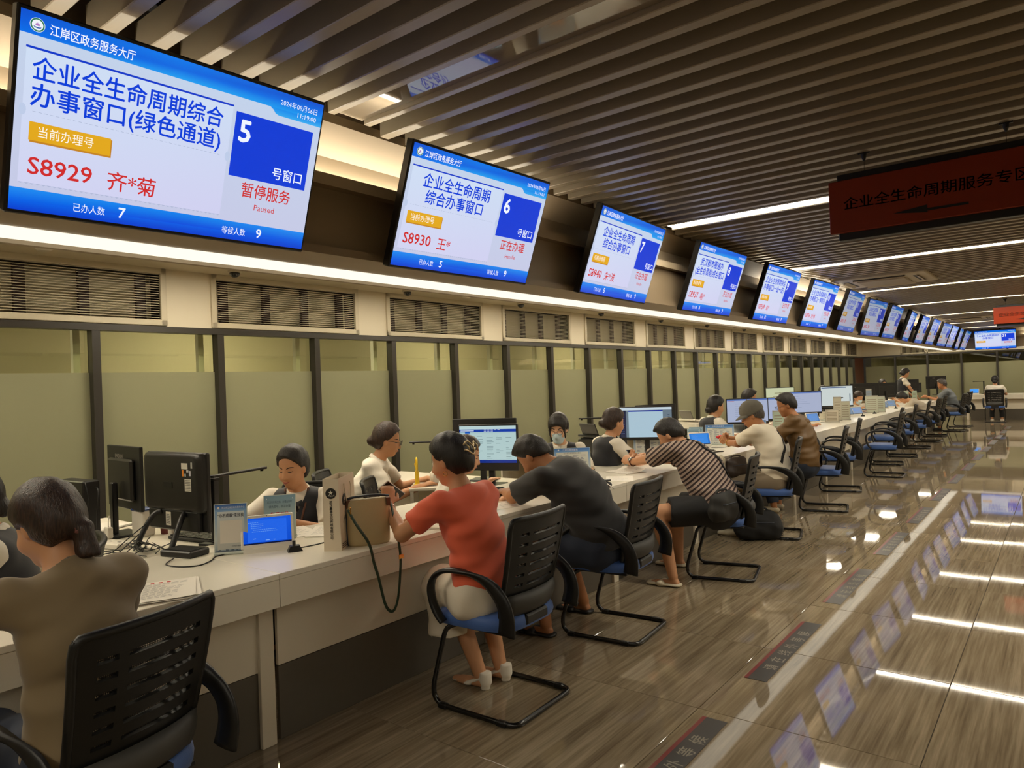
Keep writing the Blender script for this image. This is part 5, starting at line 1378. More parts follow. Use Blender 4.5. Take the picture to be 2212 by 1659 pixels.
P9 = person('staff member in a dark vest with netted bun facing the monitor, seen from behind', (-3.42, 5.66, 0), rad(62), lean=(.06, .25), neckf=.3, headp=.2, heady=-.1, Lh=(.45, .14, .80), Rh=(.45, -.16, .80), hair='bun', hairmat=hair_b, top=white_cl, sleeve=.75, vest=True, collar=True, h=.0085, hip=.50, shoes=shoe_k)
P11 = person('staff member in a dark vest with black ponytail beside the man in the cap', (-3.52, 8.30, 0), rad(55), lean=(.08, .25), neckf=.3, headp=.2, heady=-.1, Lh=(.45, .14, .80), Rh=(.45, -.16, .80), hair='lowbun', hairmat=hair_k, top=white_cl, sleeve=.75, vest=True, collar=True, h=.009, hip=.53, shoes=shoe_k)
P13 = person('man with glasses behind the monitor beyond the cap, only his head showing', (-3.85, 10.35, 0), rad(10), s=1.04, lean=(.05, .2), headp=.2, heady=.35, sex='m', hair='short', top=polo_g, sleeve=.8, h=.011, hip=.54, fingers=False, glasses=True)
P15 = person('staff member in a pale pink shirt behind the brown jacket', (-3.40, 10.55, 0), rad(35), lean=(.1, .3), headp=.25, Lh=(.42, .16, .80), Rh=(.44, -.22, .80), hair='tied', top=pinkish, sleeve=.8, h=.011, hip=.50, fingers=False)
P16 = person('staff member with black hair half behind the second monitor', (-3.78, 14.7, 0), rad(120), lean=(.06, .2), headp=.2, hair='lowbun', top=white_cl, sleeve=.75, h=.012, hip=.52, fingers=False)
P17 = person('masked staff member reading behind the leaflet stands', (-3.52, 15.75, 0), rad(-45), lean=(.12, .35), headp=.45, hair='tied', hairmat=hair_b, top=white_cl, sleeve=.75, mask=True, h=.012, hip=.40, fingers=False)
P18 = person('staff member whose hair and forehead show above the black monitors', (-3.80, 19.95, 0), rad(-40), lean=(.04, .1), headp=.1, hair='tied', top=white_cl, sleeve=.75, h=.012, hip=.56, fingers=False)
P19 = person('staff member standing in a dark vest with hair in a bun', (-3.55, 21.3, 0), rad(25), lean=(.04, .14), neckf=.3, headp=.35, hip=.83, Lh=(.30, .16, .86), Rh=(.34, -.14, .84), hair='bun', top=white_cl, sleeve=.6, vest=True, collar=True, bottom='trousers', knees=((.02, .09, .44), (.02, -.09, .44)), feet=((-.02, .09, 0), (-.02, -.09, 0)), stand=True, h=.011, fingers=False)
# chairs of the staff
for lb, loc, a in (('black office chair of the person at the left edge', (-3.42, 1.06), -112), ('black office chair of the staff member with bow tie', (-3.84, 2.72), -52), ('black office chair beside the white shirted staff member with bun', (-3.55, 3.30), 40), ('black office chair of the white shirted staff member with bun', (-4.28, 3.46), 38), ('black office chair of the masked staff member with fringe', (-3.60, 5.26), -58), ('black office chair of the staff member facing the monitor', (-3.38, 5.58), 62), ('black office chair of the staff member beside the man in the cap', (-3.48, 8.22), 55), ('black office chair behind the second big monitor', (-3.75, 14.6), 120)):
    staff_chair(lb, (loc[0], loc[1], 0), rad(a))
# ------------------------------------------------------------------ desks and things on them
ink = print_mat('printed_sheet', .5); gloss_ink = print_mat('printed_acrylic', .12, .5)
UI = glow_mat('monitor_picture', .85, .2)
desk_m = mat('desk_white', (222, 214, 196), .35, noise=.02); steel = mat('brushed_steel', (150, 148, 142), .3, metal=.9); plast_w = mat('plastic_white', (226, 220, 206), .4); plast_g = mat('plastic_grey', (120, 116, 108), .45)
DZ = 0.75
def side_desk(label, y0, y1, x0=-5.05, x1=-3.50):
    t = thing('side_desk', label, 'desk', ((x0 + x1) / 2, (y0 + y1) / 2, 0), 0, 'white desks behind the counter')
    w_, d = x1 - x0, y1 - y0
    g = G(); g.box((0, 0, DZ - .0125), (w_, d, .025), ch=.002); g.build('desktop', desk_m, t)
    for s_ in (-1, 1): g = G(); g.box((s_ * (w_ / 2 - .03), 0, (DZ - .025) / 2), (.025, d - .04, DZ - .025), ch=.001); g.build('side_panel', desk_m, t)
    g = G(); g.box((0, 0, .50), (w_ - .1, .018, .42)); g.build('modesty_panel', desk_m, t)
    return t
for nm, y0, y1 in (('nearest white desk with two black monitors seen from behind', 1.50, 2.02), ('white desk under the monitor between the bun wearer and the masked clerk', 3.98, 4.66), ('white desk under the monitor of the clerk with netted bun', 6.12, 7.28), ('white desk behind the man in the cap', 8.95, 9.80), ('white desk under the big monitor beyond the brown jacket', 11.1, 12.2), ('white desk under the second big monitor', 13.1, 13.75), ('white desk behind the leaflet stands', 16.6, 17.4), ('white desk under the black monitors in the distance', 19.0, 19.6), ('last white desk near the far counter', 22.2, 23.0)):
    side_desk(nm, y0, y1)

def ui_web(g, P):
    def r(x0, y0, x1, y1, c, z=.0): g.add([P(x0, y1, z), P(x1, y1, z), P(x1, y0, z), P(x0, y0, z)], [(0, 1, 2, 3)], [c] * 4)
    r(0, 0, 1, 1, (186, 214, 214)); r(0, 0, 1, .09, (196, 222, 224), .0002); r(0, .09, 1, .165, (20, 62, 170), .0004); r(0, .165, 1, .20, (176, 206, 210), .0002); r(.1, .165, .19, .20, (20, 90, 190), .0005)
    for i in range(5): r(.44 + .06 * i, .10, .48 + .06 * i, .115, (220, 230, 240), .0006)
    for i in range(3): r(.44 + .06 * i, .135, .48 + .06 * i, .148, (210, 224, 240), .0006)
    r(.02, .115, .26, .14, (214, 228, 240), .0006); r(0, .92, 1, 1, (14, 48, 140), .0004)
    rnd = random.Random(3)
    for j in range(16):
        for i in range(5):
            if rnd.random() < .55: r(.14 + .17 * i, .27 + .04 * j, .14 + .17 * i + rnd.uniform(.04, .13), .281 + .04 * j, (120, 146, 150), .0006)
def ui_doc(g, P):
    def r(x0, y0, x1, y1, c, z=.0): g.add([P(x0, y1, z), P(x1, y1, z), P(x1, y0, z), P(x0, y0, z)], [(0, 1, 2, 3)], [c] * 4)
    r(0, 0, 1, 1, (112, 128, 140)); r(0, 0, 1, .09, (206, 222, 232), .0002); r(0, .09, .12, 1, (28, 34, 62), .0002); r(.17, .1, .83, 1, (178, 206, 222), .0003); r(.17, .1, .83, .14, (30, 50, 160), .0005)
    for j in range(12): r(.02, .2 + .06 * j, .09, .212 + .06 * j, (90, 100, 150), .0005)
    for j in range(3): r(.92, .25 + .07 * j, .96, .28 + .07 * j, (60, 70, 90), .0005)
def ui_pale(g, P):
    def r(x0, y0, x1, y1, c, z=.0): g.add([P(x0, y1, z), P(x1, y1, z), P(x1, y0, z), P(x0, y0, z)], [(0, 1, 2, 3)], [c] * 4)
    r(0, 0, 1, 1, (176, 186, 214)); r(0, 0, 1, .06, (90, 120, 190), .0002); r(.02, .08, .18, .10, (190, 110, 100), .0004)
    for j in range(7): r(.2, .2 + .09 * j, .2 + .08 * (j % 5 + 2), .212 + .09 * j, (140, 150, 180), .0004)
def ui_white(g, P):
    def r(x0, y0, x1, y1, c, z=.0): g.add([P(x0, y1, z), P(x1, y1, z), P(x1, y0, z), P(x0, y0, z)], [(0, 1, 2, 3)], [c] * 4)
    r(0, 0, 1, 1, (212, 222, 220)); r(.02, .05, .8, .085, (30, 70, 130), .0002); r(.9, .4, .93, .8, (60, 80, 110), .0002)
def ui_scales(g, P):
    def r(x0, y0, x1, y1, c, z=.0): g.add([P(x0, y1, z), P(x1, y1, z), P(x1, y0, z), P(x0, y0, z)], [(0, 1, 2, 3)], [c] * 4)
    r(0, 0, 1, 1, (208, 214, 176)); r(.49, .25, .51, .75, (110, 96, 60), .0002); r(.3, .3, .7, .33, (110, 96, 60), .0002); r(.25, .5, .38, .53, (110, 96, 60), .0002); r(.62, .5, .75, .53, (110, 96, 60), .0002)
blk_case = mat('monitor_case', (24, 23, 22), .4); blk_back = mat('monitor_back', (34, 32, 29), .38, spec=.45)
def monitor(label, loc, front, W=.50, Hh=.30, zc=.32, ui=None, thick=.022, bottom=.02, tilt=0.0, logo_txt=None, aio=False):
    t = thing('monitor', label, 'monitor', loc, front + PI / 2, 'office monitors')
    g = G(); g.box((0, .05, .007), (.22, .18, .014), ch=.005); g.build('base', blk_case, t)
    g = G(); g.box((0, .075, zc * .45 + .01), (.05, .03, zc * .9), ch=.006); g.build('stand', blk_case, t)
    g = G(); g.box((0, thick / 2, zc), (W, thick, Hh), ch=.004); c = g.build('casing', blk_case, t)
    g = G(); g.box((0, thick + .012, zc - .01), (W * .72, .028, Hh * .66), ch=.012); g.build('rear_cover', blk_back, t)
    sw, sh_ = W - .022, Hh - .022 - bottom
    def P(x, y, z): return (x * sw - sw / 2, -.0012 - z, zc + bottom / 2 + sh_ / 2 - y * sh_)
    g = G()
    if ui: ui(g, P); g.build('screen', UI, t, color=True)
    else: g.add([P(0, 1, 0), P(1, 1, 0), P(1, 0, 0), P(0, 0, 0)], [(0, 1, 2, 3)]); g.build('screen', mat('glass_black', (8, 8, 10), .06, spec=.6), t)
    if logo_txt:
        g = G(); g.text(logo_txt, (W * .12, thick + .0008, zc + Hh * .30), (-1, 0, 0), (0, 0, 1), .034, None, 'c', .01); g.build('lettering', mat('logo_silver', (196, 190, 176), .4), c)
    return t
# the two monitors seen from behind at the left
mA = monitor('black monitor with silver maker lettering on its back, on the nearest desk', (-4.30, 1.84, DZ), rad(86), .50, .36, .33, None, .02, logo_txt='IPASON')
def aio(label, loc, front):
    t = thing('all_in_one_computer', label, 'computer', loc, front + PI / 2)
    prof = rrect(.53, .385, .02, 3)
    g = G(); g.box((0, .012, .295), (.53, .024, .40), ch=.006); g.build('bezel', blk_case, t)
    g = G(); n = 4; rings = [(1.0, .024), (.99, .040), (.95, .050), (.86, .056)]; base = rrect(.52, .30, .03, 3); vs = []; fs = []; m_ = len(base)
    for s_, y in rings: vs += [(x * s_, y, .345 + z * s_) for x, z in base]
    for k in range(len(rings) - 1): fs += [(k * m_ + i, (k + 1) * m_ + i, (k + 1) * m_ + (i + 1) % m_, k * m_ + (i + 1) % m_) for i in range(m_)]
    fs.append(tuple(range((len(rings) - 1) * m_, len(rings) * m_))[::-1]); g.add(vs, fs); c = g.build('rear_shell', blk_back, t, True, 35)
    g = G(); g.box((0, .034, .150), (.44, .03, .11), ch=.008); g.build('port_cover', blk_case, t)
    g = G(); g.box((.02, .0575, .33), (.075, .002, .03)); g.build('badge', blk_case, c)
    g = G(); st = [(-.13, .43, .055, .03, (210, 206, 190)), (-.19, .435, .014, .03, (180, 180, 170)), (-.115, .395, .014, .034, (222, 140, 50)), (-.155, .405, .018, .012, (200, 200, 195)), (-.175, .395, .014, .026, (190, 190, 200)), (-.135, .385, .012, .014, (180, 190, 185)), (-.155, .335, .055, .062, (206, 202, 186))]
    for x, z, w_, h_, col in st: g.add([(x + w_ / 2, .0568, z - h_ / 2), (x - w_ / 2, .0568, z - h_ / 2), (x - w_ / 2, .0568, z + h_ / 2), (x + w_ / 2, .0568, z + h_ / 2)], [(0, 1, 2, 3)], [col] * 4)
    for i in range(7): g.add([(-.13, .0572, .31 + .008 * i), (-.178, .0572, .31 + .008 * i), (-.178, .0572, .3125 + .008 * i), (-.13, .0572, .3125 + .008 * i)], [(0, 1, 2, 3)], [(90, 88, 80)] * 4)
    g.build('sticker', ink, c, color=True)
    g = G(); g.add([(.06, .0496, .12), (.015, .0496, .12), (.015, .0496, .19), (.06, .0496, .19)], [(0, 1, 2, 3)], [(208, 202, 186)] * 4)
    for i in range(6): g.add([(.055, .05, .13 + .009 * i), (.02 + .004 * (i % 3), .05, .13 + .009 * i), (.02 + .004 * (i % 3), .05, .133 + .009 * i), (.055, .05, .133 + .009 * i)], [(0, 1, 2, 3)], [(80, 80, 76)] * 4)
    g.build('rating_label', ink, t, color=True)
    for s_ in (-1, 1):
        g = G(); g.tube(smooth_path([(s_ * .10, .045, .19), (s_ * .125, .075, .175), (s_ * .14, .11, .12), (s_ * .15, .15, .04), (s_ * .15, .16, .008)], 4), .014, 8); g.build('stand_leg', blk_case, t, True)
    g = G(); g.box((0, -.0008, .31), (.50, .001, .30)); g.build('screen', mat('glass_black', (8, 8, 10), .06, spec=.6), t)
    return t
aio('black all-in-one computer with stickers on its back on the nearest desk', (-3.64, 1.82, DZ), rad(95))
monitor('monitor with a blue bar web page behind the coral T-shirt', (-3.58, 4.22, DZ), rad(-70), .49, .36, .30, ui_web, .03, .05)
monitor('black monitor seen from behind, between the web page monitor and the masked clerk', (-3.86, 4.52, DZ), rad(112), .56, .36, .33)
monitor('thin edged monitor with a pale blue document in front of the clerk with netted bun', (-3.36, 6.42, DZ), rad(-70), .54, .34, .35, ui_doc)
monitor('black computer seen edge on behind the thin edged monitor', (-3.52, 6.95, DZ), rad(150), .50, .36, .34)
monitor('black framed monitor with pale screen behind the grey cap', (-3.34, 9.22, DZ), rad(-58), .54, .34, .33, ui_pale)
monitor('black edged second monitor beside the one behind the grey cap', (-3.30, 9.62, DZ), rad(-50), .50, .32, .33, ui_pale)
monitor('big black framed monitor with lilac screen beyond the brown jacket', (-3.32, 11.65, DZ), rad(-52), .58, .36, .34, ui_pale)
monitor('far monitor showing a drawing of scales on a pale green screen', (-4.20, 13.3, DZ), rad(-50), .54, .34, .40, ui_scales)
monitor('big monitor with a white page, next along after the lilac one', (-3.25, 13.4, DZ), rad(-52), .58, .38, .38, ui_white)
monitor('black monitor seen from behind, beside the masked reader', (-3.55, 17.0, DZ), rad(120), .60, .38, .36)
monitor('black monitor seen from behind, in front of the hair that shows above it', (-3.58, 19.3, DZ), rad(128), .60, .36, .34)
monitor('black monitor seen from behind with a silver mark, left of the polo shirt', (-3.60, 22.5, DZ), rad(125), .62, .38, .36, logo_txt='HOO')
monitor('black monitor seen from behind with a silver mark, right of the polo shirt', (-3.35, 26.0, DZ), rad(125), .62, .40, .40, logo_txt='HOO')
monitor('wide black monitor low between the two marked ones', (-3.75, 24.2, DZ), rad(125), .55, .30, .28)

# keyboards, mice, printers, fans
def keyboard(label, loc, rz):
    t = thing('keyboard', label, 'keyboard', loc, rz)
    g = G(); g.box((0, 0, .010), (.43, .14, .018), ch=.004); g.build('case', blk_case, t)
    g = G()
    for r_ in range(5):
        for c_ in range(15): g.box((-.196 + .028 * c_, -.05 + .025 * r_, .0215), (.022, .019, .007))
    g.build('keys', mat('key_black', (38, 37, 36), .4), t)['kind'] = 'stuff'
    return t
keyboard('black keyboard on the nearest desk before the all-in-one computer', (-3.72, 1.98, DZ), rad(8) + PI)
keyboard('black keyboard below the web page monitor', (-3.52, 3.98, DZ), rad(18)).location.z = DZ
def mouse(label, loc, rz):
    t = thing('computer_mouse', label, 'mouse', loc, rz)
    g = G(); g.ball((0, 0, .012), (.055, .032, .022), 14, 8); g.build('shell', blk_case, t, True); g = G(); g.cyl((.028, -.004, .033), (.028, .004, .033), .006, n=10); g.build('wheel', plast_g, t)
mouse('black mouse under the hand of the half hidden clerk', (-3.21, 3.56, .765), rad(60))
mouse('black mouse at the end of the nearest desk', (-3.53, 2.02, DZ), rad(20))
t = thing('mouse_mat', 'black mouse mat beside the web page monitor', 'mouse mat', (-3.25, 3.60, .765), rad(20)); g = G(); g.box((0, 0, .001), (.24, .20, .002)); g.build('pad', mat('mat_black', (20, 20, 20), .8), t)
t = thing('handheld_fan', 'small yellow desk fan with round grille', 'fan', (-3.86, 3.72, .80), rad(-40)); yel = mat('fan_yellow', (236, 200, 40), .4)
g = G(); g.lathe([(.028, 0), (.03, .012), (.018, .02), (.015, .07), (.014, .115)], 16); g.build('handle', yel, t, True, 40)
g = G(); ring = [(.046 * math.cos(2 * PI * i / 24), 0, .16 + .046 * math.sin(2 * PI * i / 24)) for i in range(24)]; g.tube(ring, .006, 8, closed=True, ry=.012); g.build('rim', yel, t, True)
g = G()
for i in range(24):
    a = 2 * PI * i / 24; g.tube([(.012 * math.cos(a), -.010, .16 + .012 * math.sin(a)), (.044 * math.cos(a), -.008, .16 + .044 * math.sin(a))], .0014, 4)
g.build('grille', yel, t)['kind'] = 'stuff'
g = G(); g.lathe([(.014, 0), (.014, .006), (.008, .009)], 14, (0, -.008, .16), (0, -1, 0)); g.build('hub', yel, t)
t = thing('desk_fan', 'white table fan with black round grille behind the coral T-shirt', 'fan', (-3.82, 3.86, .80), rad(-42))
g = G(); g.box((0, .02, .05), (.14, .1, .10), ch=.02); g.build('base', plast_w, t, True, 40)
g = G(); g.tube([(.088 * math.cos(2 * PI * i / 28), 0, .17 + .088 * math.sin(2 * PI * i / 28)) for i in range(28)], .008, 8, closed=True, ry=.03); g.build('rim', plast_w, t, True)
g = G(); g.lathe([(.084, 0), (.084, .012)], 28, (0, .01, .17), (0, -1, 0)); g.build('face', mat('fan_black', (18, 18, 18), .35), t)
g = G()
for i in range(30):
    a = 2 * PI * i / 30; g.tube([(.02 * math.cos(a), -.014, .17 + .02 * math.sin(a)), (.082 * math.cos(a + .5), -.010, .17 + .082 * math.sin(a + .5))], .0013, 4)
g.build('grille', plast_g, t)['kind'] = 'stuff'
t = thing('fan_shelf', 'small white side table carrying the yellow fan and the white fan', 'side table', (-3.84, 3.79, 0), rad(-50))
g = G(); g.box((0, 0, .79), (.34, .22, .02), ch=.002); g.build('top', desk_m, t)
for a in (-1, 1):
    for b_ in (-1, 1): g = G(); g.box((a * .15, b_ * .09, .39), (.025, .025, .78)); g.build('leg', desk_m, t)
def printer(label, loc, rz, m1, m2, s_=1.0):
    t = thing('printer', label, 'printer', loc, rz)
    g = G(); g.box((0, 0, .10 * s_), (.42 * s_, .36 * s_, .18 * s_), ch=.02); g.build('body', m1, t, True, 40)
    g = G(); g.box((0, .06, .20 * s_), (.40 * s_, .24 * s_, .03), ch=.01, rot=(rad(8), 0, 0)); g.build('lid', m1, t)
    g = G(); g.box((0, .17 * s_, .27 * s_), (.26 * s_, .012, .16 * s_), rot=(rad(-22), 0, 0)); g.build('paper_feed', m2, t)
    g = G(); g.box((0, -.19 * s_, .06 * s_), (.26 * s_, .10, .012), ch=.003); g.build('output_tray', m2, t)
printer('black printer with raised paper feed behind the masked clerk', (-3.95, 6.55, DZ), rad(160), mat('printer_black', (30, 29, 28), .4), blk_case)
printer('pale printer behind the clerk with the black ponytail', (-4.10, 9.35, DZ), rad(150), plast_w, plast_g)
def doc_camera(label, loc, rz, h=.33, arm=.40):
    t = thing('document_camera', label, 'document camera', loc, rz); bk = mat('scanner_black', (28, 26, 24), .35)
    g = G(); g.box((0, 0, .006), (.14, .11, .012), ch=.003); g.build('base', bk, t)
    g = G(); g.box((0, 0, h / 2), (.036, .030, h), ch=.003); g.build('column', bk, t)
    g = G(); g.box((0, 0, h + .006), (.040, .040, .014), ch=.002); g.build('hinge', bk, t)
    g = G(); g.box((arm / 2 - .02, 0, h + .02), (arm, .030, .014), ch=.003); g.build('arm', bk, t)
    g = G(); g.cyl((arm - .05, 0, h + .014), (arm - .05, 0, h + .004), .009, n=12); g.build('lens', mat('glass_black', (8, 8, 10), .06), t)
doc_camera('black document camera with a long arm on the nearest desk', (-3.56, 1.96, DZ), rad(105), .335, .40)
doc_camera('black document camera behind the masked clerk', (-3.60, 6.22, DZ), rad(215), .40, .38)
doc_camera('black document camera behind the coral T-shirt', (-3.95, 4.12, DZ), rad(215), .33, .3)
doc_camera('black document camera on the far part of the counter', (-3.12, 19.3, .765), rad(20), .32, .3)
doc_camera('black document camera on the counter among clear leaflet stands', (-3.10, 12.75, .765), rad(60), .34, .16)
doc_camera('black document camera on the far counter', (-2.05, 25.6, .765), rad(180), .36, .3)

# the corner of the nearest desk: paper, power strips, cables
def sheet(name, label, cat, loc, rz, w_, d, n=1, lines=10, seed=1, red=False, curl=0.0, group=None):
    t = thing(name, label, cat, loc, rz, group); rnd = random.Random(seed)
    for k in range(n):
        a = rnd.uniform(-.10, .10) if k else 0; c, s_ = math.cos(a), math.sin(a); ox, oy = (rnd.uniform(-.015, .015), rnd.uniform(-.015, .015)) if k else (0, 0)
        g = G(); z = .0012 + .0016 * (n - 1 - k)
        def Q(x, y, zz=0): 
            lift = curl * max(0, (x / (w_ / 2))) ** 2 if k == 0 else 0
            return (ox + c * x - s_ * y, oy + s_ * x + c * y, z + zz + lift)
        N = 6
        top_ = [[Q(-w_ / 2 + w_ * i / N, -d / 2 + d * j) for j in (0, 1)] for i in range(N + 1)]
        vs = [p for r_ in top_ for p in r_] + [(p[0], p[1], p[2] - .0011) for r_ in top_ for p in r_]; o = 2 * (N + 1)
        fs = [(2 * i, 2 * i + 2, 2 * i + 3, 2 * i + 1) for i in range(N)] + [(o + 2 * i, o + 2 * i + 1, o + 2 * i + 3, o + 2 * i + 2) for i in range(N)]
        fs += [(2 * i, o + 2 * i, o + 2 * i + 2, 2 * i + 2) for i in range(N)] + [(2 * i + 1, 2 * i + 3, o + 2 * i + 3, o + 2 * i + 1) for i in range(N)] + [(0, 1, o + 1, o), (2 * N, o + 2 * N, o + 2 * N + 1, 2 * N + 1)]
        g.add(vs, fs, [(232, 226, 214)] * len(vs))
        if k == 0:
            for j in range(lines):
                y = d / 2 - d * (.14 + .76 * j / max(lines, 1)); x0 = -w_ * .40; x1 = x0 + w_ * rnd.uniform(.35, .8)
                m = 5
                for i in range(m):
                    xa, xb = x0 + (x1 - x0) * i / m, x0 + (x1 - x0) * (i + .8) / m
                    g.add([Q(xa, y - .0018, .0006), Q(xb, y - .0018, .0006), Q(xb, y + .0018, .0006), Q(xa, y + .0018, .0006)], [(0, 1, 2, 3)], [(110, 108, 112)] * 4)
            if red:
                for i in range(3): g.add([Q(-w_ * .3 + .03 * i, d * .40, .0008), Q(-w_ * .3 + .03 * i + .014, d * .40, .0008), Q(-w_ * .3 + .03 * i + .014, d * .46, .0008), Q(-w_ * .3 + .03 * i, d * .46, .0008)], [(0, 1, 2, 3)], [(196, 60, 56)] * 4)
        g.build('paper', ink, t, color=True)
    return t
sheet('document_stack', 'stack of printed papers beside the elbow of the woman in olive', 'papers', (-2.80, 1.33, .765), rad(62), .21, .297, 7, 14, 2, True, .004)
sheet('document_stack', 'printed forms before the clerk with bow tie', 'papers', (-3.20, 2.42, .765), rad(40), .21, .297, 4, 10, 3)
sheet('paper_sheet', 'single form held up on the counter by the clerk with bow tie', 'papers', (-3.36, 2.30, .766), rad(75), .21, .297, 1, 8, 5)
sheet('document_stack', 'white papers between the coral T-shirt and the black T-shirt', 'papers', (-3.02, 3.20, .765), rad(15), .21, .297, 3, 8, 6)
sheet('paper_sheet', 'printed sheet beside the elbow of the man in black', 'papers', (-2.88, 3.42, .765), rad(-20), .21, .297, 1, 9, 7)
sheet('booklet', 'open booklet with curling cover under the watch of the striped man', 'booklet', (-2.96, 5.26, .765), rad(70), .21, .28, 4, 8, 8, False, .03)
sheet('paper_sheet', 'pale sheet between the black clutch and the booklet', 'papers', (-2.80, 4.88, .765), rad(30), .21, .297, 1, 6, 9)
sheet('document_stack', 'papers of the bending person in light grey', 'papers', (-3.02, 17.75, .765), rad(80), .21, .297, 2, 6, 10)
sheet('document_stack', 'papers before the man in the polo shirt', 'papers', (-2.95, 21.1, .765), rad(80), .21, .297, 2, 6, 11)
for k, (x, y, z0) in enumerate(((-4.62, 1.80, DZ), (-4.55, 1.62, DZ))):
    sheet('document_stack', ['pile of white papers behind the silver lettered monitor', 'second pile of papers nearer the edge of the nearest desk'][k], 'papers', (x, y, z0), rad(20 + 50 * k), .21, .297, 9, 0, 20 + k)
t = thing('socket_block', 'white multi-socket adaptor on the nearest desk', 'adaptor', (-4.00, 1.62, DZ), rad(10)); g = G(); g.box((0, 0, .016), (.24, .085, .032), ch=.006); b_ = g.build('case', plast_w, t)
g = G()
for i in range(3): g.box((-.07 + .07 * i, 0, .0325), (.022, .010, .002))
g.build('socket', plast_g, b_)
t = thing('charger', 'white charger standing on the multi-socket adaptor', 'charger', (-4.08, 1.64, DZ + .033), 0); g = G(); g.box((0, 0, .032), (.05, .03, .06), ch=.005); g.build('body', plast_w, t); g = G(); g.tube([(0, 0, .06), (.002, 0, .09), (-.01, .01, .12)], .003, 6); g.build('plug_lead', plast_w, t)
t = thing('tissue_box', 'tall white plastic container on the nearest desk', 'container', (-4.16, 1.86, DZ), rad(15)); g = G(); g.box((0, 0, .075), (.10, .08, .15), ch=.008); g.build('body', plast_w, t); g = G(); g.box((0, 0, .153), (.104, .084, .01), ch=.003); g.build('lid', mat('lid_blue', (40, 70, 140), .4), t)
t = thing('paper_cup', 'dark red cup between the two monitors seen from behind', 'cup', (-4.10, 1.96, DZ), 0); g = G(); g.lathe([(.030, 0), (.040, .13), (.041, .135), (.037, .135), (.028, .004)], 20); g.build('cup', mat('cup_red', (92, 22, 22), .4), t, True, 40); g = G(); g.lathe([(.042, .13), (.042, .145), (.034, .147)], 20); g.build('lid', plast_w, t)
t = thing('white_router', 'white upright router between the two monitors', 'router', (-3.98, 1.93, DZ), rad(-10)); g = G(); g.box((0, 0, .095), (.045, .03, .19), ch=.008); g.build('body', plast_w, t); g = G(); g.box((0, -.0155, .12), (.012, .002, .012)); g.build('button', blk_case, t)
t = thing('card_reader', 'black box with cables on the counter behind the acrylic sign', 'card reader', (-3.38, 1.70, .765), rad(15)); g = G(); g.box((0, 0, .016), (.20, .12, .032), ch=.006); g.build('case', blk_case, t); g = G(); g.box((0, -.01, .033), (.16, .07, .003)); g.build('lid', mat('mat_black', (20, 20, 20), .8), t)
t = thing('computer_tower', 'slim black computer with vents standing at the left end of the nearest desk', 'computer', (-4.36, 1.60, DZ), rad(5)); g = G(); g.box((0, 0, .17), (.30, .09, .34), ch=.006); c_ = g.build('case', blk_case, t)
g = G()
for i in range(5): g.box((.1 - .03 * i, -.0455, .26), (.006, .002, .06), rot=(0, rad(25), 0))
g.build('vent', mat('glass_black', (8, 8, 10), .06), c_)
cab = mat('cable_black', (16, 15, 15), .45); cab_w = mat('cable_white', (220, 214, 200), .45)
def cable(label, pts, r=.0028, m=cab):
    g = G(); g.tube([tuple(p) for p in smooth_path(pts, 6)], r, 6); return tag(g.build('cable', m, None, True), label, 'cable', None)
rnd = random.Random(11)
E_ = DZ + .004
cbl = [('black cable looping from the tower over the left monitor', [(-4.25, 1.60, DZ + .30), (-4.20, 1.58, DZ + .33), (-4.16, 1.58, DZ + .22), (-4.17, 1.56, DZ + .08), (-4.05, 1.56, E_), (-3.85, 1.60, E_)]),
       ('black cable hanging behind the lettered monitor', [(-4.22, 1.64, DZ + .30), (-4.14, 1.62, DZ + .28), (-4.12, 1.60, DZ + .12), (-4.00, 1.57, E_), (-3.80, 1.56, E_)]),
       ('black cable along the edge of the nearest desk', [(-4.30, 1.54, E_), (-4.0, 1.53, E_ + .003), (-3.75, 1.58, E_), (-3.56, 1.60, E_ + .005)]),
       ('black cable from the all-in-one to the desk edge', [(-3.72, 1.68, DZ + .14), (-3.70, 1.60, DZ + .10), (-3.78, 1.54, DZ + .02), (-3.82, 1.50, DZ - .002), (-3.83, 1.492, DZ - .10), (-3.84, 1.49, DZ - .22)]),
       ('second black cable dropping over the desk edge', [(-3.68, 1.62, DZ + .10), (-3.70, 1.54, DZ + .03), (-3.72, 1.495, DZ - .005), (-3.725, 1.49, DZ - .12), (-3.73, 1.49, DZ - .26)]),
       ('third black cable dropping over the desk edge', [(-3.64, 1.62, DZ + .08), (-3.64, 1.54, DZ + .03), (-3.64, 1.494, DZ - .005), (-3.65, 1.49, DZ - .13), (-3.66, 1.49, DZ - .28)]),
       ('fourth black cable dropping over the desk edge', [(-3.60, 1.62, DZ + .05), (-3.58, 1.54, DZ + .02), (-3.58, 1.494, DZ - .005), (-3.575, 1.49, DZ - .12), (-3.58, 1.49, DZ - .24)]),
       ('black lead from the tablet winding across the counter', [(-3.12, 1.90, .768), (-3.18, 1.84, .768), (-3.20, 1.76, .768), (-3.14, 1.70, .768), (-3.10, 1.62, .768), (-3.16, 1.56, .768), (-3.26, 1.55, .768), (-3.33, 1.62, .772)]),
       ('braided black lead behind the small number block', [(-2.99, 2.08, .768), (-2.98, 2.18, .768), (-3.0, 2.3, .768), (-3.02, 2.45, .768)]),
       ('black lead lying on the counter beside the striped man', [(-3.10, 7.42, .768), (-3.02, 7.50, .768), (-2.98, 7.62, .768), (-3.0, 7.75, .768)]),
       ('lead under the far tablet beyond the brown jacket', [(-3.22, 11.85, .768), (-3.12, 11.95, .768), (-3.05, 12.1, .768)])]
for lb, p in cbl: cable(lb, p)
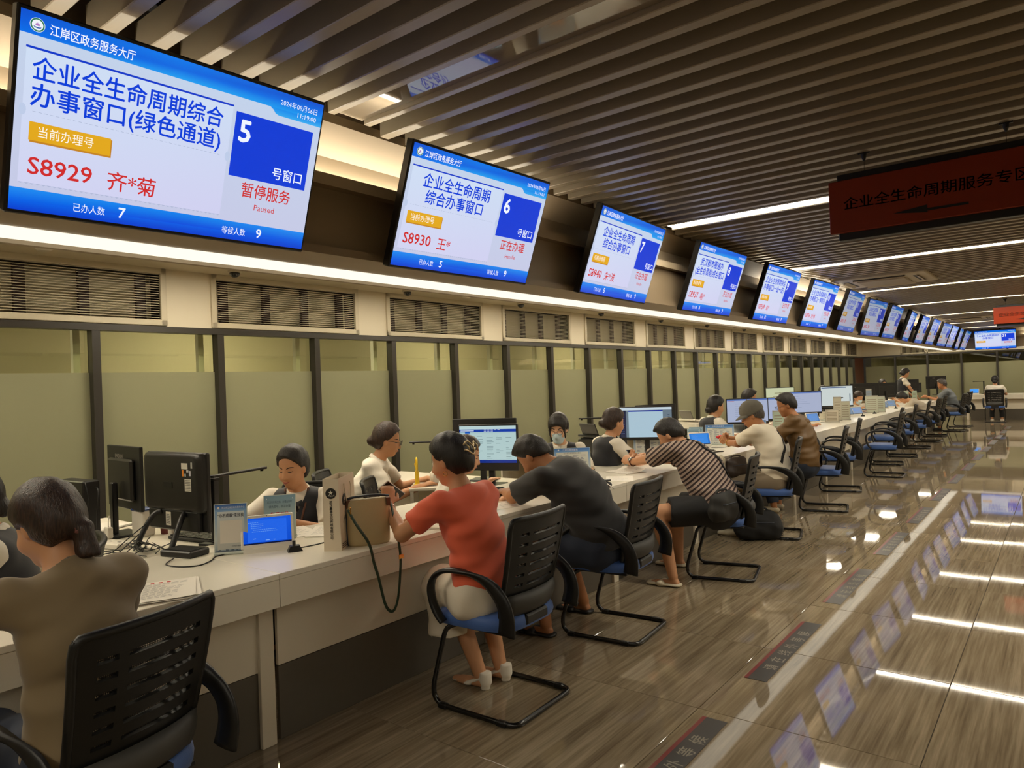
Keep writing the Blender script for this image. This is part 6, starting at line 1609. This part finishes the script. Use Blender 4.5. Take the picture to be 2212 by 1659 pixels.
for k in range(5):
    a = [(-3.70 + rnd.uniform(-.12, .12), 1.66 + rnd.uniform(-.06, .08), E_ + rnd.uniform(0, .05)) for _ in range(6)]
    cable(['tangled black cable behind the all-in-one, uppermost', 'tangled black cable behind the all-in-one, in the middle', 'tangled black cable behind the all-in-one, lowest', 'tangled black cable beside the adaptor', 'tangled black cable near the card reader'][k], a, .0025)

# acrylic signs
def acrylic(label, loc, rz, w_, h_, draw, cat='sign', tilt=-.10, group=None):
    t = thing('acrylic_sign', label, cat, loc, rz, group)
    c, s_ = math.cos(tilt), math.sin(tilt)
    T = Matrix(((1, 0, 0, 0), (0, c, -s_, 0), (0, s_, c, .012), (0, 0, 0, 1)))
    g = G(); g.T = T; g.box((0, 0, h_ / 2), (w_ + .008, .004, h_ + .006), ch=.001); g.build('plate', mat('acrylic_edge', (196, 204, 196), .08, spec=.6), t)
    g = G(); g.box((0, .012, .007), (w_ + .008, .06, .012), ch=.003); g.build('foot', mat('acrylic_edge', (196, 204, 196), .08, spec=.6), t)
    g = G(); g.T = T
    def P(x, y, z=0): return (x * w_ - w_ / 2, -.0024 - z, h_ - y * h_)
    draw(g, P, w_, h_); g.build('print', gloss_ink, t, color=True)
    return t
def rect(g, P, x0, y0, x1, y1, c, z=.0, c2=None):
    c2 = c2 or c; g.add([P(x0, y1, z), P(x1, y1, z), P(x1, y0, z), P(x0, y0, z)], [(0, 1, 2, 3)], [c2, c2, c, c])
def tx(g, P, s_, x, y, h_, col, hh, align='c', bold=0.0, maxw=None):
    g.col = col; o = P(x, y, .0006); T = g.T; g.text(s_, (o[0], o[1], o[2] - h_ * hh * .36), (1, 0, 0), (0, 0, 1), h_ * hh, None, align, bold, 0, maxw); g.col = None
def dr_find(g, P, w_, h_):
    rect(g, P, 0, 0, 1, .12, (60, 100, 170), 0, (120, 160, 206)); rect(g, P, 0, .12, 1, .75, (128, 166, 208), 0, (196, 206, 206)); rect(g, P, 0, .75, 1, 1, (196, 206, 206), 0, (130, 150, 170))
    rect(g, P, .08, .15, .92, .95, (206, 216, 220), .0002, (190, 192, 186))
    g.add([P(.12 + .035 * math.cos(a), .07 + .025 * math.sin(a), .0004) for a in [2 * PI * i / 12 for i in range(12)]][::-1], [tuple(range(12))], [(226, 214, 200)] * 12)
    tx(g, P, '武汉市江岸区政务服务中心', .58, .07, .05, (216, 222, 230), h_, maxw=w_ * .72); tx(g, P, '“办不成事”来找我', .5, .235, .085, (24, 30, 60), h_, bold=.012, maxw=w_ * .82)
    rect(g, P, .16, .34, .86, .82, (224, 218, 206), .0004)
    tx(g, P, '江岸区行政审批局', .72, .885, .035, (60, 66, 84), h_, maxw=w_ * .4)
    rnd = random.Random(4); x = .0
    while x < 1: b_ = rnd.uniform(.03, .07); rect(g, P, x, 1 - rnd.uniform(.02, .06), min(1, x + b_), 1, (96, 110, 124), .0005); x += b_
def dr_red(g, P, w_, h_):
    rect(g, P, 0, 0, 1, 1, (132, 166, 190), 0, (184, 196, 190)); tx(g, P, '武汉市市场主体，办理业务时', .5, .16, .07, (70, 86, 100), h_, maxw=w_ * .8); tx(g, P, '请先取号，依次办理', .5, .27, .07, (70, 86, 100), h_, maxw=w_ * .7); tx(g, P, '指导单位', .5, .46, .12, (200, 50, 60), h_, bold=.02, maxw=w_ * .6)
    for x in (.08, .92): g.add([P(x + .012 * math.cos(a), .08 + .016 * math.sin(a), .0004) for a in [2 * PI * i / 10 for i in range(10)]][::-1], [tuple(range(10))], [(226, 230, 230)] * 10)
def dr_table(seed):
    def f(g, P, w_, h_):
        rnd = random.Random(seed); rect(g, P, 0, 0, 1, .14, (70, 116, 186), 0, (110, 152, 206)); rect(g, P, 0, .14, 1, 1, (120, 160, 210), 0, (206, 212, 208)); rect(g, P, .06, .16, .95, .96, (214, 216, 208), .0002)
        tx(g, P, '江岸区政务服务', .45, .07, .09, (230, 236, 244), h_, maxw=w_ * .5); tx(g, P, '企业全生命周期综合窗口', .5, .20, .065, (60, 66, 90), h_, maxw=w_ * .6)
        g.add([P(.12 + .022 * math.cos(a), .07 + .032 * math.sin(a), .0004) for a in [2 * PI * i / 12 for i in range(12)]][::-1], [tuple(range(12))], [(232, 236, 240)] * 12)
        for j in range(11):
            for i in range(4):
                x0 = .09 + .215 * i; n = rnd.randint(1, 3)
                rect(g, P, x0, .28 + .055 * j, x0 + rnd.uniform(.06, .18), .30 + .055 * j, (128, 134, 150), .0005)
        x = .05
        while x < .4: b_ = rnd.uniform(.02, .05); rect(g, P, x, .96 - rnd.uniform(.01, .05), x + b_, .96, (150, 158, 166), .0005); x += b_
    return f
CA = lambda x, y, o=0: math.atan2(-y, -x) + PI / 2 + o
acrylic('blue acrylic sign with a blank square panel beside the blue tablet', (-3.19, 1.83, .765), CA(-3.19, 1.83, -.18), .145, .225, dr_find)
acrylic('blue acrylic sign with red characters standing behind the blue tablet', (-3.28, 2.16, .765), CA(-3.28, 2.16, -.12), .155, .215, dr_red)
acrylic('blue bordered table sign in front of the masked clerk', (-3.30, 4.98, .765), CA(-3.30, 4.98, .12), .30, .205, dr_table(1))
acrylic('blue bordered table sign in front of the striped man', (-3.36, 6.50, .765), CA(-3.36, 6.50, .1), .33, .225, dr_table(2))
acrylic('blue bordered table sign left of the red case, behind the second blue tablet', (-3.16, 7.82, .765), CA(-3.16, 7.82, .1), .31, .215, dr_table(3))
acrylic('small pale sign overlapping the table sign near the second blue tablet', (-3.36, 7.62, .765), CA(-3.36, 7.62, -.1), .15, .20, dr_red)
acrylic('second small pale sign beside the other one near the second blue tablet', (-3.32, 7.46, .765), CA(-3.32, 7.46, -.1), .13, .19, dr_red)
acrylic('blue sign standing left of the man in the brown jacket', (-3.12, 8.95, .765), CA(-3.12, 8.95), .20, .20, dr_table(4))
t = acrylic('low white name card beyond the brown jacket', (-3.16, 12.45, .765), CA(-3.16, 12.45), .27, .13, lambda g, P, w_, h_: (rect(g, P, 0, 0, 1, 1, (226, 220, 202)), [rect(g, P, .2, .25 + .14 * j, .75, .28 + .14 * j, (170, 160, 140), .0003) for j in range(5)]))
clear = mat('leaflet_acrylic', (186, 182, 170), .15, spec=.5)
def leaflet_stand(label, loc, w_, h_, rz=.7, doc=(206, 198, 180)):
    t = thing('leaflet_stand', label, 'leaflet stand', loc, rz)
    g = G(); g.box((0, 0, .005), (w_ + .02, .08, .01), ch=.002); g.build('base', clear, t)
    g = G(); g.box((0, .012, h_ / 2 + .01), (w_, .005, h_), ch=.001); g.build('back_plate', clear, t)
    g = G(); g.box((0, .0, h_ * .47 + .01), (w_ * .94, .012, h_ * .93)); g.col = None; o = g.build('leaflets', mat('leaflet_paper_' + str(doc[0]), doc, .6), t)
    g = G()
    for j in range(6): g.box((0, -.0068, h_ * (.2 + .12 * j)), (w_ * .7, .001, .012))
    g.build('print', mat('leaflet_ink', (150, 140, 122), .6), o)
    for s_ in (-1, 1): g = G(); g.box((s_ * w_ / 2, .0, h_ * .3), (.004, .03, h_ * .55)); g.build('side_plate', clear, t)
for k, (x, y, w_, h_, lb) in enumerate([(-2.98, 11.95, .20, .19, 'low clear leaflet stand beyond the brown jacket'), (-2.98, 12.30, .12, .38, 'tall narrow clear leaflet stand beyond the brown jacket'), (-2.92, 12.55, .14, .30, 'clear leaflet stand right of the tall narrow one'), (-2.96, 14.72, .22, .32, 'grey leaflet stand left of the masked reader'), (-2.90, 15.08, .20, .30, 'leaflet stand with dark printed blocks'), (-3.08, 15.1, .10, .44, 'tall bluish leaflet stand behind the printed ones'), (-3.02, 9.45, .14, .30, 'clear leaflet stand between the cap and the brown jacket'), (-3.05, 18.9, .10, .30, 'clear stand left of the bending person'), (-3.0, 19.7, .10, .28, 'clear stand behind the bending person')]):
    leaflet_stand(lb, (x, y, .765), w_, h_, CA(x, y), (206 - 4 * k, 198, 180) if k != 5 else (140, 156, 176))
def tablet(label, loc, rz, scr=(24, 92, 226), w_=.245, h_=.165, tilt=-.42):
    t = thing('tablet', label, 'tablet', loc, rz, 'white stand-up tablets on the counter')
    c, s_ = math.cos(tilt), math.sin(tilt); T = Matrix(((1, 0, 0, 0), (0, c, -s_, 0), (0, s_, c, .018), (0, 0, 0, 1)))
    g = G(); g.T = T; g.box((0, 0, h_ / 2), (w_, .011, h_), ch=.004); g.build('body', plast_w, t)
    g = G(); g.prism([(-.012, 0), (.095, 0), (.095, .008), (.03, .05), (-.005, .022)], (-w_ * .46, 0, 0), (0, 1, 0), (0, 0, 1), (w_ * .92, 0, 0)); g.build('stand', plast_w, t)
    g = G(); g.T = T
    def P(x, y, z=0): return (x * (w_ - .024) - (w_ - .024) / 2, -.0062 - z, h_ - .016 - y * (h_ - .036))
    rect(g, P, 0, 0, 1, 1, scr, 0, tuple(max(0, q - 16) for q in scr)); rect(g, P, .09, .08, .91, .92, tuple(min(255, q + 12) for q in scr), .0002); rect(g, P, 0, .95, 1, 1, (10, 16, 40), .0004)
    rnd = random.Random(5)
    for j, (x0, n) in enumerate(((.1, 5), (.16, 6), (.16, 6), (.16, 5), (.2, 11), (.18, 12))):
        for i in range(n): rect(g, P, x0 + .045 * i, .16 + .07 * j, x0 + .045 * i + .034, .185 + .07 * j, (96, 150, 240), .0005)
    rect(g, P, .2, .78, .26, .80, (150, 190, 250), .0005); rect(g, P, .46, .86, .54, .88, (150, 190, 250), .0005); rect(g, P, .62, .86, .66, .88, (150, 190, 250), .0005)
    g.build('screen', glow_mat('tablet_picture', .9), t, color=True)
    g = G(); g.T = T; g.cyl((0, -.0056, h_ - .008), (0, -.0068, h_ - .008), .002, n=8); g.build('camera', blk_case, t)
tablet('white stand-up tablet with blue screen beside the blue acrylic sign', (-3.075, 1.955, .765), CA(-3.075, 1.955, .02))
tablet('white tablet with blue screen behind the back of the striped man', (-3.22, 7.42, .765), CA(-3.22, 7.42, .35), (50, 130, 220))
tablet('white tablet with pale blue screen beyond the brown jacket', (-3.14, 11.55, .765), CA(-3.14, 11.55, .75), (96, 140, 200))
tablet('white tablet with greyish screen right of the leaflet stands, left one of two', (-3.08, 13.5, .765), CA(-3.08, 13.5, .8), (120, 140, 160)); tablet('white tablet with greyish screen right of the leaflet stands, right one of two', (-2.98, 13.7, .765), CA(-2.98, 13.7, .75), (130, 150, 180))
tablet('far white tablet of the pair before the bending person, left one', (-3.02, 16.2, .765), CA(-3.02, 16.2, .8), (120, 136, 150)); tablet('far white tablet of the pair before the bending person, right one', (-2.98, 16.8, .765), CA(-2.98, 16.8, .8), (120, 136, 150))
tablet('white tablet with blue screen on the far counter', (-2.28, 25.35, .765), 0, (60, 150, 240))
def desk_block(label, loc, rz, n):
    t = thing('desk_microphone', label, 'microphone', loc, rz)
    g = G(); vs = [(-.035, -.03, 0), (.035, -.03, 0), (.035, .03, 0), (-.035, .03, 0), (-.022, -.012, .026), (.022, -.012, .026), (.022, .016, .028), (-.022, .016, .028)]; g.add(vs, [(0, 3, 2, 1), (4, 5, 6, 7), (0, 1, 5, 4), (1, 2, 6, 5), (2, 3, 7, 6), (3, 0, 4, 7)]); b_ = g.build('base', blk_case, t)
    g = G(); g.cyl((-.004, .0, .026), (-.004, .0, .05), .008, n=12); g.build('button', blk_case, t)
    if n: g = G(); g.text(n, (0, -.0228, .0085), (1, 0, 0), (0, .57, .82), .013, None, 'c', .01, .0006); g.build('lettering', plast_w, b_)
desk_block('small black number block on the counter right of the nearest tablet', (-2.965, 2.03, .765), CA(-2.965, 2.03, .1), '2021')
for k, (x, y) in enumerate(((-3.02, 12.05), (-2.88, 13.6), (-2.86, 14.45), (-2.86, 16.5), (-2.84, 18.2))):
    desk_block('small black block on the counter, ' + ['before the pale blue tablet', 'under the greyish tablets', 'beside the grey leaflet stand', 'before the far pair of tablets', 'before the bending person'][k], (x, y, .765), CA(x, y), None)

# bags
bagp = mat('kraft_white_paper', (222, 208, 184), .55); black_ink = mat('black_ink', (24, 22, 20), .5)
t = thing('paper_bag', 'white paper shopping bag with black round emblem and vertical lettering', 'bag', (-2.865, 2.225, .765), rad(125))
BW, BD, BH = .26, .085, .345
g = G(); vs = []; top_s = [(-BW / 2, -BD / 2), (BW / 2, -BD / 2), (BW / 2, BD / 2), (-BW / 2, BD / 2)]
vs = [(x, y, 0) for x, y in top_s] + [(x * 1.0, y * .9, BH) for x, y in top_s] + [(x * .99, y * .86, BH) for x, y in top_s] + [(x * .99, y * .96, .003) for x, y in top_s]
g.add(vs, [(0, 3, 2, 1)] + [(i, (i + 1) % 4, 4 + (i + 1) % 4, 4 + i) for i in range(4)] + [(4 + i, 4 + (i + 1) % 4, 8 + (i + 1) % 4, 8 + i) for i in range(4)] + [(8 + i, 8 + (i + 1) % 4, 12 + (i + 1) % 4, 12 + i) for i in range(4)] + [(12, 13, 14, 15)])
pb = g.build('bag', bagp, t)
def emblem(g, o, u, v, r):
    o, u, v = Vector(o), Vector(u), Vector(v); n = u.cross(v)
    g.m = 0; g.add([o + (u * math.cos(a) + v * math.sin(a)) * r + n * .0006 for a in [2 * PI * i / 24 for i in range(24)]], [tuple(range(24))])
    g.m = 1; st = [o + (u * math.sin(2 * PI * i / 10) + v * math.cos(2 * PI * i / 10)) * r * (.48 if i % 2 == 0 else .19) + v * r * .12 + n * .0012 for i in range(10)]; g.add(st, [tuple(range(9, -1, -1))])
    for i in range(4): g.text('墨香文化'[i], o + u * (-.5 + .33 * i) * r * .9 - v * (r * (.62 - .1 * abs(i - 1.5))), u, v, r * .3, None, 'l', .0, .0013)
    g.m = 0
g = G(); emblem(g, (-BW / 2 - .0005, .0, .275), (0, -1, 0), (0, 0, 1), .026)
for i, ch in enumerate('武汉墨香文化传媒有限公司'): g.text(ch, (-BW / 2 - .0005, .008, .228 - .0155 * i), (0, -1, 0), (0, 0, 1), .0155, None, 'l', .02, .0007)
emblem(g, (-.055, -BD / 2 * .94 - .0006, .235), (1, 0, 0), (0, .0, 1), .030)
for i, ch in enumerate('武汉墨香文化传媒有限公司'):
    a = PI * .80 - PI * .60 * i / 11; g.text(ch, (-.0 + .085 * math.cos(a) - .008, -BD / 2 * .97 - .0006, .07 + .085 * math.sin(a)), (math.sin(a), 0, -math.cos(a)), (math.cos(a), 0, math.sin(a)), .016, None, 'l', .02, .0007)
for j in range(3):
    for i in range(3): g.box((-.1 + .03 * i, -BD / 2 - .0006, .012 + .009 * j), (.022, .0008, .004))
g.build('print', [black_ink, plast_w], pb)
for s_ in (-1, 1):
    g = G(); y = s_ * (BD / 2 * .9 + .003); g.tube(smooth_path([(-.05, y, BH - .035), (-.052, y + s_ * .004, BH - .07), (-.03, y + s_ * .008, BH - .135), (0, y + s_ * .010, BH - .155), (.03, y + s_ * .008, BH - .135), (.052, y + s_ * .004, BH - .07), (.05, y, BH - .035)], 5), .0025, 6); g.build('handle', mat('cotton_cord', (226, 214, 190), .8), t, True)
# leather bucket bag with a long green strap hanging over the counter edge
leather = mat('champagne_leather', (188, 168, 126), .42, spec=.45, noise=.06, nscale=14, bump=.1, bscale=300); trim_b = mat('brown_leather_tab', (98, 58, 34), .5); zipm = mat('navy_zip', (48, 54, 66), .5); green_l = mat('green_leather', (34, 58, 36), .4)
t = thing('handbag', 'champagne leather bucket bag with a long green strap on the counter edge', 'bag', (-2.775, 2.325, .765), rad(63))
g = G(); n = 36; vs = []; fs = []; rings = [(.100, .060, 0, 2.6), (.106, .066, .012, 2.8), (.108, .064, .07, 3), (.107, .050, .15, 3.2), (.108, .034, .205, 3.6), (.109, .026, .222, 4)]
for a_, b_, z, e in rings:
    for i in range(n):
        q = 2 * PI * i / n; c, s_ = math.cos(q), math.sin(q); r_ = (abs(c) ** e + abs(s_) ** e) ** (-1 / e); vs.append((a_ * r_ * c, b_ * r_ * s_ * (1 + .04 * math.sin(5 * q) * (z > .1)), z))
for k in range(len(rings) - 1): fs += [(k * n + i, k * n + (i + 1) % n, (k + 1) * n + (i + 1) % n, (k + 1) * n + i) for i in range(n)]
fs += [tuple(range(n - 1, -1, -1)), tuple(range((len(rings) - 1) * n, len(rings) * n))]; g.add(vs, fs); hb = g.build('body', leather, t, True, 60)
g = G(); g.tube([(-.115, 0, .226), (-.06, 0, .236), (0, 0, .238), (.06, 0, .236), (.11, 0, .228)], .006, 8, ry=.012, up=(0, 1, 0)); g.build('zip', zipm, hb, True)
g = G(); g.tube(smooth_path([(-.101, -.018, .003), (-.110, -.018, .08), (-.110, -.012, .15), (-.112, -.006, .22)], 5), .005, 6); g.build('piping', zipm, hb, True)
for x, y in ((-.098, .0), (.098, -.018)): g = G(); g.box((x, y - .012, .205), (.022, .022, .04), ch=.003); g.build('corner_tab', trim_b, hb)
Ti = (Matrix.Translation(Vector((-2.775, 2.325, .765))) @ Matrix.Rotation(rad(63), 4, 'Z')).inverted()
wp = [(-2.70, 2.145, .965), (-2.665, 2.16, .90), (-2.635, 2.21, .80), (-2.628, 2.232, .70), (-2.628, 2.255, .63), (-2.63, 2.29, .50), (-2.632, 2.322, .452), (-2.632, 2.352, .45), (-2.63, 2.376, .50), (-2.628, 2.392, .60), (-2.628, 2.40, .70), (-2.635, 2.395, .79), (-2.66, 2.40, .86), (-2.70, 2.42, .93), (-2.72, 2.425, .965)]
pth = smooth_path([Ti @ Vector(p) for p in wp], 6); upv = Ti.to_3x3() @ Vector((1, 0, .0))
g = G(); g.tube(pth, .0085, 6, ry=.0018, up=tuple(upv)); st = g.build('strap', green_l, t, True)
g = G(); g.box(tuple(Ti @ Vector((-2.624, 2.401, .70))), (.004, .028, .020), rot=(0, 0, -rad(63))); g.build('buckle', gold, st)
g = G()
for i in range(7): g.ball(Ti @ Vector((-2.688, 2.150, .972 - .008 * i)), .005, 8, 5)
g.build('chain_link', gold, st)['kind'] = 'stuff'
def soft_bag(name, label, loc, rz, dims, m, seed=1, strapm=None, parts=True):
    t = thing(name, label, 'bag', loc, rz); a, b_, c = dims; rnd = random.Random(seed)
    F = Field((-a * .7, -b_ * .8, -.02), (a * .7, b_ * .8, c * 1.15), max(.008, min(dims) / 12))
    F.cone((-a * .36, 0, b_ * .5), (a * .36, 0, b_ * .5), b_ * .5, None, .03); F.cone((-a * .34, 0, c * .55), (a * .34, 0, c * .55), b_ * .48, None, .06); F.cone((-a * .30, 0, c - b_ * .4), (a * .30, 0, c - b_ * .4), b_ * .36, None, .05)
    F.plane((0, 0, .0), (0, 0, -1)); F.folds(.003, lambda x, y, z: np.sin(60 * z + 25 * x + seed) + np.sin(50 * x - 30 * y))
    o = F.build('body', m, t, 1)
    g = G(); g.tube(smooth_path([(-a * .28, b_ * .1, c * .9), (-a * .2, b_ * .12, c * 1.03), (a * .2, b_ * .12, c * 1.03), (a * .28, b_ * .1, c * .9)], 5), .009, 6); g.build('handle', strapm or m, t, True)
    g = G(); F2 = F; pts = []
    for i in range(9):
        x = -a * .36 + a * .72 * i / 8; p = F.cast((x, -b_, c * .62), (0, 1, 0), b_ * 2, .004)
        if p is not None: pts.append(tuple(p + np.array((0, -.002, 0))))
    if len(pts) > 3: g.tube(pts, .0035, 5); g.build('zip', zipm, t, True)
    return t
soft_bag('backpack', 'black backpack standing on the sixth blue seat', (-2.34, 8.46, .474), rad(100), (.34, .20, .36), mat('backpack_black', (20, 20, 21), .75, noise=.2, nscale=20), 2)
soft_bag('sling_bag', 'black camouflage sling bag hanging at the hip of the striped man', (-2.02, 5.02, .475), rad(80), (.26, .11, .22), mat('camo_black', (30, 28, 24), .7, noise=.5, nscale=18), 3)
soft_bag('shoulder_bag', 'dark brown bag on the lap of the man in the cap', (-2.56, 6.72, .56), rad(70), (.26, .09, .20), mat('brown_bag', (48, 36, 30), .5), 4)
soft_bag('floor_bag', 'black bag on the floor behind the chair of the striped man', (-2.34, 6.62, .0), rad(30), (.36, .18, .28), mat('backpack_black', (20, 20, 21), .75), 5)
t = thing('clutch_bag', 'black clutch with a white strap lying on the counter beside the man in black', 'bag', (-2.74, 4.36, .765), rad(70))
g = G(); g.box((0, 0, .022), (.28, .17, .04), ch=.016, rot=(rad(3), 0, 0)); g.build('body', mat('clutch_black', (26, 25, 25), .6, bump=.2), t, True, 50); g = G(); g.box((0, -.02, .045), (.27, .10, .012), ch=.005, rot=(rad(-8), 0, 0)); g.build('flap', mat('clutch_black', (26, 25, 25), .6), t, True, 50)
g = G(); g.tube(smooth_path([(.02, -.05, .055), (.05, -.10, .045), (.07, -.14, .02), (.09, -.15, .0)], 4), .008, 6, ry=.002, up=(0, 0, 1)); g.build('strap', plast_w, t, True)
# tote hanging over the counter edge
t = thing('tote_bag', 'cream cotton tote hanging over the counter edge between the striped man and the cap', 'bag', (-2.66, 6.50, .765), 0)
gp = []
for i in range(13):
    s_ = i / 12; row = []
    for j in range(11):
        y = -.11 + .22 * j / 10; f_ = .010 * math.sin(j * 1.9 + 2 * s_)
        if s_ < .35: q = (-.16 + .165 * s_ / .35, y, .010 + .012 * abs(math.sin(j * 1.3 + i)))
        else: k_ = (s_ - .35) / .65; q = (.018 + f_ * k_ + .012, y * (1 - .12 * k_), .012 - .24 * k_)
        row.append(q)
    gp.append(row)
g = G(); g.shell(gp, lambda i, j: True, .005); g.build('cloth', mat('cream_cotton', (214, 204, 178), .9), t, True)
g = G(); g.tube(smooth_path([(.03, .07, .0), (.04, .075, -.10), (.045, .06, -.2), (.04, .05, -.28)], 5), .008, 6, ry=.002, up=(1, 0, 0)); g.build('handle', mat('cream_cotton', (214, 204, 178), .9), t, True)
g = G(); g.ball((-.03, -.02, .03), (.03, .014, .012), 10, 6); g.build('green_tag', mat('lime_green', (150, 180, 70), .6), t, True)
for k, (x, y, a, lb) in enumerate(((-3.02, 7.15, 20, 'black clip lying on the counter before the red case'), (-2.86, 7.02, 60, 'black pen on the counter before the cap wearer'))):
    t = thing('desk_item', lb, 'stationery', (x, y, .765), rad(a)); g = G(); g.tube([(-.06, 0, .006), (0, .004, .007), (.06, 0, .006)], .006, 8); g.build('barrel', blk_case, t, True); g = G(); g.cyl((.06, 0, .006), (.075, 0, .006), .004, .0015, n=8); g.build('tip', plast_g, t)
t = thing('pen_stand', 'black pen in a small holder before the striped man', 'stationery', (-3.05, 5.98, .765), 0); g = G(); g.lathe([(.022, 0), (.022, .008), (.010, .014)], 14); g.build('holder', blk_case, t); g = G(); g.cyl((0, 0, .012), (.004, .0, .10), .0045, n=8); g.build('pen', blk_case, t)
t = thing('red_ink_pad', 'flat red box on the counter beyond the brown jacket', 'ink pad', (-3.0, 10.95, .765), rad(40)); g = G(); g.box((0, 0, .01), (.11, .08, .02), ch=.004); g.build('case', mat('ink_red', (150, 36, 34), .4), t); g = G(); g.box((0, 0, .021), (.09, .06, .003)); g.build('lid', mat('ink_red_dark', (110, 24, 24), .4), t)
t = thing('hand_gel', 'small bottle with pink top on the far counter part', 'bottle', (-2.98, 18.4, .765), 0); g = G(); g.lathe([(.03, 0), (.034, .01), (.034, .08), (.014, .10)], 16); g.build('bottle', plast_w, t, True, 40); g = G(); g.lathe([(.016, .10), (.016, .15), (.006, .16)], 12); g.build('cap', mat('cap_pink', (220, 70, 90), .4), t)
t = thing('chair_back_toy', 'yellow square backed organiser beyond the big lilac monitor', 'organiser', (-4.05, 13.60, DZ), rad(-50)); yl = mat('organiser_yellow', (224, 176, 50), .5)
for a, b_, c, d in ((0, .40, .20, .03), (0, .24, .20, .03), (-.09, .2, .025, .40), (.09, .2, .025, .40)): g = G(); g.box((a, 0, b_), (c, .03, d), ch=.006); g.build('bar', yl, t)
t = thing('folder_stack', 'blue folders piled on the counter before the masked reader', 'folders', (-3.18, 14.55, .765), rad(75))
for k in range(5): g = G(); g.box((random.uniform(-.01, .01), random.uniform(-.01, .01), .008 + .016 * k), (.31, .23, .014), ch=.002); g.build('folder', [mat('folder_blue', (44, 66, 120), .5), plast_w, mat('folder_red', (130, 40, 50), .5), plast_w, mat('folder_blue', (44, 66, 120), .5)][k], t)
phone('phone with violet blue screen raised by the woman in olive', (-2.70, .66, .955), (-.25, .25, .9), (.85, -.45, .35), mat('phone_rose', (150, 60, 80), .3), (96, 112, 214))
t = thing('keyring', 'bunch of silver keys beside the mouse mat', 'keys', (-3.08, 3.74, .765), 0); g = G(); g.tube([(.022 * math.cos(2 * PI * i / 16), .0, .03 + .022 * math.sin(2 * PI * i / 16)) for i in range(16)], .002, 6, closed=True); g.build('ring', steel, t, True)
for k in range(3): g = G(); g.box((.015 * k - .01, .02 - .02 * k, .004 + .002 * k), (.05, .012, .002), rot=(0, 0, .7 * k)); g.build('key', steel, t)
t = thing('nameplate_tray', 'dark tray with papers between the masked clerk and the netted bun', 'tray', (-3.62, 6.20, DZ), rad(10)); g = G(); g.box((0, 0, .03), (.33, .24, .012), ch=.002); g.build('shelf', plast_g, t); g = G(); g.box((0, 0, .044), (.30, .21, .014)); g.build('papers', plast_w, t)
for s_ in (-1, 1): g = G(); g.box((s_ * .165, 0, .04), (.008, .24, .08)); g.build('side', plast_g, t)
